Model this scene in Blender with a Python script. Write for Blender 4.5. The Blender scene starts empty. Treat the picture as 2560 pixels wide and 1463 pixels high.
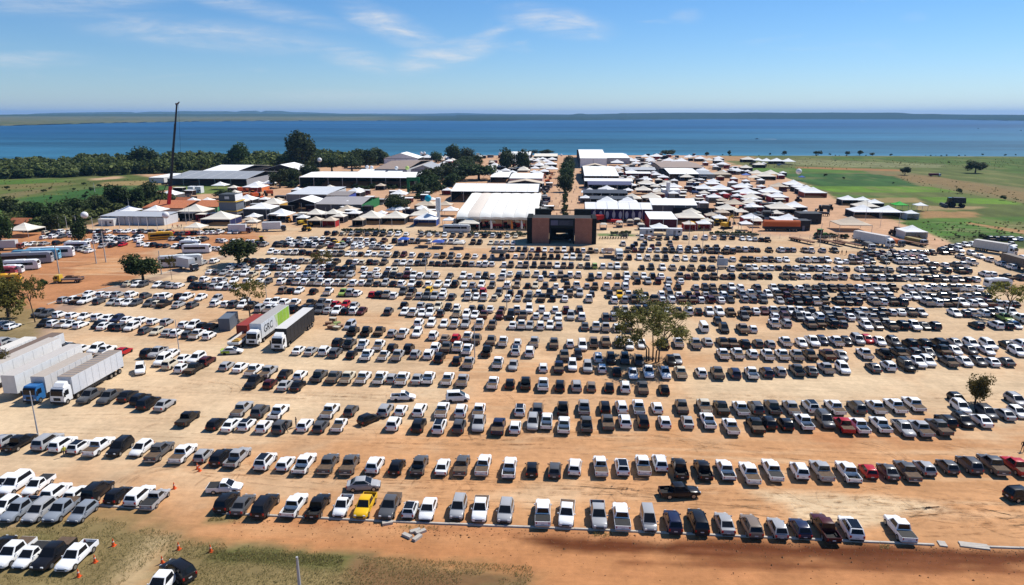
import bpy, bmesh, math, random
import numpy as np
from mathutils import Vector, Matrix, Euler

random.seed(7)
RNG = np.random.default_rng(11)
R = math.radians
S = bpy.context.scene
COL = S.collection

# ------------------------------------------------------------------ camera
F_PX, CX, CY = 1706.7, 1280.0, 731.5          # photograph is 2560 x 1463, 24 mm equivalent lens
CAM_H, PITCH, YAW = 48.0, 14.57, 4.22
cam_d = bpy.data.cameras.new('camera')
cam_d.lens = 24.0; cam_d.sensor_width = 36.0; cam_d.clip_start = 0.5; cam_d.clip_end = 90000
cam = bpy.data.objects.new('camera', cam_d); COL.objects.link(cam)
cam.location = (0, 0, CAM_H)
cam.rotation_euler = (R(90 - PITCH), 0, R(YAW))
S.camera = cam
CAM_R = Euler((R(90 - PITCH), 0, R(YAW)), 'XYZ').to_matrix()

def G(px, py, z=0.0):
    """the place on the horizontal plane z that the photograph shows at px, py"""
    d = CAM_R @ Vector(((px - CX) / F_PX, -(py - CY) / F_PX, -1))
    t = (z - CAM_H) / d.z
    return Vector((d.x * t, d.y * t, z))

def ppm(px, py, z=0.0):
    """photograph pixels per metre there"""
    p = G(px, py, z)
    v = CAM_R.transposed() @ (p - Vector((0, 0, CAM_H)))
    return F_PX / -v.z

# ------------------------------------------------------------------ light
SUN_AZ, SUN_EL = 48.0, 51.0                     # degrees right of +Y, above the horizon
sv = Vector((math.sin(R(SUN_AZ)) * math.cos(R(SUN_EL)), math.cos(R(SUN_AZ)) * math.cos(R(SUN_EL)), math.sin(R(SUN_EL))))
sun_d = bpy.data.lights.new('sun', 'SUN'); sun_d.energy = 5.0; sun_d.angle = R(0.53); sun_d.color = (1.0, 0.955, 0.88)
sun = bpy.data.objects.new('sun', sun_d); COL.objects.link(sun)
sun.rotation_euler = sv.to_track_quat('Z', 'Y').to_euler(); sun.location = (0, 0, 300)
S.view_settings.view_transform = 'Standard'; S.view_settings.look = 'None'
S.view_settings.exposure = 0.3; S.view_settings.gamma = 1.0; S.view_settings.use_curve_mapping = False
S.cycles.max_bounces = 4; S.cycles.diffuse_bounces = 2; S.cycles.glossy_bounces = 2
S.cycles.transmission_bounces = 2; S.cycles.transparent_max_bounces = 6; S.cycles.volume_bounces = 0
S.cycles.sample_clamp_indirect = 6.0
S.cycles.use_denoising = True

W = bpy.data.worlds.new('World'); S.world = W; W.use_nodes = True
nt = W.node_tree; nt.nodes.clear()
def N(t, kind, **kw):
    n = t.nodes.new(kind)
    for k, v in kw.items():
        if k.startswith('i_'):
            n.inputs[k[2:].replace('_', ' ')].default_value = v
        else:
            setattr(n, k, v)
    return n
def L(t, a, b): t.links.new(a, b)
def MATH(t, op, a, b=None, clamp=False):
    n = t.nodes.new('ShaderNodeMath'); n.operation = op; n.use_clamp = clamp
    for i, x in enumerate((a, b)):
        if x is None: continue
        if isinstance(x, (int, float)): n.inputs[i].default_value = x
        else: t.links.new(x, n.inputs[i])
    return n.outputs[0]
def MIXC(t, fac, a, b, mode='MIX'):
    n = t.nodes.new('ShaderNodeMix'); n.data_type = 'RGBA'; n.blend_type = mode
    for s, x in ((n.inputs[0], fac), (n.inputs[6], a), (n.inputs[7], b)):
        if isinstance(x, (int, float)): s.default_value = x
        elif isinstance(x, (tuple, list)): s.default_value = (*x[:3], 1)
        else: t.links.new(x, s)
    return n.outputs[2]
def SMOOTH(t, x, a, b):
    n = t.nodes.new('ShaderNodeMapRange'); n.interpolation_type = 'SMOOTHSTEP'
    t.links.new(x, n.inputs[0]); n.inputs[1].default_value = a; n.inputs[2].default_value = b
    return n.outputs[0]

sky = N(nt, 'ShaderNodeTexSky', sky_type='NISHITA', sun_disc=False)
sky.sun_elevation = R(SUN_EL); sky.sun_rotation = R(SUN_AZ)
sky.altitude = 400; sky.air_density = 1.0; sky.dust_density = 0.1; sky.ozone_density = 3.5
# a polarised, deep tropical blue: the sky's own colour with more saturation
hs = N(nt, 'ShaderNodeHueSaturation'); hs.inputs['Hue'].default_value = 0.497; hs.inputs['Saturation'].default_value = 1.14; hs.inputs['Value'].default_value = 1.46
L(nt, MIXC(nt, 1.0, sky.outputs[0], (.83, .955, 1.17), 'MULTIPLY'), hs.inputs['Color'])
tc = N(nt, 'ShaderNodeTexCoord')
sep = N(nt, 'ShaderNodeSeparateXYZ'); L(nt, tc.outputs['Generated'], sep.inputs[0])
az = MATH(nt, 'ARCTAN2', sep.outputs[0], sep.outputs[1])
el = MATH(nt, 'ARCSINE', sep.outputs[2])
ae = N(nt, 'ShaderNodeCombineXYZ'); L(nt, az, ae.inputs[0]); L(nt, el, ae.inputs[1])
# cirrus: streaky noise gathered into the wisps of the day and thin streaks elsewhere
def wisp(azc, elc, la, lb, rot, amp):
    m = N(nt, 'ShaderNodeMapping', vector_type='TEXTURE')
    m.inputs['Location'].default_value = (azc, elc, 0); m.inputs['Rotation'].default_value = (0, 0, R(rot)); m.inputs['Scale'].default_value = (la, lb, 1)
    L(nt, ae.outputs[0], m.inputs[0])
    ln = N(nt, 'ShaderNodeVectorMath', operation='LENGTH'); L(nt, m.outputs[0], ln.inputs[0])
    return MATH(nt, 'MULTIPLY', SMOOTH(nt, ln.outputs['Value'], 1.0, 0.15), amp)
def px_az(px): return math.atan((px - CX) / F_PX) - R(YAW)
def px_el(py): return math.atan((289 - py) / F_PX)
wl = [(1110, 155, .105, .024, 12, .95), (1000, 90, .10, .026, -20, .75), (1385, 78, .10, .026, -9, .75), (1430, 90, .06, .012, -20, .6),
      (920, 165, .085, .020, -12, .6), (560, 120, .23, .026, -3, .62), (300, 50, .16, .03, 8, .62), (680, 60, .17, .017, -10, .45),
      (100, 185, .11, .012, 3, .4), (1180, 125, .1, .012, 20, .5), (850, 245, .12, .012, 0, .25), (1690, 70, .03, .012, 0, .25), (2220, 95, .02, .008, 0, .25)]
acc = None
for px, py, la, lb, rot, amp in wl:
    w_ = wisp(px_az(px), px_el(py), la, lb, rot, amp)
    acc = w_ if acc is None else MATH(nt, 'MAXIMUM', acc, w_)
mp = N(nt, 'ShaderNodeMapping'); mp.inputs['Scale'].default_value = (5.5, 34, 1); mp.inputs['Rotation'].default_value = (0, 0, R(6)); L(nt, ae.outputs[0], mp.inputs[0])
nz = N(nt, 'ShaderNodeTexNoise', i_Scale=1.0, i_Detail=9.0, i_Roughness=.62, i_Distortion=1.3); L(nt, mp.outputs[0], nz.inputs['Vector'])
mp2 = N(nt, 'ShaderNodeMapping'); mp2.inputs['Scale'].default_value = (30, 110, 1); mp2.inputs['Rotation'].default_value = (0, 0, R(-14)); L(nt, ae.outputs[0], mp2.inputs[0])
nz2 = N(nt, 'ShaderNodeTexNoise', i_Scale=1.0, i_Detail=6.0, i_Roughness=.6, i_Distortion=.6); L(nt, mp2.outputs[0], nz2.inputs['Vector'])
stre = MATH(nt, 'MULTIPLY', SMOOTH(nt, nz.outputs[0], .30, .72), SMOOTH(nt, nz2.outputs[0], .12, .66))
faint = MATH(nt, 'MULTIPLY', SMOOTH(nt, nz.outputs[0], .56, .85), .22)
cl = MATH(nt, 'MULTIPLY', MATH(nt, 'ADD', MATH(nt, 'MULTIPLY', acc, MATH(nt, 'ADD', stre, .12)), faint), .95, True)
above = SMOOTH(nt, sep.outputs[2], 0.0, 0.03)
cl = MATH(nt, 'MULTIPLY', cl, above)
skyc = MIXC(nt, cl, hs.outputs[0], (11.5, 11.9, 12.3))
bg = N(nt, 'ShaderNodeBackground', i_Strength=0.055); L(nt, skyc, bg.inputs[0])
W.cycles.sampling_method = 'MANUAL'; W.cycles.sample_map_resolution = 256
wo = N(nt, 'ShaderNodeOutputWorld'); L(nt, bg.outputs[0], wo.inputs[0])

# ------------------------------------------------------------------ helpers
def tag(o, label=None, cat=None, group=None, kind=None):
    if label: o['label'] = label
    if cat: o['category'] = cat
    if group: o['group'] = group
    if kind: o['kind'] = kind
    return o

class MB:
    """collects shapes for one mesh"""
    def __init__(self): self.v = []; self.f = []
    def add(self, v, f):
        b = len(self.v); self.v += [tuple(p) for p in v]; self.f += [tuple(b + i for i in q) for q in f]; return self
    def box(self, x0, x1, y0, y1, z0, z1, tx=0, ty=0):
        return self.add([(x0, y0, z0), (x1, y0, z0), (x1, y1, z0), (x0, y1, z0), (x0 + tx, y0 + ty, z1), (x1 - tx, y0 + ty, z1), (x1 - tx, y1 - ty, z1), (x0 + tx, y1 - ty, z1)],
                        [(3, 2, 1, 0), (4, 5, 6, 7), (0, 1, 5, 4), (1, 2, 6, 5), (2, 3, 7, 6), (3, 0, 4, 7)])
    def cyl(self, x, y, z0, z1, r0, r1=None, n=8, x1=None, y1=None):
        r1 = r0 if r1 is None else r1; x1 = x if x1 is None else x1; y1 = y if y1 is None else y1
        a = [2 * math.pi * i / n for i in range(n)]
        v = [(x + r0 * math.cos(t), y + r0 * math.sin(t), z0) for t in a] + [(x1 + r1 * math.cos(t), y1 + r1 * math.sin(t), z1) for t in a]
        f = [(i, (i + 1) % n, n + (i + 1) % n, n + i) for i in range(n)] + [tuple(range(n - 1, -1, -1)), tuple(range(n, 2 * n))]
        return self.add(v, f)
    def wheel(self, x0, x1, y, z, r, n=12):
        a = [2 * math.pi * i / n for i in range(n)]
        v = [(x0, y + r * math.cos(t), z + r * math.sin(t)) for t in a] + [(x1, y + r * math.cos(t), z + r * math.sin(t)) for t in a]
        f = [(n + i, n + (i + 1) % n, (i + 1) % n, i) for i in range(n)] + [tuple(range(n)), tuple(range(2 * n - 1, n - 1, -1))]
        return self.add(v, f)
    def tube(self, pts, rad, n=6):
        rings = []; pts = [Vector(p) for p in pts]
        for i, p in enumerate(pts):
            d = (pts[min(i + 1, len(pts) - 1)] - pts[max(i - 1, 0)]).normalized()
            u = d.cross(Vector((0, 0, 1)) if abs(d.z) < .9 else Vector((1, 0, 0))).normalized(); w = d.cross(u)
            r = rad[i] if isinstance(rad, (list, tuple)) else rad
            rings.append([tuple(p + (u * math.cos(t) + w * math.sin(t)) * r) for t in [2 * math.pi * k / n for k in range(n)]])
        v = [q for rg in rings for q in rg]; m = len(pts)
        f = [(i * n + k, i * n + (k + 1) % n, (i + 1) * n + (k + 1) % n, (i + 1) * n + k) for i in range(m - 1) for k in range(n)]
        f += [tuple(range(n - 1, -1, -1)), tuple(range((m - 1) * n, m * n))]
        return self.add(v, f)
    def loft(self, secs, cap=True):
        n = len(secs[0]); v = [p for s in secs for p in s]; m = len(secs)
        f = [(i * n + k, i * n + (k + 1) % n, (i + 1) * n + (k + 1) % n, (i + 1) * n + k) for i in range(m - 1) for k in range(n)]
        if cap: f += [tuple(range(n - 1, -1, -1)), tuple(range((m - 1) * n, m * n))]
        return self.add(v, f)
    def quad(self, a, b, c, d): return self.add([a, b, c, d], [(0, 1, 2, 3)])
    def xform(self, mat):
        self.v = [tuple(mat @ Vector(p)) for p in self.v]; return self
    def mesh(self, name, mat=None, smooth=None):
        me = bpy.data.meshes.new(name); me.from_pydata(self.v, [], self.f)
        bm = bmesh.new(); bm.from_mesh(me); bmesh.ops.recalc_face_normals(bm, faces=bm.faces); bm.to_mesh(me); bm.free()
        if mat: me.materials.append(mat)
        if smooth:
            for p in me.polygons: p.use_smooth = True
            me.set_sharp_from_angle(angle=R(smooth))
        return me

def link(name, me, parent=None, loc=None, rz=None, color=None):
    o = bpy.data.objects.new(name, me); COL.objects.link(o)
    if parent is not None: o.parent = parent
    if loc is not None: o.location = loc
    if rz is not None: o.rotation_euler = (0, 0, rz)
    if color is not None: o.color = (*color[:3], 1)
    return o
def thing(name, label, cat, loc, rz=0.0, group=None):
    o = bpy.data.objects.new(name, None); COL.objects.link(o); o.empty_display_size = .3
    o.location = loc; o.rotation_euler = (0, 0, rz)
    return tag(o, label, cat, group)
def part(name, mb, mat, parent, smooth=None, color=None, loc=None):
    return link(name, mb.mesh(name, mat, smooth), parent, loc, None, color)

ORD = ['zeroth', 'first', 'second', 'third', 'fourth', 'fifth', 'sixth', 'seventh', 'eighth', 'ninth', 'tenth', 'eleventh', 'twelfth', 'thirteenth', 'fourteenth', 'fifteenth', 'sixteenth',
       'seventeenth', 'eighteenth', 'nineteenth', 'twentieth']
def nth(i):
    if i <= 20: return ORD[i]
    if i >= 80: return str(i) + 'th'
    t = {20: 'twenty', 30: 'thirty', 40: 'forty', 50: 'fifty', 60: 'sixty', 70: 'seventy'}[i // 10 * 10]
    return t.replace('ty', 'tieth') if i % 10 == 0 else t + '-' + ORD[i % 10]

# ------------------------------------------------------------------ materials
MATS = {}
def mat(name, col, rough=.7, spec=.3, metal=0.0, noise=0.12, nscale=1.5, bump=0.0, bscale=8.0, coord='Object', obj_color=False, emit=None):
    if name in MATS: return MATS[name]
    m = bpy.data.materials.new(name); m.use_nodes = True; t = m.node_tree; b = t.nodes['Principled BSDF']
    b.inputs['Roughness'].default_value = rough; b.inputs['Specular IOR Level'].default_value = spec; b.inputs['Metallic'].default_value = metal
    tc_ = N(t, 'ShaderNodeTexCoord')
    base = (*col, 1)
    if obj_color:
        oi = N(t, 'ShaderNodeObjectInfo'); src = oi.outputs['Color']
    else:
        rgb = N(t, 'ShaderNodeRGB'); rgb.outputs[0].default_value = base; src = rgb.outputs[0]
    if noise:
        nz_ = N(t, 'ShaderNodeTexNoise', i_Scale=nscale, i_Detail=5.0, i_Roughness=.6); L(t, tc_.outputs[coord], nz_.inputs['Vector'])
        k = MATH(t, 'ADD', MATH(t, 'MULTIPLY', MATH(t, 'SUBTRACT', nz_.outputs[0], .5), noise * 4), 1.0)
        vm = N(t, 'ShaderNodeVectorMath', operation='SCALE'); L(t, src, vm.inputs[0]); L(t, k, vm.inputs['Scale']); src = vm.outputs[0]
    L(t, src, b.inputs['Base Color'])
    if bump:
        nb = N(t, 'ShaderNodeTexNoise', i_Scale=bscale, i_Detail=4.0); L(t, tc_.outputs[coord], nb.inputs['Vector'])
        bp = N(t, 'ShaderNodeBump', i_Strength=bump, i_Distance=.1); L(t, nb.outputs[0], bp.inputs['Height']); L(t, bp.outputs[0], b.inputs['Normal'])
    MATS[name] = m
    return m
M_obj = mat('painted_surface', (1, 1, 1), .6, .25, obj_color=True, noise=.07)
M_metal = mat('galvanised_steel', (.42, .43, .44), .45, .5, .6, noise=.08)
M_conc = mat('concrete', (.42, .38, .33), .85, .2, noise=.2, nscale=.8, bump=.2)
M_tyre = mat('tyre_rubber', (.018, .017, .016), .8, .2, noise=.15)
M_rim = mat('wheel_rim', (.38, .38, .38), .35, .5, .7, noise=.1)
M_glass = mat('window_glass', (.010, .011, .013), .06, .28, noise=0)
M_dark = mat('dark_plastic', (.02, .02, .021), .6, .3, noise=.1)
M_canvas = mat('tent_canvas', (1, 1, 1), .75, .15, obj_color=True, noise=.035, nscale=.6, bump=.08, bscale=1.2)
_t = M_canvas.node_tree; _b = _t.nodes['Principled BSDF']; _tr = N(_t, 'ShaderNodeBsdfTranslucent'); _mx = N(_t, 'ShaderNodeMixShader'); _mx.inputs[0].default_value = .12   # woven fabric lets light through
L(_t, _b.inputs['Base Color'].links[0].from_socket, _tr.inputs[0]); L(_t, _b.outputs[0], _mx.inputs[1]); L(_t, _tr.outputs[0], _mx.inputs[2]); L(_t, _mx.outputs[0], _t.nodes['Material Output'].inputs['Surface'])
M_fabric = mat('stand_fabric', (1, 1, 1), .85, .1, obj_color=True, noise=.1, nscale=1.0)
M_roofm = mat('metal_roofing', (1, 1, 1), .55, .3, .15, obj_color=True, noise=.08, nscale=.25)
M_tile = mat('clay_tile', (.42, .15, .07), .85, .15, noise=.25, nscale=1.2, bump=.4, bscale=5)
M_rust = mat('rusty_steel', (.16, .08, .045), .85, .2, .1, noise=.3, nscale=1.5)
M_red_l = mat('tail_lamp', (.35, .01, .008), .25, .5, noise=0)
M_lamp = mat('head_lamp', (.62, .64, .66), .15, .6, noise=0)
M_plate = mat('number_plate', (.55, .55, .53), .5, .3, noise=0)
M_bed = mat('bed_liner', (.022, .021, .02), .8, .2, noise=.2)
M_cover = mat('dusty_bed_cover', (.115, .078, .052), .85, .15, noise=.25, nscale=2.0)
M_coverk = mat('black_bed_cover', (.03, .029, .028), .7, .2, noise=.2)
M_cone = mat('cone_plastic', (.75, .10, .02), .5, .3, noise=.05)
M_wood = mat('timber', (.20, .10, .05), .8, .2, noise=.3, nscale=2)

def paint_material(name, attr=False):
    m = bpy.data.materials.new(name); m.use_nodes = True; t = m.node_tree; b = t.nodes['Principled BSDF']
    b.inputs['Roughness'].default_value = .34; b.inputs['Specular IOR Level'].default_value = .18
    b.inputs['Coat Weight'].default_value = .2; b.inputs['Coat Roughness'].default_value = .12
    if attr:
        a = N(t, 'ShaderNodeAttribute', attribute_name='paint'); L(t, a.outputs['Color'], b.inputs['Base Color']); return m
    oi = N(t, 'ShaderNodeObjectInfo'); tc_ = N(t, 'ShaderNodeTexCoord')
    so = N(t, 'ShaderNodeSeparateXYZ'); L(t, tc_.outputs['Object'], so.inputs[0])
    sg = N(t, 'ShaderNodeSeparateXYZ'); L(t, tc_.outputs['Generated'], sg.inputs[0])
    nz_ = N(t, 'ShaderNodeTexNoise', i_Scale=2.2, i_Detail=5.0); L(t, tc_.outputs['Object'], nz_.inputs['Vector'])
    low = SMOOTH(t, so.outputs[2], .95, .25); tail = SMOOTH(t, sg.outputs[1], .07, .02)
    d = MATH(t, 'MAXIMUM', MATH(t, 'MULTIPLY', low, .26), MATH(t, 'MULTIPLY', tail, .08))
    d = MATH(t, 'MULTIPLY', MATH(t, 'MULTIPLY', d, MATH(t, 'ADD', nz_.outputs[0], .25)), MATH(t, 'ADD', MATH(t, 'MULTIPLY', oi.outputs['Random'], .8), .25), True)
    L(t, MIXC(t, d, oi.outputs['Color'], (.24, .14, .08)), b.inputs['Base Color'])
    L(t, MATH(t, 'ADD', MATH(t, 'MULTIPLY', d, .5), .3), b.inputs['Roughness'])
    L(t, MATH(t, 'MULTIPLY', MATH(t, 'SUBTRACT', 1.0, d), .2), b.inputs['Coat Weight'])
    return m
M_paint = paint_material('car_paint'); M_paintf = paint_material('car_paint_rows', True)

# ------------------------------------------------------------------ noise on the ground
def vnoise(x, y, seed=0):
    xi = np.floor(x).astype(np.int64); yi = np.floor(y).astype(np.int64); fx = x - xi; fy = y - yi
    fx = fx * fx * (3 - 2 * fx); fy = fy * fy * (3 - 2 * fy)
    def h(a, b):
        n = (a * 374761393 + b * 668265263 + seed * 974711) & 0x7fffffff
        n = ((n ^ (n >> 13)) * 1274126177) & 0x7fffffff
        return ((n ^ (n >> 16)) & 0xffff) / 65535.0
    return (h(xi, yi) * (1 - fx) + h(xi + 1, yi) * fx) * (1 - fy) + (h(xi, yi + 1) * (1 - fx) + h(xi + 1, yi + 1) * fx) * fy
def fbm(x, y, seed=0, o=4):
    s = 0; a = .5; tot = 0
    for i in range(o):
        s = s + a * vnoise(x * 2 ** i, y * 2 ** i, seed + i); tot += a; a *= .5
    return s / tot

# shoreline of the lake, near side
shore_px = [(-500, 402), (0, 404), (400, 399), (950, 391), (1400, 388), (1800, 389), (2200, 390), (2560, 391.5), (3100, 394)]
shore = [G(*p) for p in shore_px]
SX = np.array([p.x for p in shore]); SY = np.array([p.y for p in shore])
def shore_y(x): return np.interp(x, SX, SY)

# ------------------------------------------------------------------ the ground
TAN = (.49, .345, .21); PINK = (.45, .27, .16); RED = (.38, .165, .07); ORG = (.47, .245, .113); PALE = (.56, .42, .265)
GRD = (.20, .15, .066); GRN = (.10, .105, .032)
def inpoly(px, py, poly):
    inside = np.zeros(px.shape, bool); n = len(poly)
    dmin = np.full(px.shape, 1e9)
    for i in range(n):
        x0, y0 = poly[i]; x1, y1 = poly[(i + 1) % n]
        c = ((y0 > py) != (y1 > py))
        with np.errstate(divide='ignore', invalid='ignore'):
            xs = (x1 - x0) * (py - y0) / (y1 - y0 + 1e-12) + x0
        inside ^= c & (px < xs)
        dx, dy = x1 - x0, y1 - y0; l2 = dx * dx + dy * dy + 1e-9
        t = np.clip(((px - x0) * dx + (py - y0) * dy) / l2, 0, 1)
        dmin = np.minimum(dmin, np.hypot(px - x0 - t * dx, py - y0 - t * dy))
    return np.where(inside, dmin, -dmin)
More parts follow.
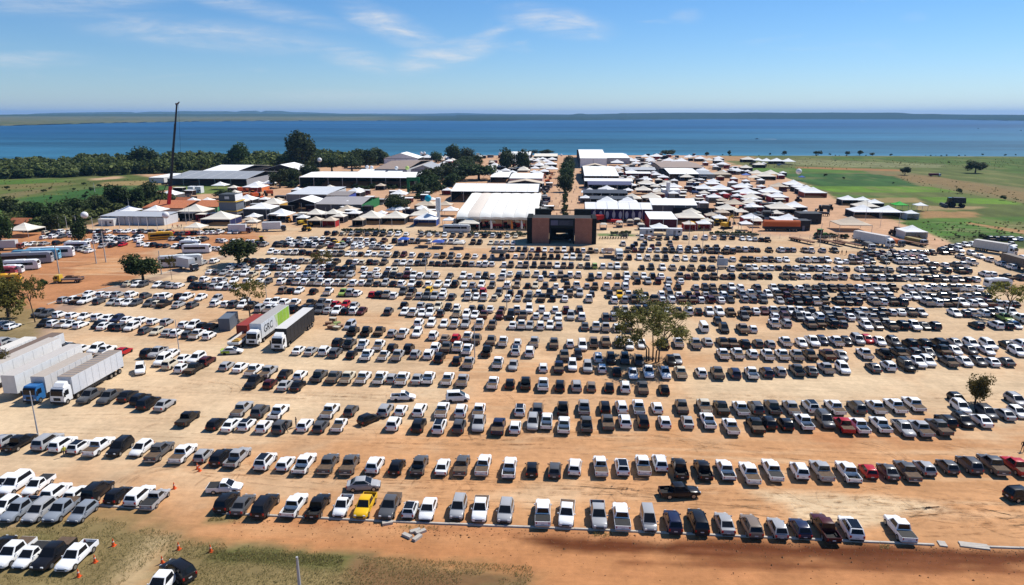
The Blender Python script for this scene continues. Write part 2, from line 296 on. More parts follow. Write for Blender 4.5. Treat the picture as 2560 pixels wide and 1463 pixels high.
# patches of soil and crops: outline in the photograph, colour, edge softness in metres, edge raggedness, strength
GREEN1 = (.062, .125, .02); GREEN2 = (.034, .085, .02); OLIVE = (.085, .105, .028); DRY = (.17, .135, .06); LIME = (.09, .165, .018); BUSHY = (.05, .075, .02)
patches = [
    ([(-900, 640), (0, 570), (600, 560), (900, 560), (2300, 600), (2330, 560), (1740, 380), (900, 380), (640, 420), (-900, 470)], PINK, 6, 5, 1),
    ([(380, 1200), (560, 1080), (1000, 1070), (1500, 1055), (1800, 1070), (3200, 1090), (3400, 1700), (-600, 1700), (-500, 1300), (0, 1290)], ORG, 9, 12, .95),
    ([(1130, 890), (1700, 880), (1760, 1060), (1080, 1075)], ORG, 6, 10, .5),
    ([(1900, 1060), (2560, 1060), (3000, 1250), (2400, 1330), (1800, 1240)], ORG, 6, 8, .5),
    ([(1950, 1075), (2420, 1070), (2400, 1105), (2100, 1112)], RED, 2, 3, .6),
    ([(-400, 870), (560, 850), (900, 900), (640, 1110), (300, 1130), (-500, 1130)], PALE, 8, 8, .6),
    ([(1700, 935), (3000, 925), (3000, 990), (1760, 992)], PALE, 5, 6, .75),
    ([(700, 975), (1150, 970), (1100, 1060), (640, 1090)], PALE, 4, 6, .4),
    ([(1850, 1222), (2130, 1238), (2345, 1268), (2200, 1285), (2230, 1305), (2130, 1312), (1990, 1290), (1960, 1262)], (.60, .44, .27), 1.2, 2.2, 1),
    ([(1400, 1215), (1700, 1245), (1400, 1262), (1200, 1240)], PALE, 2, 3, .5),
    ([(560, 1170), (1000, 1200), (1010, 1235), (620, 1230), (500, 1250), (400, 1200)], PALE, 3, 4, .45),
    # bottom road and its banks
    ([(-200, 1330), (1000, 1330), (3000, 1400), (3200, 1700), (-200, 1700)], (.40, .175, .07), 3, 3, .9),
    ([(560, 1288), (1000, 1308), (1800, 1342), (3000, 1398), (3000, 1425), (1800, 1372), (1200, 1330), (560, 1310)], RED, 1.2, 1.6, .85),
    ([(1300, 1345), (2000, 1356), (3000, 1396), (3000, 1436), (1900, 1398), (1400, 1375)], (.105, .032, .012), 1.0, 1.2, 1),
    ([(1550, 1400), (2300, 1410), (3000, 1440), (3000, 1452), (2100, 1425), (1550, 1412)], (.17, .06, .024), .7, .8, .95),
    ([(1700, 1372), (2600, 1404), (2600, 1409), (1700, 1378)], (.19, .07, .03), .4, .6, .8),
    ([(1500, 1432), (2600, 1440), (2600, 1446), (1500, 1440)], RED, .5, .6, .6),
    ([(-300, 1300), (230, 1288), (330, 1300), (470, 1340), (300, 1463), (250, 1560), (-300, 1560)], GRD, 2.2, 3, 1),
    ([(-100, 1330), (120, 1338), (110, 1348), (-100, 1345)], GRN, 1, 1.5, .8),
    ([(420, 1345), (640, 1360), (860, 1385), (1040, 1408), (1260, 1412), (1360, 1440), (1330, 1560), (300, 1560), (380, 1420)], GRD, 1.6, 3, 1),
    ([(520, 1372), (700, 1378), (870, 1392), (850, 1420), (640, 1412), (520, 1398)], GRN, .8, 1.4, .9),
    ([(900, 1410), (1340, 1425), (1330, 1480), (900, 1500)], (.17, .085, .04), 1.5, 3, .8),
    ([(525, 1285), (640, 1292), (560, 1308), (518, 1305)], GRD, .6, 1.2, .9),
    ([(1000, 1313), (1060, 1318), (1050, 1328), (1000, 1322)], GRD, .5, 1, .5),
    ([(250, 1272), (390, 1282), (380, 1300), (250, 1300)], (.25, .16, .07), .8, 1.5, .6),
    ([(380, 1335), (440, 1340), (340, 1500), (240, 1500)], (.42, .31, .17), 1.6, 2, .8),
    # left: red lot and tarmac
    ([(-600, 620), (60, 575), (640, 575), (660, 606), (520, 645), (330, 702), (100, 790), (-500, 840)], RED, 3, 4, .95),
    ([(230, 655), (330, 640), (380, 660), (300, 680), (190, 690)], ORG, 3, 5, .8),
    ([(440, 610), (560, 625), (520, 645), (400, 650), (350, 632)], (.45, .29, .17), 3, 4, .8),
    ([(40, 838), (160, 752), (345, 702), (560, 640), (640, 612), (640, 622), (600, 634), (380, 706), (190, 772), (120, 838), (60, 900), (-20, 900)], (.30, .20, .145), 1.2, .6, .9),
    ([(-400, 780), (60, 760), (130, 790), (90, 860), (-400, 950)], GRD, 2, 4, .9),
    # left fields
    ([(-1200, 470), (0, 445), (200, 440), (330, 436), (430, 452), (430, 475), (350, 480), (250, 505), (120, 560), (-900, 600)], OLIVE, 3, 4, 1),
    ([(-900, 470), (0, 450), (180, 448), (150, 458), (0, 462), (-900, 480)], GREEN1, 2, 3, .8),
    ([(140, 480), (240, 465), (420, 462), (430, 475), (330, 485), (160, 490)], GREEN2, 1.5, 2, 1),
    ([(-200, 510), (30, 500), (110, 488), (250, 486), (240, 498), (100, 520), (-200, 545)], GREEN2, 1.5, 2, 1),
    ([(-200, 520), (100, 508), (200, 498), (180, 510), (60, 540), (-200, 570)], GREEN1, 2, 3, .7),
    ([(260, 455), (410, 450), (415, 462), (240, 466)], (.27, .185, .08), 1.5, 2, .9),
    ([(225, 447), (300, 440), (310, 446), (230, 452)], (.45, .29, .17), 1.2, 1, .9),
    ([(0, 463), (150, 456), (200, 460), (60, 472), (0, 476)], (.16, .13, .05), 2, 3, .8),
    ([(0, 488), (40, 480), (140, 470), (130, 476), (30, 496), (0, 502)], DRY, 1.5, 2, .8),
    ([(440, 462), (640, 462), (560, 482), (440, 490)], GREEN1, 2, 3, .9),
    ([(-900, 480), (-420, 455), (0, 449), (200, 443), (330, 437), (640, 428), (960, 410), (960, 390), (400, 396), (-900, 410)], (.025, .035, .012), 2, 4, 1),  # ground coloured very dark green beneath the shore wood
    ([(60, 530), (230, 505), (420, 495), (400, 520), (230, 560), (100, 580)], (.03, .04, .015), 2, 3, .9),  # ground coloured very dark green beneath the left grove
    # right fields
    ([(1760, 384), (1800, 400), (1960, 440), (2060, 480), (2130, 520), (2300, 568), (2420, 620), (3600, 640), (3600, 380)], OLIVE, 3, 4, 1),
    ([(1840, 392), (2080, 396), (2080, 420), (1960, 416), (1830, 412)], (.11, .115, .038), 3, 5, .9),
    ([(1760, 389), (1890, 392), (1870, 402), (1780, 402)], (.36, .2, .1), 3, 4, .8),
    ([(2080, 392), (2560, 396), (3600, 400), (3600, 440), (2560, 436), (2440, 420), (2340, 408), (2080, 398)], (.055, .095, .016), 3, 3, .95),
    ([(1960, 400), (2100, 402), (2360, 412), (2350, 420), (2100, 418), (1960, 410)], (.16, .165, .075), 3, 5, .9),
    ([(1990, 417), (2260, 424), (2270, 430), (1990, 423)], (.33, .14, .06), 1.2, 2, .7),
    ([(2070, 425), (2250, 428), (2390, 450), (2560, 470), (3400, 520), (3400, 560), (2560, 508), (2300, 465), (2150, 440)], DRY, 3, 4, .85),
    ([(2160, 436), (2330, 440), (2560, 480), (3200, 530), (3200, 545), (2560, 500), (2330, 460), (2200, 448)], (.20, .125, .055), 2, 3, .6),
    ([(1815, 420), (2000, 421), (2160, 427), (2172, 433), (1960, 431), (1830, 430)], GREEN1, 1.2, .8, .95),
    ([(1930, 434), (2170, 434), (2240, 442), (2300, 466), (2060, 467), (1990, 452)], GREEN2, 1.2, .8, 1),
    ([(2020, 465), (2330, 467), (2400, 480), (2090, 482)], LIME, 1.4, 2, 1),
    ([(2060, 480), (2420, 484), (2460, 496), (2110, 494)], OLIVE, 1.4, 2, .9),
    ([(2080, 487), (2270, 489), (2280, 496), (2100, 496)], GREEN1, 1, 1.5, .7),
    ([(2100, 496), (2290, 494), (2310, 506), (2130, 508)], (.26, .185, .08), 1.5, 2, .8),
    ([(2290, 492), (2500, 497), (2560, 512), (2340, 507)], LIME, 1.5, 2, .95),
    ([(2290, 514), (2470, 516), (2430, 524), (2290, 526)], (.36, .24, .13), 1.2, 2, .6),
    ([(2300, 528), (2440, 530), (2450, 545), (2300, 548)], (.30, .165, .075), 1.5, 2.5, .8),
    ([(2290, 546), (2560, 542), (3000, 548), (3000, 570), (2560, 560), (2260, 556)], GREEN1, 1.5, 1.5, .9),
    ([(2245, 556), (2480, 556), (2540, 575), (2560, 590), (2400, 605), (2330, 590)], (.055, .125, .018), 1.5, 1.5, .95),
    ([(2420, 556), (2560, 576), (3000, 590), (3000, 600), (2560, 586), (2420, 560)], (.35, .18, .085), 1, 1, .8),
    ([(2360, 590), (2560, 588), (3200, 600), (3200, 625), (2400, 615)], BUSHY, 2, 3, .9),
    ([(1960, 456), (2000, 470), (2110, 520), (2320, 582), (2400, 625), (2340, 625), (2250, 588), (2060, 530), (1960, 488), (1900, 455)], PINK, 2, 1.5, .95),
    ([(1760, 398), (1830, 418), (1980, 455), (2000, 468), (1920, 462), (1800, 428), (1740, 400)], PINK, 2, 1.5, .95),
    # avenue and roads of the fair
    ([(1372, 540), (1408, 395), (1446, 395), (1452, 540), (1478, 560), (1345, 560)], (.47, .30, .185), 1, .5, .8),
    ([(1690, 470), (1720, 455), (1800, 520), (1910, 582), (1860, 588), (1740, 520)], (.45, .275, .165), 1, .5, .8),
    ([(1740, 566), (1850, 566), (1870, 584), (1500, 584), (1500, 570)], (.55, .42, .26), 1.5, 1, .7),
    ([(1495, 584), (1590, 586), (1590, 591), (1495, 590)], GREEN1, .8, .8, .9),
]
xs = np.unique(np.concatenate([np.linspace(-3000, -900, 16), np.linspace(-900, -220, 150), np.linspace(-220, 220, 330), np.linspace(220, 900, 150), np.linspace(900, 3000, 16)]))
ys = np.unique(np.concatenate([np.linspace(-600, 40, 12), np.linspace(40, 130, 130), np.linspace(130, 330, 150), np.linspace(330, 1000, 190)]))
GXm, GYm = np.meshgrid(xs, ys)
gx, gy = GXm.ravel(), GYm.ravel()
col = np.tile(np.array(TAN), (gx.size, 1))
big = fbm(gx / 22, gy / 22, 3, 4); med = fbm(gx / 5, gy / 5, 9, 3)
col = col + (np.array(ORG) - col) * np.clip((big - .52) * 3.0, 0, .5)[:, None]
col = col + (np.array(PALE) - col) * np.clip((.46 - big) * 3.5, 0, .6)[:, None]
edge = (fbm(gx / 6, gy / 6, 21, 4) - .5) * 2; edge2 = (fbm(gx / 1.6, gy / 1.6, 25, 2) - .5) * 2
for poly, c, soft, rag, k in patches:
    wp = [G(x, y) for x, y in poly]; wp = [(p.x, p.y) for p in wp]
    bx0 = min(p[0] for p in wp) - 30; bx1 = max(p[0] for p in wp) + 30; by0 = min(p[1] for p in wp) - 30; by1 = max(p[1] for p in wp) + 30
    m_ = (gx > bx0) & (gx < bx1) & (gy > by0) & (gy < by1)
    if not m_.any(): continue
    sd = inpoly(gx[m_], gy[m_], wp) + edge[m_] * rag + edge2[m_] * rag * .35
    w_ = np.clip((sd + soft) / (2 * soft), 0, 1); w_ = w_ * w_ * (3 - 2 * w_) * k
    col[m_] += (np.array(c) - col[m_]) * w_[:, None]
col *= (0.86 + .28 * med)[:, None]
veg = np.clip((col[:, 1] - col[:, 0] * .86) * 30, 0, 1)      # crops and weeds are mottled, soil less so
mott = fbm(gx / 9, gy / 26, 61, 4); col *= (1 + veg * (mott - .5) * .8)[:, None]
col += (np.array((.20, .17, .07)) - col) * (veg * np.clip((fbm(gx / 14, gy / 40, 66, 3) - .60) * 3, 0, .35))[:, None]
# wheel tracks along the lanes
trk = fbm(gx / 16, gy / .9, 41, 3); lane = np.clip((fbm(gx / 30, gy / 14, 55, 2) - .42) * 4, 0, 1) * (gy < 330) * np.clip((gy - 74) / 6, 0, 1)
col *= (1 - .13 * np.clip((trk - .50) * 5, 0, 1) * lane)[:, None]
col += ((np.array(PALE) - col) * (np.clip((.42 - trk) * 4, 0, .35) * lane)[:, None])
sh = shore_y(gx)
beach = np.clip(1 - np.abs(gy - sh - 2) / 9, 0, 1) * (fbm(gx / 30, gy / 30, 70, 2) > .48)
col += (np.array((.46, .36, .24)) - col) * (beach * .7)[:, None]
gz = -np.clip((gy - sh) * .06, 0, 5) + (fbm(gx / 4, gy / 4, 80, 2) - .5) * .02
me = bpy.data.meshes.new('ground')
nx, ny = len(xs), len(ys)
I = np.arange(nx * ny).reshape(ny, nx)
quads = np.stack([I[:-1, :-1].ravel(), I[:-1, 1:].ravel(), I[1:, 1:].ravel(), I[1:, :-1].ravel()], 1)
me.vertices.add(nx * ny); me.vertices.foreach_set('co', np.stack([gx, gy, gz], 1).astype(np.float32).ravel())
me.loops.add(quads.size); me.loops.foreach_set('vertex_index', quads.ravel().astype(np.int32))
me.polygons.add(len(quads)); me.polygons.foreach_set('loop_start', np.arange(0, quads.size, 4, dtype=np.int32)); me.polygons.foreach_set('loop_total', np.full(len(quads), 4, np.int32))
me.update(); me.validate()
ca = me.attributes.new('soil', 'FLOAT_COLOR', 'POINT')
ca.data.foreach_set('color', np.concatenate([np.clip(col, 0, 1), np.ones((gx.size, 1))], 1).astype(np.float32).ravel())
for p in me.polygons: p.use_smooth = True
mg = bpy.data.materials.new('dry_soil'); mg.use_nodes = True; t = mg.node_tree; b = t.nodes['Principled BSDF']
b.inputs['Roughness'].default_value = .95; b.inputs['Specular IOR Level'].default_value = .08
at = N(t, 'ShaderNodeAttribute', attribute_name='soil'); gm = N(t, 'ShaderNodeTexCoord')
n1 = N(t, 'ShaderNodeTexNoise', i_Scale=.9, i_Detail=8.0, i_Roughness=.7); L(t, gm.outputs['Object'], n1.inputs['Vector'])
n2 = N(t, 'ShaderNodeTexNoise', i_Scale=.12, i_Detail=6.0, i_Roughness=.65); L(t, gm.outputs['Object'], n2.inputs['Vector'])
mpg = N(t, 'ShaderNodeMapping'); mpg.inputs['Scale'].default_value = (.2, 1.6, 1); L(t, gm.outputs['Object'], mpg.inputs[0])
n3 = N(t, 'ShaderNodeTexNoise', i_Scale=1.0, i_Detail=5.0, i_Roughness=.6, i_Distortion=.4); L(t, mpg.outputs[0], n3.inputs['Vector'])
k = MATH(t, 'ADD', MATH(t, 'MULTIPLY', MATH(t, 'SUBTRACT', n1.outputs[0], .5), .75), MATH(t, 'MULTIPLY', MATH(t, 'SUBTRACT', n2.outputs[0], .5), .6))
k = MATH(t, 'ADD', MATH(t, 'ADD', k, MATH(t, 'MULTIPLY', MATH(t, 'SUBTRACT', n3.outputs[0], .5), .38)), 1.0)
vs = N(t, 'ShaderNodeVectorMath', operation='SCALE'); L(t, at.outputs['Color'], vs.inputs[0]); L(t, k, vs.inputs['Scale'])
L(t, vs.outputs[0], b.inputs['Base Color'])
bp = N(t, 'ShaderNodeBump', i_Strength=.5, i_Distance=.08); L(t, MATH(t, 'ADD', n1.outputs[0], n3.outputs[0]), bp.inputs['Height']); L(t, bp.outputs[0], b.inputs['Normal'])
me.materials.append(mg)
tag(link('ground', me), kind='structure')

# land far to every side, below the near ground
mb = MB(); mb.quad((-60000, -60000, -8), (60000, -60000, -8), (60000, 60000, -8), (-60000, 60000, -8))
tag(link('terrain', mb.mesh('terrain', mat('scrub_land', (.12, .13, .05), .95, .05, noise=.25, nscale=.004))), kind='structure')

# ------------------------------------------------------------------ the lake
mw = bpy.data.materials.new('lake_water'); mw.use_nodes = True; t = mw.node_tree; b = t.nodes['Principled BSDF']
b.inputs['Roughness'].default_value = .45; b.inputs['Specular IOR Level'].default_value = .05
gm = N(t, 'ShaderNodeTexCoord')
def wn(sc, det, rough=.6):
    mpw = N(t, 'ShaderNodeMapping'); mpw.inputs['Scale'].default_value = (*sc, 1); L(t, gm.outputs['Object'], mpw.inputs[0])
    n = N(t, 'ShaderNodeTexNoise', i_Scale=1.0, i_Detail=det, i_Roughness=rough); L(t, mpw.outputs[0], n.inputs['Vector']); return n.outputs[0]
so = N(t, 'ShaderNodeSeparateXYZ'); L(t, gm.outputs['Object'], so.inputs[0])
paler = MATH(t, 'MULTIPLY', SMOOTH(t, MATH(t, 'SUBTRACT', so.outputs[1], MATH(t, 'MULTIPLY', so.outputs[0], .45)), 3000, 500), .9)     # paler turquoise towards the near right shore
c1 = MIXC(t, paler, (.010, .066, .150), (.034, .125, .185))
kk = MATH(t, 'ADD', MATH(t, 'ADD', MATH(t, 'MULTIPLY', MATH(t, 'SUBTRACT', wn((.0006, .004), 4), .5), 2.3), MATH(t, 'MULTIPLY', MATH(t, 'SUBTRACT', wn((.012, .05), 6, .8), .5), 1.3)), 1.0)
vs = N(t, 'ShaderNodeVectorMath', operation='SCALE'); L(t, c1, vs.inputs[0]); L(t, kk, vs.inputs['Scale']); L(t, vs.outputs[0], b.inputs['Base Color'])
bp = N(t, 'ShaderNodeBump', i_Strength=.6, i_Distance=.5); L(t, wn((.08, .2), 5, .7), bp.inputs['Height']); L(t, bp.outputs[0], b.inputs['Normal'])
mb = MB()
wx = [-9000, -3000] + list(np.linspace(-1200, 1600, 60)) + [3500, 14000]
for i in range(len(wx) - 1):
    mb.quad((wx[i], 350 if abs(wx[i]) < 2900 else 300, -.7), (wx[i + 1], 350 if abs(wx[i + 1]) < 2900 else 300, -.7), (wx[i + 1], 14000, -.7), (wx[i], 14000, -.7))
tag(link('lake', mb.mesh('lake', mw)), kind='structure')

# ------------------------------------------------------------------ far shore and hills
def far_mat(name, cols, sc=(.0012, .006), thr=(.4, .6)):
    m = bpy.data.materials.new(name); m.use_nodes = True; t = m.node_tree; b = t.nodes['Principled BSDF']
    b.inputs['Roughness'].default_value = 1; b.inputs['Specular IOR Level'].default_value = 0
    tcx = N(t, 'ShaderNodeTexCoord'); mpx = N(t, 'ShaderNodeMapping'); mpx.inputs['Scale'].default_value = (*sc, 1); L(t, tcx.outputs['Object'], mpx.inputs[0])
    n = N(t, 'ShaderNodeTexNoise', i_Scale=1.0, i_Detail=6.0, i_Roughness=.65); L(t, mpx.outputs[0], n.inputs['Vector'])
    n2 = N(t, 'ShaderNodeTexNoise', i_Scale=2.7, i_Detail=4.0); L(t, mpx.outputs[0], n2.inputs['Vector'])
    c = MIXC(t, SMOOTH(t, n.outputs[0], *thr), cols[0], cols[1]); c = MIXC(t, SMOOTH(t, n2.outputs[0], .55, .68), c, cols[2]); sx_ = N(t, 'ShaderNodeSeparateXYZ'); L(t, tcx.outputs['Object'], sx_.inputs[0])
    c = MIXC(t, SMOOTH(t, MATH(t, 'ADD', MATH(t, 'DIVIDE', sx_.outputs[0], sx_.outputs[1]), MATH(t, 'MULTIPLY', MATH(t, 'SUBTRACT', n.outputs[0], .5), .12)), -.31, -.17), c, (.030, .052, .034))      # pasture gives way to woods eastwards
    L(t, c, b.inputs['Base Color'])
    return m
def shelf(name, front_px, back_y, z, m):
    """land reaching the water along front_px, rising gently inland"""
    mb = MB(); fx_ = np.arange(front_px[0][0], front_px[-1][0] + 1, 9.0); fy_ = np.interp(fx_, [q[0] for q in front_px], [q[1] for q in front_px]) + (fbm(fx_ / 26, fx_ * 0, 12, 3) - .5) * 1.3
    fr = [G(x, y, -.7) for x, y in zip(fx_, fy_)]
    for i in range(len(fr) - 1):
        a, c = fr[i], fr[i + 1]
        mb.quad((a.x, a.y, -1.2), (c.x, c.y, -1.2), (c.x, c.y + 60, 3), (a.x, a.y + 60, 3))
        ka = back_y / math.hypot(a.x, a.y); kc = back_y / math.hypot(c.x, c.y)
        mb.quad((a.x, a.y + 60, 3), (c.x, c.y + 60, 3), (c.x * kc, c.y * kc, z), (a.x * ka, a.y * ka, z))
    return tag(link(name, mb.mesh(name, m)), kind='structure')
m_fld = far_mat('far_pasture', ((.075, .10, .04), (.15, .13, .062), (.028, .045, .022)), (.0016, .003), (.35, .65))
m_wood = far_mat('far_woods', ((.035, .06, .028), (.05, .075, .03), (.03, .05, .025)), (.002, .004))
shelf('terrain_far_shore', [(-400, 318), (0, 315), (250, 308.5), (450, 304.5), (700, 302), (1000, 301.8), (1160, 302), (1300, 302)], 11500, 42, m_fld)
shelf('terrain_far_woods', [(1140, 302.5), (1300, 301.5), (1500, 300), (1800, 297.8), (2100, 297), (2400, 299.5), (2620, 303), (3100, 308)], 10500, 50, m_wood)
def ridge(name, D, prof, m, depth=900):
    """hills along the horizon: prof = (pixel, top pixel) of the skyline, at distance D"""
    px = np.arange(-500, 3100, 12.0); top = np.interp(px, [p[0] for p in prof], [p[1] for p in prof])
    top = top - (fbm(px / 55, px * 0, 5 + int(D), 3) - .5) * 1.6
    mb = MB(); rows = []
    for i, x in enumerate(px):
        d = CAM_R @ Vector(((x - CX) / F_PX, -(top[i] - CY) / F_PX, -1)); h = math.hypot(d.x, d.y)
        ux, uy = d.x / h, d.y / h; z = max(CAM_H + D * d.z / h, -2)
        rows.append([(ux * (D - depth), uy * (D - depth), -3), (ux * (D - depth * .45), uy * (D - depth * .45), -3 + (z + 3) * (.55 + .2 * vnoise(np.array([i * .3]), np.array([1.0]), 7)[0])), (ux * D, uy * D, z), (ux * (D + depth), uy * (D + depth), -3)])
    for i in range(len(rows) - 1):
        for k_ in range(3): mb.quad(rows[i][k_], rows[i + 1][k_], rows[i + 1][k_ + 1], rows[i][k_ + 1])
    return tag(link(name, mb.mesh(name, m, 60)), kind='structure')
ridge('hills_far', 17000, [(-500, 289), (60, 287), (90, 284), (200, 281), (330, 280), (336, 282), (380, 279), (430, 280), (440, 281), (450, 278), (570, 278), (590, 280), (600, 277), (640, 277), (650, 281), (660, 277), (700, 277.5), (735, 281), (760, 281), (860, 284), (1000, 285), (1080, 284.5), (1140, 283), (1300, 285.5), (1420, 286.5), (1500, 285), (1600, 284), (2000, 285), (2300, 286), (3100, 290)], m_wood, 1500)
ridge('hills', 10500, [(-500, 291), (0, 287), (200, 286), (330, 285), (500, 286), (620, 284), (700, 285.5), (860, 286), (1100, 290), (1250, 294), (1400, 291), (1430, 287), (1440, 284.5), (1460, 284.5), (1475, 287.5), (1510, 287), (1520, 284), (1535, 287), (1550, 283), (1700, 282), (2050, 281.5), (2250, 282), (2280, 285), (2330, 284.5), (2400, 288), (2460, 287), (2560, 293), (3100, 298)], m_wood, 1200)
# bodies and lettering that need evaluating are made first, while the scene is small
def person_mesh(pose):
    bm = bmesh.new(); vs_ = {}; me_ = bpy.data.meshes.new('skeleton')
    st = pose == 'walk'
    J = dict(pel=(0, 0, .95), wai=(0, 0, 1.1), che=(0, .01, 1.32), nec=(0, 0, 1.5), hea=(0, .02, 1.6), top=(0, .01, 1.74),
             ls=(-.19, 0, 1.42), le=(-.25, -.04 + (.08 if st else 0), 1.15), lh=(-.25, .06 + (.14 if st else 0), .90), rs=(.19, 0, 1.42), re=(.25, -.04 - (.1 if st else 0), 1.15), rh=(.25, .06 - (.06 if st else 0), .90),
             lk=(-.11, .03 + (.16 if st else 0), .52), la=(-.11, .0 + (.2 if st else 0), .08), lt=(-.11, .14 + (.22 if st else 0), .04), rk=(.11, .03 - (.08 if st else 0), .52), ra=(.11, -.0 - (.28 if st else 0), .09), rt=(.11, .14 - (.26 if st else 0), .05), lp=(-.1, 0, .9), rp=(.1, 0, .9))
    rad = dict(pel=.13, wai=.12, che=.15, nec=.055, hea=.10, top=.075, ls=.065, le=.048, lh=.04, rs=.065, re=.048, rh=.04, lk=.062, la=.045, lt=.035, rk=.062, ra=.045, rt=.035, lp=.085, rp=.085)
    names = list(J); E = [('pel', 'wai'), ('wai', 'che'), ('che', 'nec'), ('nec', 'hea'), ('hea', 'top'), ('che', 'ls'), ('ls', 'le'), ('le', 'lh'), ('che', 'rs'), ('rs', 're'), ('re', 'rh'), ('pel', 'lp'), ('lp', 'lk'), ('lk', 'la'), ('la', 'lt'), ('pel', 'rp'), ('rp', 'rk'), ('rk', 'ra'), ('ra', 'rt')]
    me_.from_pydata([J[n_] for n_ in names], [(names.index(a), names.index(b_)) for a, b_ in E], [])
    ob = bpy.data.objects.new('tmp', me_); COL.objects.link(ob); md = ob.modifiers.new('s', 'SKIN'); ob.modifiers.new('d', 'SUBSURF').levels = 1
    sk = me_.skin_vertices[0].data
    for i, n_ in enumerate(names): sk[i].radius = (rad[n_], rad[n_] * (.75 if n_ in ('che', 'wai', 'pel') else 1))
    sk[0].use_root = True
    dg = bpy.context.evaluated_depsgraph_get(); out = bpy.data.meshes.new_from_object(ob.evaluated_get(dg)); bpy.data.objects.remove(ob)
    for p in out.polygons: p.use_smooth = True
    return out
BODY = {ps: person_mesh(ps) for ps in ('walk', 'stand')}
tx = bpy.data.curves.new('lettering', 'FONT'); tx.body = 'GRC'; tx.size = 2.3; tx.extrude = .01; tx.align_x = 'CENTER'; tx.align_y = 'CENTER'
tmp = bpy.data.objects.new('tmp', tx); COL.objects.link(tmp); dg = bpy.context.evaluated_depsgraph_get(); tme = bpy.data.meshes.new_from_object(tmp.evaluated_get(dg)); bpy.data.objects.remove(tmp)
# ------------------------------------------------------------------ cars: the makes of the lot, each built once and shared
def sect(y, zb, zt, hw):
    zm = zb + (zt - zb) * .62
    return [(-hw * .86, y, zb), (-hw * .98, y, zb + .10), (-hw, y, zm), (-hw * .95, y, zt - .05), (-hw * .84, y, zt),
            (hw * .84, y, zt), (hw * .95, y, zt - .05), (hw, y, zm), (hw * .98, y, zb + .10), (hw * .86, y, zb)]
# length, half width, lower-body stations (y, bottom, top, width factor), glasshouse base y0 y1 z, roof y0 y1 z, wheel y's, wheel radius
KIND = {
 'H': dict(word='hatchback', hw=.86, st=[(-1.92, .42, .70, .80), (-1.86, .27, .86, .92), (-1.3, .22, .93, 1), (.6, .22, .91, 1), (1.0, .22, .89, 1), (1.6, .24, .78, .95), (1.85, .28, .66, .87), (1.94, .36, .55, .74)],
           gh=(-1.84, 1.02, .90, -1.42, .12, 1.46), wh=(-1.18, 1.25), wr=.30),
 'C': dict(word='compact hatchback', hw=.83, st=[(-1.78, .42, .72, .82), (-1.73, .27, .90, .93), (-1.2, .22, .95, 1), (.55, .22, .93, 1), (.95, .22, .90, 1), (1.45, .24, .80, .95), (1.7, .28, .68, .87), (1.78, .36, .55, .76)],
           gh=(-1.71, .98, .92, -1.45, .20, 1.50), wh=(-1.1, 1.15), wr=.29),
 'S': dict(word='sedan', hw=.88, st=[(-2.22, .42, .72, .78), (-2.15, .27, .92, .91), (-1.6, .22, .97, .99), (.6, .22, .93, 1), (1.05, .22, .90, 1), (1.75, .24, .78, .95), (2.08, .28, .66, .86), (2.2, .36, .54, .72)],
           gh=(-1.78, 1.12, .93, -.98, .22, 1.45), wh=(-1.33, 1.38), wr=.31),
 'U': dict(word='SUV', hw=.91, st=[(-2.16, .46, .82, .84), (-2.1, .30, 1.0, .94), (-1.5, .26, 1.05, 1), (.6, .26, 1.02, 1), (1.05, .26, 1.0, 1), (1.75, .28, .92, .96), (2.05, .32, .80, .9), (2.16, .40, .66, .78)],
           gh=(-2.08, 1.12, 1.0, -1.75, .22, 1.66), wh=(-1.3, 1.36), wr=.36),
 'X': dict(word='large SUV', hw=.94, st=[(-2.36, .48, .90, .86), (-2.3, .34, 1.06, .95), (-1.6, .30, 1.10, 1), (.7, .30, 1.08, 1), (1.15, .30, 1.06, 1), (1.95, .32, 1.0, .96), (2.28, .36, .86, .9), (2.38, .44, .70, .8)],
           gh=(-2.28, 1.2, 1.06, -1.98, .36, 1.80), wh=(-1.42, 1.5), wr=.39),
 'M': dict(word='minivan', hw=.88, st=[(-2.1, .42, .80, .86), (-2.05, .27, 1.0, .95), (-1.4, .23, 1.05, 1), (.8, .23, 1.0, 1), (1.3, .23, .95, 1), (1.75, .25, .84, .95), (2.0, .28, .70, .87), (2.1, .36, .56, .76)],
           gh=(-2.03, 1.45, .98, -1.85, .35, 1.74), wh=(-1.3, 1.35), wr=.31),
 'V': dict(word='van', hw=.88, st=[(-2.15, .40, .9, .9), (-2.1, .28, 1.1, .97), (-1.4, .25, 1.12, 1), (.9, .25, 1.1, 1), (1.6, .25, 1.06, 1), (1.9, .27, 1.0, .97), (2.08, .3, .86, .92), (2.14, .40, .66, .84)],
           gh=(-2.1, 2.02, 1.02, -2.04, 1.62, 1.94), wh=(-1.25, 1.35), wr=.31),
 'P': dict(word='pickup', hw=.93, pick=(-2.62, -1.06, 1.06), st=[(-1.06, .42, 1.08, .99), (.6, .34, 1.08, 1), (1.15, .34, 1.08, 1), (2.1, .36, 1.02, .97), (2.5, .40, .88, .92), (2.62, .48, .70, .82)],
           gh=(-1.04, 1.22, 1.05, -.88, .42, 1.76), wh=(-1.55, 1.62), wr=.39),
 'T': dict(word='small pickup', hw=.85, pick=(-2.22, -.5, .96), st=[(-.5, .34, .96, .99), (.7, .26, .95, 1), (1.15, .26, .92, 1), (1.75, .28, .82, .95), (2.1, .30, .70, .87), (2.22, .38, .56, .74)],
           gh=(-.54, 1.18, .93, -.38, .32, 1.54), wh=(-1.25, 1.4), wr=.31),
}
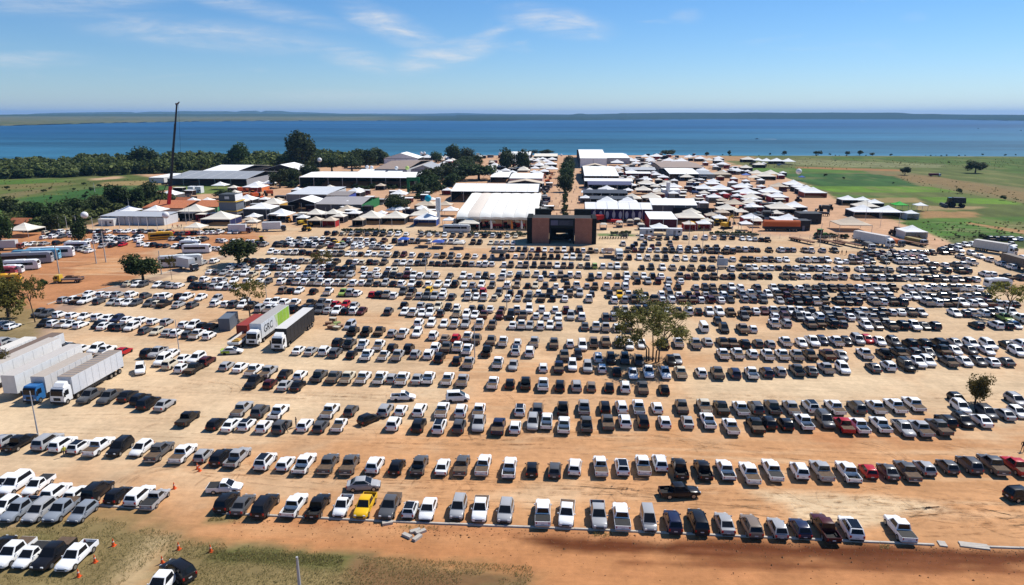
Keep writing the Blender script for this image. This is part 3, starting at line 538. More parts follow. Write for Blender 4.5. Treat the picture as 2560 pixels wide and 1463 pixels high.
def glass_quads(g, hw):
    y0, y1, z0, r0, r1, zr = g; b = hw * .93; r = hw * .74
    def lerp(a, c, k): return tuple(a[i] + (c[i] - a[i]) * k for i in range(3))
    def inset(q, ku, kv0, kv1, off):
        a, b_, c, d = q; e = [lerp(lerp(a, b_, u), lerp(d, c, u), v) for u, v in ((ku, kv0), (1 - ku, kv0), (1 - ku, kv1), (ku, kv1))]
        return [tuple(p[i] + off[i] for i in range(3)) for p in e]
    base = [(-b, y0, z0), (b, y0, z0), (b, y1, z0), (-b, y1, z0)]; top = [(-r, r0, zr), (r, r0, zr), (r, r1, zr), (-r, r1, zr)]
    ws = inset([base[2], base[3], top[3], top[2]], .05, .10, .94, (0, .014, .014))
    rw = inset([base[0], base[1], top[1], top[0]], .08, .16, .90, (0, -.014, .012))
    out = [ws, rw]
    for s in (1, -1):
        q = [base[1], base[2], top[2], top[1]] if s > 0 else [base[3], base[0], top[0], top[3]]
        out.append(inset(q, .10, .18, .90, (.014 * s, 0, .01)))
    return base, top, out
BUILT = {}
def build_kind(k, bed):
    """returns {name: (MB, material)} of one make"""
    if (k, bed) in BUILT: return BUILT[(k, bed)]
    K = KIND[k]; hw = K['hw']; body = MB(); P = {}
    body.loft([sect(y, zb, zt, hw * w) for y, zb, zt, w in K['st']])
    base, top, gq = glass_quads(K['gh'], hw)
    y0, y1, z0, r0, r1, zr = K['gh']
    crown = [(-hw * .60, r0 + .10, zr + .045), (hw * .60, r0 + .10, zr + .045), (hw * .60, r1 - .12, zr + .045), (-hw * .60, r1 - .12, zr + .045)]
    body.loft([base, top, crown])
    if k in 'XU':
        for s in (-1, 1): body.box(s * hw * .66 - .02, s * hw * .66 + .02, r0 + .15, r1 - .2, zr + .03, zr + .085)
    if 'pick' in K:
        a, c, h = K['pick']; zb = .45 if k == 'P' else .36
        body.box(-hw * .99, -hw * .99 + .07, a + .05, c - .01, zb, h); body.box(hw * .99 - .07, hw * .99, a + .05, c - .01, zb, h)
        body.box(-hw * .97, hw * .97, a, a + .06, zb + .08, h - .01); body.box(-hw * .92, hw * .92, c - .05, c - .012, zb, h)
        lin = MB(); lin.box(-hw * .99 + .072, hw * .99 - .072, a + .062, c - .052, zb, zb + .22)
        for s in (-1, 1): lin.box(s * hw * .72 - .09, s * hw * .72 + .09, K['wh'][0] - .4, K['wh'][0] + .4, zb + .221, zb + .38, 0, .12)
        if bed == 'O': P['bed'] = (lin, M_bed)
        else:
            cv = MB(); cv.box(-hw * .97, hw * .97, a + .07, c - .06, h - .02, h + .035, .02, .02); P['bed_cover'] = (cv, M_coverk if bed == 'Q' else M_cover)
        bp_ = MB(); bp_.box(-hw * .9, hw * .9, a - .10, a - .003, zb - .02, zb + .12); P['bumper'] = (bp_, M_metal if bed != 'O' else M_dark)
    else:
        ya, yz = K['st'][0][0], K['st'][-1][0]
        P['bumper'] = (MB().box(-hw * .80, hw * .80, ya - .035, ya + .2, .27, .47), M_dark); P['bumper.'] = (MB().box(-hw * .74, hw * .74, yz - .2, yz + .03, .27, .45), M_dark)
    P['body'] = (body, M_paint)
    nm = ['windscreen', 'rear_window', 'side_window', 'side_window.']
    for n_, q in zip(nm, gq): P[n_] = (MB().quad(*q), M_glass)
    yf = K['st'][-1][0]; yb = K['pick'][0] if 'pick' in K else K['st'][0][0]; zt = K['st'][-2][2]; zr_ = K['pick'][2] if 'pick' in K else K['st'][1][2]
    for i, s in enumerate((-1, 1)):
        hl = MB(); hl.box(s * hw * .62 - .16, s * hw * .62 + .16, yf - .16, yf - .005, zt - .16, zt - .02, .03, .0); P['headlight' + '.' * i] = (hl, M_lamp)
        tl = MB(); w_ = .05 if 'pick' in K else .10; tl.box(s * hw * .80 - w_, s * hw * .80 + w_, yb - .02, yb + .12, zr_ - .34, zr_ - .06); P['tail_light' + '.' * i] = (tl, M_red_l)
        mr = MB(); mr.box(s * (hw + .085) - .085, s * (hw + .085) + .085, y1 - .42, y1 - .32, z0 + .02, z0 + .17, .01, .01); P['mirror' + '.' * i] = (mr, M_paint)
    gr = MB(); gr.box(-hw * .5, hw * .5, yf - .06, yf + .012, zt - .36, zt - .17); P['grille'] = (gr, M_dark)
    pl = MB(); pl.box(-.2, .2, yb - .028, yb + .02, zr_ - .42, zr_ - .29); P['number_plate'] = (pl, M_plate)
    BUILT[(k, bed)] = P
    return P
MESHC = {}
def mesh_of(k, bed, n_):
    key = (k, bed, n_)
    if key not in MESHC:
        mb, m = build_kind(k, bed)[n_]; MESHC[key] = mb.mesh(n_.rstrip('.'), m, 42 if n_ == 'body' else None)
    return MESHC[key]
def joined(k, bed, names, nm):
    key = (k, bed, nm)
    if key not in MESHC:
        mb = MB()
        for n_ in names: q = build_kind(k, bed)[n_][0]; mb.add(q.v, q.f)
        MESHC[key] = mb.mesh(nm, build_kind(k, bed)[names[0]][1])
    return MESHC[key]
WHL = {}
def wheel_meshes(r):
    if r not in WHL:
        WHL[r] = (MB().wheel(-.11, .11, 0, 0, r, 14).mesh('wheel', M_tyre), MB().wheel(-.118, .118, 0, 0, r * .62, 10).mesh('rim', M_rim))
    return WHL[r]

PAINT = {'W': (.80, .80, .79), 'S': (.35, .35, .355), 'G': (.085, .086, .09), 'K': (.012, .012, .014), 'B': (.018, .024, .06), 'R': (.42, .012, .018), 'D': (.065, .012, .012),
         'Y': (.72, .42, .015), 'N': (.20, .155, .12), 'E': (.30, .42, .10), 'I': (.62, .55, .42), 'L': (.24, .265, .30)}
PWORD = {'W': 'white', 'S': 'silver', 'G': 'dark grey', 'K': 'black', 'B': 'navy blue', 'R': 'red', 'D': 'maroon', 'Y': 'yellow', 'N': 'brown', 'E': 'green', 'I': 'cream', 'L': 'blue grey'}
TAKEN = []
def car_at(x, y, code, lod, label, group):
    """code: paint, kind (P/O/Q pickups by bed, t/o/q small ones), flags f = nose to the camera, r/l = turned to the right or left, b = black roof"""
    c, kd, fl = code[0], code[1], code[2:]
    bed = ''
    if kd in 'POQ': kd, bed = 'P', kd
    elif kd in 'toq': kd, bed = 'T', kd.upper().replace('T', 'P')
    p = G(x, y, .75); jit = random.gauss(0, .022)
    rz = jit
    if 'f' in fl: rz = math.pi + jit
    if 'r' in fl: rz = -math.pi / 2 + .16 + jit
    if 'l' in fl: rz = math.pi / 2 + jit
    if 'x' in fl: rz = R(-35)
    if 'z' in fl: rz = R(-150) if kd == 'U' else R(62)
    if 'y' in fl: rz = R(60)
    pick = kd in 'PT'
    TAKEN.append((p.x, p.y))
    o = thing('pickup_truck' if pick else 'car', label, 'pickup truck' if pick else 'car', (p.x, p.y, 0), rz, group)
    colr = np.array(PAINT[c]) * (1 + random.uniform(-.06, .06)); colr = tuple(np.clip(colr, 0, .82))
    names = build_kind(kd, bed)
    wr = KIND[kd]['wr']; wm, rm = wheel_meshes(wr); hw = KIND[kd]['hw']
    o.scale = (random.uniform(.96, 1.03), random.uniform(.95, 1.05), random.uniform(.95, 1.06))
    bo = link('body', mesh_of(kd, bed, 'body'), o, color=colr)
    if 'b' in fl:
        g_ = KIND[kd]['gh']; key = (kd, 'roof')
        if key not in MESHC:
            h2 = KIND[kd]['hw']; MESHC[key] = MB().box(-h2 * .70, h2 * .70, g_[3] + .03, g_[4] + .02, g_[5] + .01, g_[5] + .062, h2 * .08, .08).mesh('roof_panel', M_glass)
        link('roof_panel', MESHC[key], o)
    for bn in ('bed', 'bed_cover'):
        if bn in names: link(bn, mesh_of(kd, bed, bn), o)
    if lod == 0:
        for n_ in names:
            if n_ in ('body', 'bed', 'bed_cover'): continue
            link(n_.rstrip('.'), mesh_of(kd, bed, n_), o, color=colr)
    else:
        link('windows', joined(kd, bed, ['windscreen', 'rear_window', 'side_window', 'side_window.'], 'windows'), o)
        for n_ in ('tail_light', 'tail_light.'): link('tail_light', mesh_of(kd, bed, n_), o)
    for wy in KIND[kd]['wh']:
        for s in (-1, 1):
            w_ = link('wheel', wm, o, (s * (hw - .085), wy, wr))
            if lod == 0: link('rim', rm, w_)
    return o

ROWS = [
 # row name, detail level, "x y code" of every vehicle from left to right
 ('grass verge row', 0, '-8 1366 KU|34 1380 WPf|79 1384 Wqf|134 1383 KPf|191 1387 WOf'),
 ('foot of the grass', 0, '406 1458 WOf|444 1424 KXz'),
 ('left kerb row', 0, '13 1262 WHf|50 1272 LOf|99 1275 SUf|155 1272 LPf|207 1277 LHf'),
 ('row behind left kerb', 0, '12 1206 WHf|39 1209 WXf|95 1209 Wqf|141 1227 WU|193 1230 WH|245 1225 KX|296 1233 KH|350 1235 WU|389 1243 Sq'),
 ('front kerb row', 0, '568 1251 KU|608 1256 GS|664 1262 KX|737 1260 WO|796 1262 KO|857 1262 Wof|913 1262 YOf|975 1263 GPf|1026 1269 WCb|1070 1269 WSf|1146 1268 SUf|1201 1271 WPf|1264 1276 SUf|1357 1279 WQ|1417 1281 WPf|1496 1285 SOf|1553 1288 WQ|1621 1297 SMf|1682 1301 BU|1745 1301 KX|1811 1304 SS|1878 1311 NU|1943 1316 SH|2000 1316 BH|2062 1317 DO|2127 1316 WUb|2249 1319 WQ'),
 ('lane behind front kerb', 0, '562 1215 Wqr|909 1209 SSr|1699 1227 KOr|2556 1235 KUr'),
 ('long second row', 0, '14 1098 SH|50 1104 KO|120 1102 SX|158 1108 WU|200 1113 WHb|249 1114 WP|300 1117 KXf|353 1119 WHf|400 1127 GP|459 1131 WP|509 1135 SC|554 1139 KU|595 1141 SO|664 1151 WUb|714 1155 WH|762 1156 WO|822 1156 GP|875 1159 GP|938 1160 WU|993 1163 KH|1049 1160 GO|1107 1163 WS|1155 1160 GP|1209 1160 WP|1274 1167 WO|1330 1169 KC|1387 1171 GH|1437 1164 WU|1501 1163 WP|1555 1164 WUb|1607 1161 WP|1649 1155 WU|1699 1169 KO|1757 1172 KO|1813 1172 WO|1873 1180 WP|1930 1172 WQ|1998 1174 WU|2053 1174 SP|2119 1178 WO|2170 1174 RC|2219 1175 GS|2267 1174 GP|2311 1166 SH|2368 1162 GH|2422 1159 GU|2481 1159 GP|2540 1163 RP'),
 ('third row, near line', 1, '470 1044 KQ|540 1056 KH|580 1058 WS|617 1058 WHb|661 1063 WH|705 1064 GU|763 1059 WH|802 1062 GH|849 1059 Wt|985 1057 WU|1047 1060 KU|1099 1063 WUb|1148 1063 GU|1197 1057 SPf|1246 1064 BP|1288 1064 WH|1332 1055 SUf|1367 1050 WO|1410 1060 WO|1466 1058 GO|1519 1053 GP|1562 1050 WU|1607 1050 KU|1661 1051 WH|1718 1051 SS|1769 1050 WO|1826 1064 WP|1888 1060 KP|1919 1053 KU|1963 1057 KH|2009 1053 WO|2062 1050 GXf|2109 1062 RP|2147 1062 WO|2200 1060 WO|2259 1069 SOf|2301 1069 SP|2346 1066 GP|2364 1050 KU|2408 1050 KUf|2452 1048 WS'),
 ('third row, far line', 1, '606 1020 SP|651 1026 GU|698 1027 WO|826 1026 WP|878 1023 GH|922 1045 KCx|964 1022 SU|1003 1022 WH|1050 1022 WU|1106 1023 WP|1153 1025 WU|1198 1025 WP|1300 1022 WUb|1344 1020 GU|1407 1020 KO|1460 1016 SO|1512 1016 KU|1553 1015 WU|1596 1016 WQ|1642 1016 WH|1704 1015 GP|1760 1014 IP|1803 1017 KQ|1851 1019 WQ|1889 1017 GU|1931 1016 GO|1977 1017 SP|2025 1014 WUb|2086 1017 WP|2141 1016 GU|2189 1016 WP|2237 1013 WP|2283 1008 WP|2402 1016 WUf|2467 1030 GUf|2510 1032 SS|2545 1028 WHf'),
 ('lane before far centre rows', 1, '1008 990 Wor|1144 992 WMr'),
 ('short row by parked trailers', 1, '226 989 GPf|274 990 GPf|320 987 KS|352 996 KU|372 1006 KX|413 1009 SS'),
 ('right edge by small tree', 1, '2393 995 KHf|2540 999 SUf'),
 ('row ahead of big tree', 1, '567 912 SH|602 916 WS|636 923 WP|672 928 SP|713 932 KS|751 935 WH|798 938 GO|835 941 GP|870 941 IP|909 942 WP|952 943 WQ|981 943 SH|1007 945 WP|1044 945 SS|1072 943 WO|1120 945 WP|1157 949 SP|1233 955 WP|1275 957 KH|1314 956 KO|1358 960 WO|1400 962 KU|1441 962 SU|1478 963 NH|1523 965 KH|1563 965 WU|1607 967 GP|1660 971 KH'),
 ('short line before black sedan', 1, '635 953 KPf|675 957 DC|713 960 SS|745 961 KS'),
 ('row under the big tree', 1, '1245 906 WQ|1283 911 SSf|1358 916 WH|1397 916 BP|1431 913 WUf|1469 917 SUf|1505 919 WC|1542 927 KH|1582 932 WSf|1621 929 WPf|1662 931 WPf|1701 929 IP|1752 929 WH|1793 931 GP|1836 931 BU|1878 932 WO|1916 929 BU|1949 926 SH|1992 925 GO|2027 925 GS|2064 919 SP|2107 920 WUf|2183 916 GS|2220 913 WU|2265 913 KXf|2292 904 WPf|2319 902 WUf|2370 902 GP|2411 902 WSf|2446 901 GSf|2478 902 WS|2513 902 GS'),
 ('shaded line under big tree', 1, '1411 887 GP|1445 884 KHf|1495 892 WU|1527 896 KUf|1562 896 GUf|1597 899 GSf|1677 900 KHf|1692 896 SSf'),
 ('row right of black lorry', 1, '747 873 WS|778 875 SS|812 875 WU|839 880 GU|879 884 KH|918 886 WO|960 887 Wt|995 887 SP|1039 883 SH|1072 884 WU|1099 893 KU|1142 899 KH|1172 906 SP|1217 877 KO|1289 875 WUb|1324 879 WX'),
 ('line behind black lorry row', 1, '846 856 KU|874 858 GO|908 860 WO|948 862 WP|981 867 KH|1022 869 KU|1089 867 WU|1116 867 GP|1144 865 WP|1169 872 WO|1258 853 WP|1294 855 WH|1336 854 SP|1385 857 GP|1425 857 WH|1456 863 WXf|1484 855 NO|1514 853 NP|1548 854 SP|1574 862 WHf|1604 858 WSf|1660 858 KP|1696 855 WP|1807 884 WP|1843 883 WP|1880 883 WH|1918 886 WP|1955 886 WP|1991 887 SP|2024 886 KP|2068 886 DP|2103 887 SSf|2161 883 WP|2210 883 KO|2247 881 KP|2283 880 GU|2319 878 GSf|2355 875 KP|2386 874 WSf|2426 874 GHf|2468 875 WSf|2543 878 WUf'),
 ('left row behind white trailers', 1, '12 853 SU|41 854 SH|68 855 WU|94 859 SP|128 862 WS|156 863 WUb|176 868 KU|206 870 WH|240 872 WUf|265 875 WO|308 877 RS'),
 ('cluster right of red sedan', 1, '350 922 WUz|371 882 KU|394 880 SOf|407 900 WXf|428 884 WSf|427 909 IU|456 918 WH|461 895 WS|486 919 KP|492 894 WUf|518 901 DU'),
 ('row behind brown crates', 1, '883 827 KO|916 828 KO|949 827 KP|981 831 SH|1008 832 WP|1043 831 WUf|1084 838 WU|1113 844 NS|1140 843 RH|1169 840 WP|1191 847 GP|1228 850 GP'),
 ('right row past big tree', 1, '1738 858 SP|1768 852 SS|1806 855 KP|1831 856 KP|1861 858 KU|1895 856 GH|1925 858 SH|1963 853 WP|2003 856 WSf|2031 853 WOf|2056 850 BHf|2089 852 WP|2116 852 KHf|2144 849 SXf|2168 847 RHf|2198 852 WSf|2234 853 GUf|2274 858 KU|2308 856 KU|2347 856 KX|2389 856 SSf|2428 858 WUf|2471 861 WXf|2520 862 KSf|2549 858 WU'),
]
ROWS_TAXI = '580 877 green'

def describe(code):
    kd = code[1]; bed = ''
    if kd in 'POQtoq':
        w = PWORD[code[0]] + ' pickup' if kd in 'POQ' else 'small ' + PWORD[code[0]] + ' pickup'
        return w + {'P': ' with covered bed', 'O': ' with open bed', 'Q': ' with black-covered bed'}[kd.upper().replace('T', 'P')]
    return PWORD[code[0]] + ' ' + KIND[kd.upper()]['word'] + (' with black roof' if 'b' in code[2:] else '')
for name, lod, txt in ROWS:
    items = []
    for e in txt.split('|'):
        x, y, c = e.split(); items.append((float(x), float(y), c.replace('Ec', 'EC')))
    items.sort(key=lambda q: q[0])
    for i, (x, y, c) in enumerate(items):
        d = describe(c)
        pos = ('leftmost' if i == 0 else 'rightmost' if i == len(items) - 1 else nth(i + 1) + ' from left')
        car_at(x, y, c, lod, d + ', ' + pos + ' in the ' + name, 'vehicles parked in the ' + name)
# ------------------------------------------------------------------ the rows further back: hundreds of vehicles too small to pick apart
FAR = [  # x0 y0 x1 y1 count paint-mix (L lot of white, C centre, D darker right side)
 '110 582 182 577 7 L', '105 593 186 588 7 L', '210 578 425 578 17 L', '235 588 355 593 10 L', '58 610 180 606 8 L', '210 603 322 607 10 L', '250 615 312 610 5 L', '192 620 228 627 4 L', '120 586 182 583 5 L', '240 596 350 600 9 L',
 '420 584 600 579 12 L', '425 596 532 598 8 L', '540 601 640 604 8 L', '345 610 425 614 5 L', '430 614 560 622 8 L', '500 657 556 649 4 L', '560 663 640 661 6 L', '565 671 640 668 5 L',
 '518 678 640 686 7 L', '472 696 640 702 11 L', '314 708 616 718 17 L', '214 733 528 743 18 L', '150 748 510 762 20 L', '530 757 640 762 5 L', '95 781 440 806 22 L', '530 745 640 750 6 L',
 '810 583 1300 590 25 C', '700 597 1290 607 42 C', '640 610 980 618 24 C', '700 605 960 611 16 C', '670 629 960 636 18 C', '960 636 1240 641 14 C', '610 650 1240 660 37 C', '605 668 835 669 13 C', '839 671 1027 677 12 C',
 '600 684 1240 690 36 C', '600 701 972 708 19 C', '972 708 1240 712 12 C', '700 724 977 736 15 C', '808 734 1223 742 20 C', '864 724 1215 731 18 C', '640 752 939 763 14 C', '640 770 917 777 13 C', '959 776 1240 787 13 C', '1002 761 1215 771 10 C', '1020 806 1240 812 0 C',
 '1207 588 1306 590 6 C', '1590 594 1840 594 11 C', '1540 609 1690 608 5 C', '1225 622 1532 627 19 C', '1559 624 1840 628 15 C', '1572 617 1828 620 11 D', '1207 639 1476 643 15 C', '1560 643 1840 648 12 D',
 '1213 660 1572 666 19 C', '1592 667 1840 671 10 D', '1205 682 1454 687 12 C', '1225 692 1305 692 4 C', '1338 694 1491 694 5 C', '1466 688 1840 691 17 D', '1552 702 1715 702 6 D', '1205 711 1577 716 15 C', '1660 716 1840 718 8 D',
 '1210 731 1489 733 11 C', '1223 743 1486 746 9 C', '1514 736 1838 736 15 D', '1524 748 1838 748 13 D', '1210 772 1464 774 8 C', '1233 786 1471 791 8 C', '1527 774 1838 779 12 D', '1504 794 1560 788 3 D', '1702 786 1823 791 5 D',
 '1818 594 1925 600 7 C', '1824 623 2092 626 18 D', '1815 647 2077 650 15 D', '2086 653 2322 653 14 D', '2125 643 2331 646 14 D', '2149 635 2381 629 15 D', '2426 632 2530 668 16 L', '2375 617 2435 638 9 C', '2400 640 2440 662 6 D', '2325 661 2411 662 6 D',
 '2465 597 2557 597 6 C', '2384 612 2537 612 8 C', '2507 638 2560 647 4 C', '2350 620 2420 626 5 C', '1839 668 2077 671 12 D', '2086 671 2426 677 19 D', '2435 684 2485 684 3 C', '1809 689 2113 691 15 D', '2128 692 2447 698 16 D', '2470 690 2560 694 5 D',
 '1815 719 2471 719 31 D', '1818 734 2068 737 11 D', '2098 740 2471 740 17 D', '1809 746 2068 753 12 D', '2086 752 2545 758 21 D', '1806 776 2307 779 22 D', '2373 782 2560 780 8 D', '1818 788 2218 793 15 D', '2462 790 2560 797 5 D',
 '1225 810 1240 811 1 C', '1033 806 1240 811 7 C', '1270 811 1407 813 6 C', '1450 814 1584 819 5 C', '1799 821 1892 821 4 D', '1924 808 2119 808 7 D', '2152 813 2350 813 7 D', '2429 811 2555 813 5 D',
 '41 816 5 808 2 L', '105 804 339 817 11 L', '354 823 534 839 7 L', '448 809 540 815 4 L', '1790 803 1800 803 1 D']
CMIX = {'L': ('W' * 12 + 'S' * 4 + 'G' * 3 + 'K' * 4 + 'I'), 'C': ('W' * 11 + 'S' * 4 + 'G' * 4 + 'K' * 6 + 'N' + 'I' + 'D'), 'D': ('W' * 10 + 'S' * 4 + 'G' * 5 + 'K' * 9 + 'N' + 'D')}
KMIX = {'L': 'HHHHSSUUCTP', 'C': 'HHHSSUUUPPPPX', 'D': 'HHSSUUUPPPPPX'}
lowc = {}
def low_car(k):
    if k in lowc: return lowc[k]
    P = build_kind(k, 'P' if k in 'PT' else ''); vs, fs, mi = [], [], []
    def put(mb, m):
        b0 = len(vs); vs.extend(mb.v); fs.extend([tuple(b0 + i for i in q) for q in mb.f]); mi.extend([m] * len(mb.f))
    put(P['body'][0], 0)
    for n_ in ('windscreen', 'rear_window', 'side_window', 'side_window.'): put(P[n_][0], 1)
    if 'bed_cover' in P: put(P['bed_cover'][0], 3)
    for n_ in ('tail_light', 'tail_light.'): put(P[n_][0], 4)
    K = KIND[k]
    for wy in K['wh']:
        for s in (-1, 1): put(MB().wheel(s * (K['hw'] - .085) - .1, s * (K['hw'] - .085) + .1, wy, K['wr'], K['wr'], 8), 2)
    me_ = bpy.data.meshes.new('low'); me_.from_pydata(vs, [], fs); bm = bmesh.new(); bm.from_mesh(me_); bmesh.ops.recalc_face_normals(bm, faces=bm.faces); bm.to_mesh(me_); bm.free()
    fs = [tuple(p.vertices) for p in me_.polygons]; bpy.data.meshes.remove(me_)
    lowc[k] = (np.array(vs), fs, mi); return lowc[k]
allv, allf, allm, allc = [], [], [], []; nb = 0
grid = {}
for x, y in TAKEN: grid.setdefault((int(x // 3), int(y // 3)), []).append((x, y))
def near(x, y, dx=1.95, dy=4.3):
    for i in range(-2, 3):
        for j in range(-2, 3):
            for a, c in grid.get((int(x // 3) + i, int(y // 3) + j), ()):
                if abs(a - x) < dx and abs(c - y) < dy: return True
    return False
nfar = 0
for e in FAR:
    x0, y0, x1, y1, n, mix = e.split(); x0, y0, x1, y1 = map(float, (x0, y0, x1, y1)); n = int(n)
    if n == 0: continue
    for i in range(n):
        if random.random() < .035: continue
        u = (i + .5 + random.uniform(-.12, .12)) / n
        p = G(x0 + (x1 - x0) * u, y0 + (y1 - y0) * u, .75); p.y += random.gauss(0, .16)
        if near(p.x, p.y): continue
        grid.setdefault((int(p.x // 3), int(p.y // 3)), []).append((p.x, p.y))
        k = random.choice(KMIX[mix]); cpt = random.choice(CMIX[mix]) if random.random() > .02 else random.choice('YERRBI')
        V, Fc, mi = low_car(k)
        a = random.gauss(0, .03) + (math.pi if random.random() < .28 else 0); ca_, sa_ = math.cos(a), math.sin(a)
        sc = random.uniform(.96, 1.03); sl_ = random.uniform(.95, 1.06); sh_ = random.uniform(.95, 1.08); V = V * np.array([1, sl_, sh_])
        Q = np.stack([(V[:, 0] * ca_ - V[:, 1] * sa_) * sc + p.x, (V[:, 0] * sa_ + V[:, 1] * ca_) * sc + p.y, V[:, 2] * sc + .005], 1)
        allv.append(Q); allf += [tuple(nb + q for q in f) for f in Fc]; allm += mi; nb += len(V)
        cc = np.clip(np.array(PAINT[cpt]) * random.uniform(.9, 1.05), 0, .82); allc.append(np.tile(np.append(cc, 1), (len(Fc), 1))); nfar += 1
me = bpy.data.meshes.new('parked_cars'); me.from_pydata(np.concatenate(allv).tolist(), [], allf)
for m in (M_paintf, M_glass, M_tyre, M_cover, M_red_l): me.materials.append(m)
me.polygons.foreach_set('material_index', np.array(allm, np.int32))
pa = me.attributes.new('paint', 'FLOAT_COLOR', 'FACE'); pa.data.foreach_set('color', np.concatenate(allc).astype(np.float32).ravel())
tag(link('parked_cars', me), 'hundreds of parked cars and pickups filling the rows towards the fair entrance', 'cars', kind='stuff')
# ------------------------------------------------------------------ the fair: tents, halls, stands
WH = (.86, .86, .845); CR = (.76, .70, .59); BG = (.60, .50, .38); GY = (.40, .41, .42); DK = (.02, .02, .022); NV = (.03, .035, .10)
RD = (.34, .03, .03); ORA = (.62, .17, .05); GN = (.03, .16, .06); BR = (.30, .22, .16); MET = (.31, .32, .33); LG = (.58, .59, .60)
def edge_pts(xl, xr, ye, he):
    a, c = G(xl, ye, he), G(xr, ye, he); return (a.x + c.x) / 2, (a.y + c.y) / 2, abs(c.x - a.x)
SPOTS = []
def tent(xl, xr, ye, label, col=CR, wall=None, he=3.0, rise=None, depth=None, group=None, nx=1, front=False):
    """pyramid canopy on legs; nx peaks side by side make one tent each"""
    cx_, fy, w = edge_pts(xl, xr, ye, he); d = depth or min(w, 12); r = rise or .24 * min(w, 12)
    SPOTS.append((cx_, fy + d / 2, w / 2, d / 2))
    o = thing('canopy_tent', label, 'tent', (cx_, fy + d / 2, 0), random.gauss(0, .02), group)
    mb = MB(); hx, hy = w / 2, d / 2; secs = []
    for z, s in ((-.28, 1.0), (0, 1.0), (.22, .68), (.55, .36), (1.0, .015)):
        zz = he + (z * r if z > 0 else z); secs.append([(-hx * s, -hy * s, zz), (hx * s, -hy * s, zz), (hx * s, hy * s, zz), (-hx * s, hy * s, zz)])
    mb.loft(secs, cap=False); mb.add(secs[-1], [(0, 1, 2, 3)])
    part('canopy', mb, M_canvas, o, color=col)
    for sx in (-1, 1):
        for sy in (-1, 1): link('leg', leg_mesh(round(he, 1)), o, (sx * (hx - .08), sy * (hy - .08), 0))
    if wall:
        t_ = .06
        for nm, bx in (('back_wall', (-hx + .2, hx - .2, hy - .25, hy - .25 + t_, .0, he - .05)), ('side_wall', (-hx + .12, -hx + .12 + t_, -hy + .3, hy - .27, 0, he - .1)), ('side_wall', (hx - .12 - t_, hx - .12, -hy + .3, hy - .27, 0, he - .1))):
            part(nm, MB().box(*bx), M_fabric, o, color=wall)
        if front: part('front_wall', MB().box(-hx + .2, hx - .2, -hy + .2, -hy + .26, 0, he * .92), M_fabric, o, color=wall)
    return o
LEGM = {}
def leg_mesh(h):
    if h not in LEGM: LEGM[h] = MB().box(-.07, .07, -.07, .07, 0, h).mesh('leg', M_metal)
    return LEGM[h]
def hall(xl, xr, ye, yr, label, roof=WH, wall=DK, he=4.5, rise=2.0, name='exhibition_hall', mono=False, cols=4, rmat=None, front=None, depth=None, back=True, ribs=0, axis='x', cat='hall'):  # near-black default walls put the dim interior into their colour
    """long hall whose near eave shows at ye and ridge at yr"""
    cx_, fy, w = edge_pts(xl, xr, ye, he); ry = G((xl + xr) / 2, yr, he + rise).y; d = depth or max(ry - fy, 3) * (1 if mono else 2); hx, hy = w / 2, d / 2
    SPOTS.append((cx_, fy + hy, hx, hy))
    o = thing(name, label, cat, (cx_, fy + hy, 0)); rm = rmat or M_canvas
    mb = MB(); t_ = .12
    if axis == 'y':       # gable end towards us
        prof = [(-hx, he), (0, he + rise), (hx, he)]
        mb.loft([[(x, y, z) for x, z in prof] + [(x, y, z - t_) for x, z in reversed(prof)] for y in (-hy, hy)])
    else:
        prof = [(-hy, he), (hy, he + rise)] if mono else [(-hy, he), (0, he + rise), (hy, he)]
        mb.loft([[(x, y, z) for y, z in prof] + [(x, y, z - t_) for y, z in reversed(prof)] for x in (-hx, hx)])
    ro = part('roof', mb, rm, o, color=roof)
    if ribs and axis == 'x':
        for i in range(ribs + 1):
            x = -hx + 2 * hx * i / ribs; rb = MB()
            rb.tube([(x, -hy - .02, he + .04), (x, hy if mono else 0, he + rise + .04)] + ([] if mono else [(x, hy, he + .04)]), .06, 5); part('roof_rib', rb, M_metal, ro)
    ze = he - t_ - .02
    if back: part('back_wall', MB().box(-hx + .3, hx - .3, hy - .35, hy - .2, 0, (he + rise if mono else he) - t_ - .25), M_fabric, o, color=wall)
    for s in (-1, 1): part('side_wall', MB().box(s * (hx - .2) - .08, s * (hx - .2) + .08, -hy + .3, hy - .37, 0, ze), M_fabric, o, color=wall)
    if axis == 'y':
        gb = MB(); gb.add([(-hx + .3, -hy + .5, he - .1), (hx - .3, -hy + .5, he - .1), (0, -hy + .5, he + rise - .25)], [(0, 1, 2)]); part('gable', gb, M_fabric, o, color=front or wall)
    if front: part('front_wall', MB().box(-hx + .32, hx - .32, -hy + .34, -hy + .46, 0, ze - .3), M_fabric, o, color=front)
    for i in range(cols):
        part('column', MB().box(-.12, .12, -.12, .12, 0, ze), M_metal, o, loc=(-hx + .25 + (2 * hx - .5) * i / max(cols - 1, 1), -hy + .15, 0))
    return o

# ---- the big striped hall next to the gate, its roof of bulging fabric panels
cx_, fy, w = edge_pts(1140, 1344, 545, 5.0); by = G(1240, 485, 9.5).y; d = (by - fy) * 1.25; o = thing('exhibition_hall', 'huge cream hall with seven bulging fabric roof panels left of the gate', 'hall', (cx_, fy + d / 2, 0))
n = 7; pw = w / n
for i in range(n):
    x0 = -w / 2 + pw * i + .04; mb = MB(); secs = []
    for y, z in ((-d / 2, 4.2), (-d / 2 - .35, 5.2), (-d / 2 + .5, 5.9), (-d / 2 + 4, 6.9), (0, 8.5), (d * .3, 9.8), (d / 2, 5.0)):
        secs.append([(x0 + pw * u * .99, y, z + .22 * math.sin(math.pi * u)) for u in (0, .25, .5, .75, 1)])
    mb.loft(secs, cap=False); mb.f = [f for f in mb.f if not (f[0] % 5 == 4)]
    part('roof_panel', mb, M_canvas, o, 60, color=(.86, .84, .77) if i != 1 else (.74, .66, .57))
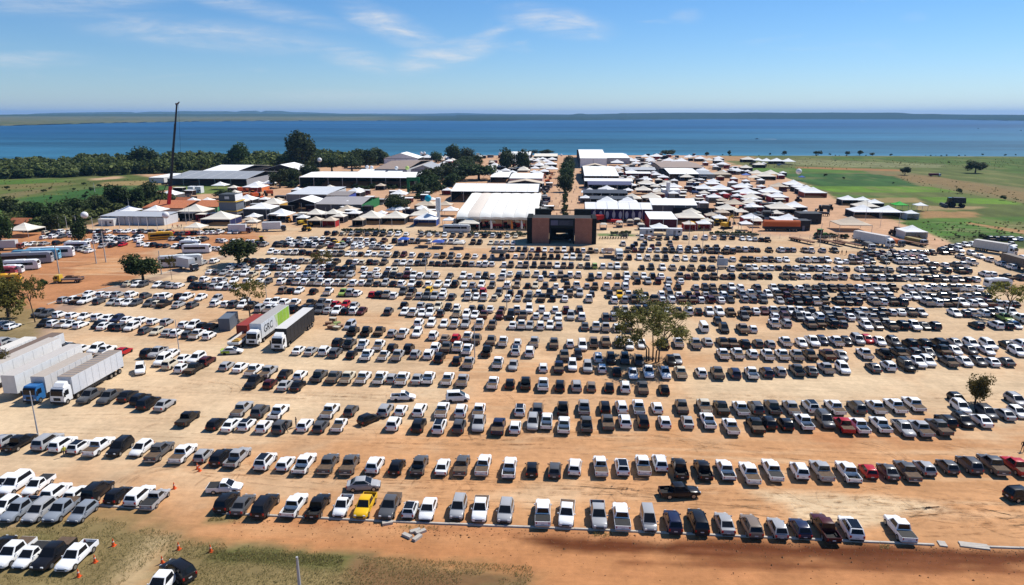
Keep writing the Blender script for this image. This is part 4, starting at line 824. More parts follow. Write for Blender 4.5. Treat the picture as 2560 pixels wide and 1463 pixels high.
part('back_wall', MB().box(-w / 2 + .3, w / 2 - .3, d / 2 - .8, d / 2 - .6, 0, 4.4), M_fabric, o, color=DK)
for s in (-1, 1): part('side_wall', MB().box(s * w / 2 - .1, s * w / 2 + .1, -d / 2 + .6, d / 2 - .9, 0, 4.3), M_fabric, o, color=DK)
for i in range(n + 1): part('column', MB().box(-.15, .15, -.15, .15, 0, 4.4), M_dark, o, loc=(-w / 2 + pw * i, -d / 2 + .25, 0))
HALLX, HALLY = cx_, fy

# ---- halls
H = hall
H(1125, 1346, 479, 459, 'long white hall roof behind the huge striped hall', he=6, rise=2.5, cols=8, ribs=8)
H(743, 1040, 444, 431, 'very long hall with white roof and dark open front left of the diagonal lane', he=7, rise=1.5, cols=9, wall=(.03, .05, .035))
H(413, 620, 447, 427, 'long grey-roofed shed behind the tiled houses at the left', roof=MET, wall=(.30, .31, .33), he=5, rise=3, cols=6, rmat=M_roofm, ribs=6, cat='shed', name='shed')
H(505, 596, 427, 412, 'white roof behind the long grey-roofed shed', he=5, rise=2.5, cols=3)
H(655, 748, 424, 400, 'bright white gabled hall among the trees left of centre', he=5, rise=4, cols=4, axis='y', depth=30)
H(958, 1046, 396, 371, 'white gabled hall standing tallest by the lake', he=7, rise=5, cols=4, axis='y', depth=28, front=WH)
H(935, 1018, 423, 402, 'warehouse with brown roof and pale walls near the lake', roof=BR, wall=(.45, .45, .46), front=(.45, .45, .46), he=6, rise=3, cols=2, rmat=M_roofm)
H(1026, 1088, 424, 402, 'left bay of the twin-gabled grey warehouse', roof=MET, wall=(.34, .35, .37), front=(.34, .35, .37), he=6, rise=3.5, cols=2, axis='y', depth=40, rmat=M_roofm)
H(1090, 1146, 424, 402, 'right bay of the twin-gabled grey warehouse', roof=MET, wall=(.34, .35, .37), front=(.34, .35, .37), he=6, rise=3.5, cols=2, axis='y', depth=40, rmat=M_roofm)
H(892, 960, 431, 423, 'low white roof left of the pale lime balloon', he=4, rise=1.5, cols=3)
H(966, 1004, 431, 423, 'low white roof under the pale lime balloon', he=4, rise=1.5, cols=2)
H(713, 818, 486, 466, 'flat pale grey roof with a bright side wall behind the white gabled canopy', roof=LG, wall=(.5, .5, .5), front=(.2, .2, .2), he=4.5, rise=.8, mono=True, cols=4, rmat=M_roofm)
H(786, 872, 489, 478, 'low brown-grey roof with a blue edge', roof=(.28, .24, .21), wall=(.05, .08, .3), front=(.04, .05, .08), he=4, rise=.8, mono=True, cols=3, rmat=M_roofm)
H(786, 906, 511, 492, 'grey-brown hall roof behind the twin cream tents', roof=(.36, .33, .31), wall=GN, front=(.1, .1, .1), he=4.5, rise=1.8, cols=4, rmat=M_roofm)
H(717, 788, 507, 487, 'white gabled canopy with dark open sides and a white box beneath', he=4.5, rise=2.2, cols=3, axis='y', depth=16)
H(245, 412, 541, 528, 'low white stand with flat grey roof and a row of posts at the left', roof=(.42, .43, .45), wall=(.55, .56, .58), front=(.42, .44, .47), he=4, rise=.6, mono=True, cols=9, rmat=M_roofm, name='pavilion', cat='pavilion')
H(1225, 1272, 443, 431, 'small white hall beside the round dark tree', he=4, rise=1.5, cols=2)
H(1273, 1356, 446, 435, 'low hall with white roof and pinkish front', wall=(.5, .35, .33), front=(.5, .36, .35), he=5, rise=1.2, cols=3)
H(1268, 1358, 459, 446, 'cream gabled roof left of the avenue trees', roof=BG, he=5, rise=2, cols=3, axis='y', depth=14)
H(1256, 1326, 388, 379, 'white hall at the lake left of the avenue', he=6, rise=2.5, cols=3, front=WH)
H(1334, 1394, 391, 384, 'long cream roof at the lake end of the avenue', roof=CR, he=5, rise=1.5, cols=3)
H(1450, 1518, 396, 374, 'tall white hall at the lake right of the avenue', he=9, rise=4, cols=3, front=WH)
H(1495, 1575, 395, 385, 'long low white hall joined to the tall lakeside hall', he=6, rise=1.5, cols=4, front=(.45, .46, .48))
H(1457, 1510, 407, 397, 'beige gabled roof right of the avenue, further one', roof=BG, he=4.5, rise=2.2, cols=2, axis='y', depth=16)
H(1458, 1518, 418, 406, 'beige gabled roof right of the avenue, nearer one', roof=BG, he=4.5, rise=2.4, cols=2, axis='y', depth=16)
H(1461, 1548, 440, 417, 'broad white hall right of the avenue trees', he=6, rise=3, cols=4, ribs=4)
H(1461, 1582, 453, 446, 'long thin white roof with peaks right of the avenue', he=5, rise=1.2, cols=6)
H(1470, 1580, 462, 453, 'dark blue panelled roof behind three pointed tents', roof=(.07, .07, .13), wall=DK, he=5, rise=1.2, cols=4, rmat=M_roofm)
H(1463, 1631, 523, 506, 'long white hall above the purple banner wall right of the gate', he=6, rise=2.2, cols=8, ribs=6, wall=(.06, .03, .03))
H(1629, 1743, 513, 496, 'white curved-roof hall right of the purple banner stand', he=5.5, rise=2, cols=5, wall=(.1, .1, .11), front=(.1, .1, .11))
H(1624, 1694, 548, 529, 'white flat roof stand with red side walls', wall=RD, front=(.07, .02, .03), he=5, rise=.8, mono=True, cols=3)
H(1653, 1762, 419, 408, 'long brown flat roof right of the avenue', roof=BR, wall=(.3, .25, .2), he=4.5, rise=1.0, cols=4, rmat=M_roofm)
H(1674, 1748, 435, 421, 'white hall in front of the long brown roof', he=5, rise=2, cols=4)
H(1565, 1628, 434, 429, 'low white roof over a red machine stand', he=4, rise=.8, cols=3, wall=RD)
H(1565, 1640, 425, 418, 'grey gabled roof right of the broad white hall', roof=GY, he=4, rise=1.5, cols=3, rmat=M_roofm)
H(1459, 1570, 483, 474, 'black open stand in the block behind the purple banner', roof=(.05, .05, .055), wall=DK, he=4.5, rise=.5, mono=True, cols=6, rmat=M_roofm)
H(1475, 1585, 498, 490, 'black low stand just behind the long white hall', roof=(.06, .06, .065), wall=DK, he=4, rise=.5, mono=True, cols=6, rmat=M_roofm)
H(1750, 1788, 436, 426, 'small grey building beside white tents at the right', roof=(.3, .31, .32), wall=(.35, .38, .36), front=(.25, .28, .26), he=3.5, rise=.6, mono=True, cols=2, rmat=M_roofm)
H(370, 410, 444, 433, 'small white storehouse left of the grey-roofed shed', wall=(.6, .6, .6), front=(.55, .55, .56), he=4, rise=.5, mono=True, cols=2, name='storehouse', cat='building')

# ---- tiled houses
def house(xl, xr, ye, yr, label, wall=(.55, .45, .36)):
    o = hall(xl, xr, ye, yr, label, wall=wall, front=wall, he=3, rise=2.2, cols=2, rmat=M_tile, name='house', cat='house')
    return o
house(17, 70, 560, 546, 'small house with orange tiled roof among trees at the far left')
house(352, 460, 520, 500, 'long orange tiled roof behind the red crane')
house(478, 545, 517, 500, 'orange tiled roof with green wall beside the two-storey stand', (.06, .3, .12))
house(434, 470, 505, 494, 'tiled roof half hidden by white tents near the crane')
house(76, 86, 531, 526, 'scrap of tiled roof showing between the left trees')

# ---- two-storey stand
p0 = G(572, 550); o = thing('display_tower', 'two-storey dark stand with yellow bands and a lit sign box on top', 'stand', p0)
k_ = ppm(572, 550); w = 45 / k_
part('lower_storey', MB().box(-w / 2, w / 2, 0, w, 0, 4.0), M_fabric, o, color=(.16, .16, .17))
part('band', MB().box(-w / 2 - .3, w / 2 + .3, -.3, w + .3, 4.0, 4.35), M_fabric, o, color=(.55, .34, .05))
part('upper_storey', MB().box(-w / 2 + .1, w / 2 - .1, .1, w - .1, 4.36, 8.4), M_fabric, o, color=(.13, .14, .16))
part('band', MB().box(-w / 2 - .4, w / 2 + .4, -.4, w + .4, 8.41, 8.75), M_fabric, o, color=(.55, .34, .05))
part('sign_box', MB().box(-w / 2 + .3, w / 2 - .3, .3, w - .3, 8.76, 12.0), M_fabric, o, color=(.07, .08, .09))
part('emblem', MB().box(-1.1, 1.1, .26, .297, 9.8, 11.0), M_fabric, o, color=(.5, .5, .5)); part('side_panel', MB().box(w / 2 - .297, w / 2 - .25, .4, w - .4, 8.9, 11.9), M_fabric, o, color=(.7, .7, .7))

# ---- grey slatted stand under the pyramid
tent(605, 675, 522, 'white pyramid canopy on a dark slatted stand left of the blue tarpaulin', WH, (.05, .055, .06), he=5, rise=2.2, front=True, depth=12)
# ---- tents: left edge x, right edge x, eave y, label, colours
for a in [
 (8, 70, 576, 'cream sail canopy beside trees at the far left edge', CR, None),
 (285, 331, 528, 'white pyramid tent peeping over the low white stand, left one', WH, None),
 (354, 400, 527, 'white pyramid tent peeping over the low white stand, right one', WH, None),
 (392, 438, 487, 'white pyramid tent left of the crane boom', WH, (.1, .1, .1)),
 (436, 500, 511, 'big white tent right of the crane, left peak', WH, DK),
 (498, 526, 502, 'smaller white tent behind the tiled roof right of the crane', WH, None),
 (440, 508, 529, 'cream tent right of the crane base', CR, DK),
 (498, 575, 548, 'wide cream tent with navy walls in front of the two-storey stand', CR, NV),
 (458, 501, 569, 'small cream tent by the yellow bus', CR, None),
 (648, 700, 510, 'beige tent with yellow wall right of the two-storey stand', CR, (.5, .3, .06)),
 (757, 805, 536, 'left cream tent of the pair with black walls', CR, DK),
 (803, 849, 536, 'right cream tent of the pair with black walls', CR, DK),
 (834, 888, 517, 'white tent with pale walls and green corner', WH, (.5, .52, .5)),
 (603, 655, 468, 'white tent on orange walls at the orange machine stand', WH, ORA),
 (628, 652, 459, 'small white tent behind the orange stand', WH, None),
 (650, 680, 459, 'white peaked canopy right of the orange stand', WH, None),
 (526, 560, 464, 'small white tent in the green strip before the grey shed', WH, None),
 (1049, 1081, 394, 'white tent right of the tallest gabled hall', WH, (.3, .3, .3)),
 (1098, 1120, 394, 'white tent between two round dark trees', WH, None),
 (1150, 1172, 407, 'white tent right of the twin-gabled warehouse', WH, None),
 (1180, 1205, 392, 'small white lakeside tent right of the round trees', WH, None),
 (1215, 1255, 416, 'long white tent left of the pair of round trees', WH, None),
 (1035, 1089, 514, 'beige tent left of the white water tower', BG, (.3, .25, .22)),
 (1092, 1128, 513, 'beige tent right of the white water tower', BG, None),
 (1104, 1143, 527, 'white tent tucked against the huge striped hall', WH, None),
 (1022, 1087, 539, 'wide cream tent in front of the spreading dark tree', CR, None),
 (1033, 1091, 549, 'white tent with a blue front half by the water tower', WH, (.04, .08, .3)),
 (1106, 1135, 551, 'white tent at the near left corner of the striped hall', WH, None),
 (1145, 1198, 559, 'cream tent over the white bus beside the striped hall', CR, DK),
 (890, 952, 545, 'left peak of the long black-walled stand by the car park', CR, DK),
 (952, 1012, 545, 'right peak of the long black-walled stand by the car park', CR, DK),
 (1480, 1516, 464, 'leftmost of three pointed white tents in a row right of the avenue', WH, DK),
 (1518, 1554, 464, 'middle of three pointed white tents in a row right of the avenue', WH, DK),
 (1556, 1592, 464, 'rightmost of three pointed white tents in a row right of the avenue', WH, DK),
 (1493, 1545, 506, 'left white peak rising behind the purple banner hall roof', WH, None),
 (1547, 1595, 506, 'right white peak rising behind the purple banner hall roof', WH, None),
 (1559, 1605, 497, 'cream tent left of the white box building with tower', CR, DK),
 (1607, 1655, 495, 'cream tent touching the white box building with tower', CR, DK),
 (1598, 1640, 460, 'cream tent with four sides over a red stand right of the three points', CR, None),
 (1600, 1632, 450, 'white tent just behind the cream tent right of the three points', WH, RD),
 (1634, 1688, 524, 'pinkish white tent with red trim right of the long white hall', CR, RD),
 (1695, 1765, 545, 'beige tent with purple walls before the black billboard wall', CR, (.06, .02, .05)),
 (1629, 1673, 571, 'small white tent between two white cabins by the car park', WH, None),
 (1742, 1785, 472, 'left white tent of the wide cluster beside the right-hand road', WH, (.55, .5, .48)),
 (1779, 1835, 474, 'right white tent of the wide cluster beside the right-hand road', WH, (.2, .2, .2)),
 (1767, 1802, 460, 'white tent peak behind the wide cluster on the right', WH, None),
 (1838, 1881, 469, 'white tent with bright red walls at the right', WH, RD),
 (1842, 1904, 484, 'white tent with dark red skirt and black base', WH, (.13, .01, .015)),
 (1908, 1958, 481, 'tall pointed white tent right of the red-walled tents', WH, (.45, .45, .46)),
 (1869, 1902, 516, 'small white tent on red walls with a red flame banner', WH, (.5, .03, .02)),
 (1927, 1990, 522, 'wide cream tent with black walls, left of the pair', CR, DK),
 (1968, 2019, 518, 'white tent behind the wide black-walled tent, right of the pair', WH, DK),
 (2000, 2042, 538, 'small white tent on a black box stand', WH, DK),
 (1948, 2013, 554, 'curved white tent behind the orange trailer', WH, DK),
 (2102, 2181, 563, 'large beige tent over dark cars beside the white lorry', BG, None),
 (2265, 2320, 580, 'white tent at the edge of the crop field right of the lorry', WH, (.5, .5, .5)),
 (1968, 2012, 462, 'white tent at the back left of the brick-red walled group', WH, (.05, .05, .08)),
 (1986, 2018, 468, 'white tent in the middle of the brick-red walled group', WH, DK),
 (2001, 2044, 475, 'white tent behind the brick-red walled tent', WH, DK),
 (2013, 2068, 482, 'white tent with brick-red walls at the field edge', WH, (.28, .07, .04)),
 (2107, 2147, 500, 'white tent with black side at the back of the field stand', WH, DK),
 (2147, 2180, 501, 'second white tent at the back of the field stand', WH, DK),
 (2176, 2211, 508, 'third white tent at the back right of the field stand', WH, DK),
 (2147, 2200, 517, 'cream middle tent of the black-walled field stand', CR, DK),
 (2138, 2200, 530, 'front left white tent of the black-walled field stand', WH, DK),
 (2203, 2261, 531, 'front right white tent of the black-walled field stand', WH, DK),
 (2240, 2272, 513, 'bright green tent in the crop field', (.03, .42, .05), None),
 (2294, 2321, 514, 'white tent on black legs right of the bright green tent', WH, None),
 (2269, 2299, 534, 'small white tent with white walls right of the black field stand', WH, (.5, .5, .5)),
 (1833, 1860, 427, 'white tent with dark base at the start of the field road', WH, DK),
 (1879, 1913, 434, 'left cream tent of three at the dark green field', CR, None),
 (1912, 1951, 435, 'right cream tent of three at the dark green field', CR, None),
 (1898, 1940, 441, 'front cream tent of three at the dark green field', CR, DK),
 (1785, 1830, 436, 'beige tent with pale walls by the field road', BG, (.5, .48, .45)),
 (1745, 1775, 427, 'white tent beside the small grey building', WH, None),
 (1796, 1823, 411, 'white tent with pale walls at the far right end of the road', WH, (.4, .4, .42)),
 (2000, 2014, 443, 'tiny blue umbrella tent in the dark green field', (.05, .12, .45), None),
 (1858, 1878, 438, 'small blue and white umbrella tent by the field road', (.12, .2, .5), None),
]: tent(*a)
clusters = [('lakeside tents left of the avenue', WH, [(1293, 1325, 426), (1268, 1292, 432), (1325, 1345, 430), (1333, 1350, 402), (1346, 1366, 398), (1340, 1362, 406), (1352, 1376, 404), (1360, 1392, 411), (1335, 1360, 414), (1350, 1380, 420), (1364, 1394, 423), (1326, 1348, 421), (1322, 1340, 398), (1368, 1392, 399), (1348, 1372, 429)]),
            ('lakeside tents right of the avenue', WH, [(1603, 1626, 392), (1626, 1661, 391), (1528, 1560, 407), (1550, 1572, 402), (1565, 1592, 401), (1622, 1651, 411), (1616, 1641, 402), (1580, 1602, 409), (1448, 1466, 402), (1660, 1690, 402), (1690, 1722, 403), (1645, 1668, 414)]),
            ('tents at the far right of the fair', WH, [(1740, 1766, 397), (1763, 1787, 401), (1787, 1811, 402), (1734, 1744, 391), (1701, 1736, 443), (1742, 1762, 424), (1715, 1735, 392)]),
            ('tents over the helicopter stand', WH, [(1857, 1890, 399), (1887, 1910, 401), (1906, 1934, 403), (1930, 1962, 403), (1960, 1990, 404)])]
for cn, c, lst in clusters:
    for i, (a, b_, e) in enumerate(sorted(lst)):
        tent(a, b_, e, 'white peaked tent, ' + nth(i + 1) + ' from left of the ' + cn, c if random.random() < .8 else CR, DK if i % 3 == 0 else None, group=cn)

# ---- further small tents packed between the halls
def free(x, y, a, b_): return all(abs(x - q[0]) > a + q[2] + .4 or abs(y - q[1]) > b_ + q[3] + .4 for q in SPOTS)
SPOTS.append((HALLX, HALLY + 12, 17, 14))
for cn, rects, n in [('the crowded block right of the avenue', [(1462, 1690, 398, 500)], 46), ('the stands left of the avenue', [(1215, 1372, 396, 458)], 22), ('the stands along the right-hand road', [(1700, 1965, 408, 562)], 52), ('the stands between crane and striped hall', [(560, 1120, 452, 556)], 34), ('the lakeside end of the fair', [(1040, 1240, 390, 420), (1690, 1820, 392, 410)], 16)]:
    got = []
    for i in range(n * 14):
        r = rects[i % len(rects)]; x, y = random.uniform(r[0], r[1]), random.uniform(r[2], r[3]); wm = random.choice([5, 5, 6, 8, 10]); p = G(x, y, 3.0); k = ppm(x, y, 3.0)
        if 1368 < x < 1456 or abs(x - (1085 + (470 - y) * 1.6)) < 26 and y < 500: continue
        if not free(p.x, p.y + wm / 2, wm / 2, wm / 2): continue
        SPOTS.append((p.x, p.y + wm / 2, wm / 2, wm / 2)); got.append((x, y, wm * k / 2))
        if len(got) >= n: break
    for i, (x, y, h_) in enumerate(sorted(got)):
        SPOTS_N = len(SPOTS); tent(x - h_, x + h_, y, 'small peaked tent, ' + nth(i + 1) + ' from left in ' + cn, random.choice([WH, WH, WH, CR, CR, BG]), random.choice([None, None, DK, DK, (.3, .3, .3), RD]), group='small tents in ' + cn); del SPOTS[SPOTS_N:]

# ---- purple banner wall with white ovals
cx_, fy, w = edge_pts(1478, 1624, 526, 5.2); o = thing('banner_wall', 'purple banner wall with white ovals under the long white hall', 'banner', (cx_, fy - .5, 0))
part('banner', MB().box(-w / 2, w / 2, -.05, .05, 1.2, 5.2), M_fabric, o, color=(.035, .025, .09))
for i in range(9):
    e = MB(); x = -w / 2 + w * (i + .5) / 9; e.add([(x + .75 * math.cos(q), -.07, 3.1 + 1.75 * math.sin(q)) for q in [2 * math.pi * z / 16 for z in range(16)]], [tuple(range(16))]); part('oval', e, M_fabric, o, color=(.5, .5, .56))
cx_, fy, w = edge_pts(1684, 1785, 520, 4.5); o = thing('billboard', 'long black billboard wall beside the right-hand road', 'billboard', (cx_, fy, 0))
part('board', MB().box(-w / 2, w / 2, -.1, .1, .4, 4.5), M_fabric, o, color=(.015, .015, .018))
for i in range(8): part('post', MB().box(-.1, .1, .11, .3, 0, 4.4), M_metal, o, loc=(-w / 2 + w * (i + .5) / 8, 0, 0))

# ---- green arch portal and green sign
def arch(xl, xr, yb, hh, label, c):
    a, b_ = G(xl, yb), G(xr, yb); o = thing('arch_portal', label, 'arch', (a + b_) / 2); w = (b_ - a).length
    part('post', MB().box(-w / 2, -w / 2 + 1.6, -.6, .6, 0, hh), M_fabric, o, color=c); part('post', MB().box(w / 2 - 1.2, w / 2, -.6, .6, 0, hh), M_fabric, o, color=c)
    part('beam', MB().box(-w / 2, w / 2, -.62, .62, hh, hh + 2.2), M_fabric, o, color=c); return o
arch(1018, 1050, 482, 7.5, 'green arch portal at the end of the very long white-roofed hall', GN)
arch(892, 932, 520, 3.0, 'green arch sign over the left lane', (.03, .22, .09))

# ---- entrance gate
gl, gr_ = G(1316, 609), G(1491, 611); gw = gr_.x - gl.x; gy_ = (gl.y + gr_.y) / 2; gxc = (gl.x + gr_.x) / 2
o = thing('entrance_gate', 'tall black entrance gate with two brown slatted panels and a dark opening', 'gate', (gxc, gy_, 0)); GH = 9.9; U = gw / 175.0
def gx_(px): return (px - 1403.5) * U
part('side_wall', MB().box(gx_(1317), gx_(1330), 0, 12, 0, GH), M_fabric, o, color=(.013, .014, .013)); part('side_wall', MB().box(gx_(1479), gx_(1490), 0, 12, 0, GH), M_fabric, o, color=(.013, .014, .013))
part('header', MB().box(gx_(1373), gx_(1436), .25, 1.6, 6.1, GH - .15), M_fabric, o, color=(.016, .018, .017))
part('roof', MB().box(gx_(1330), gx_(1479), 1.7, 11.8, GH - .6, GH - .4), M_fabric, o, color=(.05, .05, .05))
sg = part('sign', MB().box(gx_(1376), gx_(1432), .13, .22, 7.1, 9.2), M_fabric, o, color=(.045, .05, .065))
part('sign_panel', MB().box(gx_(1376.5), gx_(1394), .08, .126, 7.2, 9.1), M_fabric, sg, color=(.11, .11, .17))
for i in range(4): part('sign_line', MB().box(gx_(1397), gx_(1420 + 3 * (i % 2)), .09, .126, 7.45 + .42 * i, 7.6 + .42 * i), M_fabric, sg, color=(.09, .09, .12))
for xa, xb in ((1330, 1372.5), (1436.5, 1479)):
    bk = part('panel', MB().box(gx_(xa), gx_(xb), .3, .5, 0, GH), M_fabric, o, color=(.10, .045, .032))
    n = 26; sl = MB(); W_ = gx_(xb) - gx_(xa)
    for i in range(n):
        x = gx_(xa) + W_ * (i + .5) / n; sl.box(x - W_ / n * .36, x + W_ / n * .36, .1 - .04 * (i % 3 == 0), .296, .05, GH - .05)
    part('slats', sl, mat('brown_slats', (.42, .185, .125), .75, .2, noise=.2, nscale=.5), bk)
for xa, xb in ((1373, 1376), (1433, 1436)): part('jamb', MB().box(gx_(xa), gx_(xb), .2, 11, 0, 6.1), M_fabric, o, color=DK)
part('blackout_screen', MB().box(gx_(1376), gx_(1390), 11.0, 11.2, 0, 6.0), M_fabric, o, color=DK); part('blackout_screen', MB().box(gx_(1420), gx_(1433), 11.0, 11.2, 0, 6.0), M_fabric, o, color=DK)  # black screens widened to keep the opening dark
part('rear_blackout', MB().box(gx_(1376), gx_(1433), 11.0, 11.2, 2.4, 6.0), M_fabric, o, color=DK)  # black sheet brought low to hide the bright ground behind
part('ceiling', MB().box(gx_(1376.2), gx_(1432.8), 1.7, 10.9, 5.7, 5.9), M_fabric, o, color=DK)
for i in range(6): part('blackout_block', MB().box(-.74, .74, -.3, .3, 0, 2.2), M_fabric, o, color=DK, loc=(gx_(1381 + i * 9.4), 9.6, 0))  # black blocks added side by side to black out the opening
ry = G(1405, 524, GH).y - gy_; U2 = (G(1477, 524, GH).x - G(1337, 524, GH).x) / 140.0; xo = G(1337, 524, GH).x - gxc
for a_, b_ in ((0, 41), (99, 140)):
    part('rear_tower', MB().box(xo + a_ * U2, xo + b_ * U2, ry, ry + 3, 0, GH), M_fabric, o, color=(.015, .018, .016))
part('rear_beam', MB().box(xo + 41 * U2, xo + 99 * U2, ry + .2, ry + .7, GH - .5, GH - .1), M_fabric, o, color=(.03, .02, .02))

# ---- white box building and the two water towers
def box_building(xl, xr, yb, hh, dd, label, c, name='cabin', cat='cabin', doors=1):
    a, b_ = G(xl, yb), G(xr, yb); w = b_.x - a.x; o = thing(name, label, cat, ((a.x + b_.x) / 2, (a.y + b_.y) / 2 + dd / 2, 0))
    part('wall', MB().box(-w / 2, w / 2, -dd / 2, dd / 2, 0, hh), M_obj, o, color=c); part('roof', MB().box(-w / 2 - .1, w / 2 + .1, -dd / 2 - .1, dd / 2 + .1, hh, hh + .12), M_obj, o, color=tuple(min(q * 1.15, .8) for q in c))
    for i in range(doors): part('door', MB().box(-.5, .5, -dd / 2 - .03, -dd / 2 + .02, .05, 2.1), M_fabric, o, color=(.2, .2, .22), loc=(-w / 2 + w * (i + .5) / doors, 0, 0))
    part('window', MB().box(-.5, .5, -dd / 2 - .025, -dd / 2 + .02, 1.2, 2.0), M_glass, o, loc=(w * .3, 0, 0))
    return o
box_building(1657, 1700, 494, 4.5, 10, 'white box building with a slim tower right of the cream tents', (.68, .68, .68), 'service_building', 'building', 2)
box_building(1600, 1634, 589, 2.7, 2.6, 'white cabin left of the small white tent by the car park', (.55, .56, .58))
box_building(1667, 1705, 589, 2.7, 2.6, 'white cabin right of the small white tent by the car park', (.55, .56, .58))
box_building(246, 286, 565, 2.9, 2.6, 'white container in front of the low white stand', (.62, .62, .60), 'container', 'container')
box_building(470, 484, 483, 4.0, 4, 'white tank cabin left of two behind the tiled roof', (.7, .7, .7)); box_building(488, 503, 483, 4.0, 4, 'white tank cabin right of two behind the tiled roof', (.7, .7, .7))
def water_tower(px, yb, hpx, wpx, label, c=(.68, .68, .68), stem=.45):
    k = ppm(px, yb); h = hpx / k / .97; r = wpx / k / 2; o = thing('water_tower', label, 'water tower', G(px, yb))
    part('stem', MB().cyl(0, 0, 0, h * stem, r * .62, n=16), M_obj, o, 40, c); part('tank', MB().cyl(0, 0, h * stem, h * (stem + .06), r * .62, r, 16).cyl(0, 0, h * (stem + .06), h * .985, r, n=16).cyl(0, 0, h * .985, h, r, r * .5, 16), M_obj, o, 40, c)
    return o
water_tower(1097, 560, 64, 13, 'white water tower with slim stem beside the striped hall')
water_tower(1669, 494, 37, 10, 'pale square-topped water tower at the white box building')
water_tower(636, 451, 20, 10, 'blue water tank beside the long grey shed', (.04, .08, .28), .1)

# ---- advertising balloons
def balloon(px, py, rpx, hz, label, c=(.78, .78, .78)):
    p = G(px, py, hz); k = ppm(px, py, hz); r = rpx / k; o = thing('balloon', label, 'balloon', (p.x, p.y, 0))
    bm = bmesh.new(); bmesh.ops.create_uvsphere(bm, u_segments=20, v_segments=12, radius=r); me_ = bpy.data.meshes.new('envelope'); bm.to_mesh(me_); bm.free()
    for q in me_.polygons: q.use_smooth = True
    me_.materials.append(M_canvas); link('envelope', me_, o, (0, 0, hz), color=c)
    part('tether', MB().cyl(0, 0, 0, hz - r * .98, .05, n=5), M_metal, o)
for a in [(211, 538, 8.5, 7, 'white balloon on a tether left of the low white stand'), (414, 538, 8.5, 7, 'white balloon at the right end of the low white stand'), (1070, 496, 8.5, 12, 'turquoise balloon above the beige tents', (.01, .36, .52)),
          (1997, 429, 7, 10, 'white balloon floating over the dark green field'), (799, 400, 5.5, 14, 'white balloon among the trees above the long hall'), (918, 418, 4.5, 11, 'white balloon, left of a close pair above the long hall'),
          (929, 419, 4.5, 11, 'white balloon, right of a close pair above the long hall'), (991, 420, 4.5, 11, 'white balloon left of the lime one'), (1018, 420, 5, 11, 'pale lime balloon in front of the twin-gabled warehouse', (.5, .62, .2)),
          (1053, 383, 3.5, 12, 'small white balloon by the lake, left of a pair'), (1061, 383, 3.5, 12, 'small white balloon by the lake, right of a pair'), (1250, 384, 4, 10, 'white balloon beside the lakeside hall left of the avenue'),
          (1403, 388, 3, 8, 'tiny white balloon at the lake end of the avenue')]: balloon(*a)

# ---- median shrubs and hedges (clipped, one mass each)
def hedge(name, a, b_, wd, hh, label, n):
    p, q = G(*a), G(*b_); v = []; pts_ = []
    for i in range(n):
        u = random.random(); c = p.lerp(q, u); pts_.append((c.x + random.gauss(0, wd * .25), c.y + random.gauss(0, wd * .25), wd * random.uniform(.8, 1.2), hh * random.uniform(.7, 1.25)))
    return pts_
HEDGES = [('median_shrubs', (1409, 556), (1414, 484), 2.4, 2.6, 'narrow strip of shrubs along the avenue median behind the gate', 40),
          ('hedge', (845, 581), (1000, 584), 2.0, 1.9, 'clipped hedge along the fence before the black-walled stand', 60), ('hedge', (1050, 586), (1105, 587), 2.0, 1.8, 'short hedge left of the white bus', 22),
          ('hedge', (1175, 588), (1316, 590), 2.0, 1.8, 'hedge along the fence left of the gate', 50), ('hedge', (1530, 589), (1575, 590), 2.4, 2.0, 'hedge clump right of the gate', 18),
          ('hedge', (1775, 590), (1890, 592), 2.2, 2.0, 'hedge along the fence below the yellow excavator', 44), ('hedge', (2035, 594), (2145, 596), 2.2, 1.8, 'hedge behind the flatbed trailers', 36), ('hedge', (505, 579), (665, 578), 1.8, 1.5, 'low hedge behind the cars at the white container lorries', 50)]
# ------------------------------------------------------------------ trees
def leaf_mat(name, c0, c1, trans=.25, nsc=7.0):
    m = bpy.data.materials.new(name); m.use_nodes = True; t = m.node_tree; b = t.nodes['Principled BSDF']
    b.inputs['Roughness'].default_value = .65; b.inputs['Specular IOR Level'].default_value = .15
    oi = N(t, 'ShaderNodeObjectInfo'); tcx = N(t, 'ShaderNodeTexCoord')
    n = N(t, 'ShaderNodeTexNoise', i_Scale=nsc, i_Detail=3.0); L(t, tcx.outputs['Object'], n.inputs['Vector'])
    ge = N(t, 'ShaderNodeNewGeometry')
    f = MATH(t, 'ADD', MATH(t, 'MULTIPLY', n.outputs[0], .7), MATH(t, 'MULTIPLY', ge.outputs['Random Per Island'], .5))
    c = MIXC(t, SMOOTH(t, f, .3, .9), c0, c1)
    h = N(t, 'ShaderNodeHueSaturation'); L(t, c, h.inputs['Color']); L(t, MATH(t, 'ADD', MATH(t, 'MULTIPLY', oi.outputs['Random'], .045), .48), h.inputs['Hue'])
    L(t, MATH(t, 'ADD', MATH(t, 'MULTIPLY', oi.outputs['Random'], .5), .75), h.inputs['Value'])
    L(t, h.outputs[0], b.inputs['Base Color'])
    tr = N(t, 'ShaderNodeBsdfTranslucent'); L(t, h.outputs[0], tr.inputs[0]); mx = N(t, 'ShaderNodeMixShader'); mx.inputs[0].default_value = trans
    L(t, b.outputs[0], mx.inputs[1]); L(t, tr.outputs[0], mx.inputs[2]); L(t, mx.outputs[0], t.nodes['Material Output'].inputs['Surface'])
    return m
M_leaf = leaf_mat('tree_leaves', (.014, .027, .008), (.06, .085, .020))
M_leafy = leaf_mat('yellowish_leaves', (.075, .072, .016), (.20, .17, .04), .4)  # yellow-olive foliage, paler than the other trees
M_leafw = leaf_mat('woodland_leaves', (.022, .036, .010), (.15, .16, .045), .3, .075)
M_weed = leaf_mat('field_weeds', (.10, .13, .035), (.26, .24, .10), .45, .05)
M_olive = leaf_mat('olive_leaves', (.07, .07, .018), (.20, .175, .055), .45)
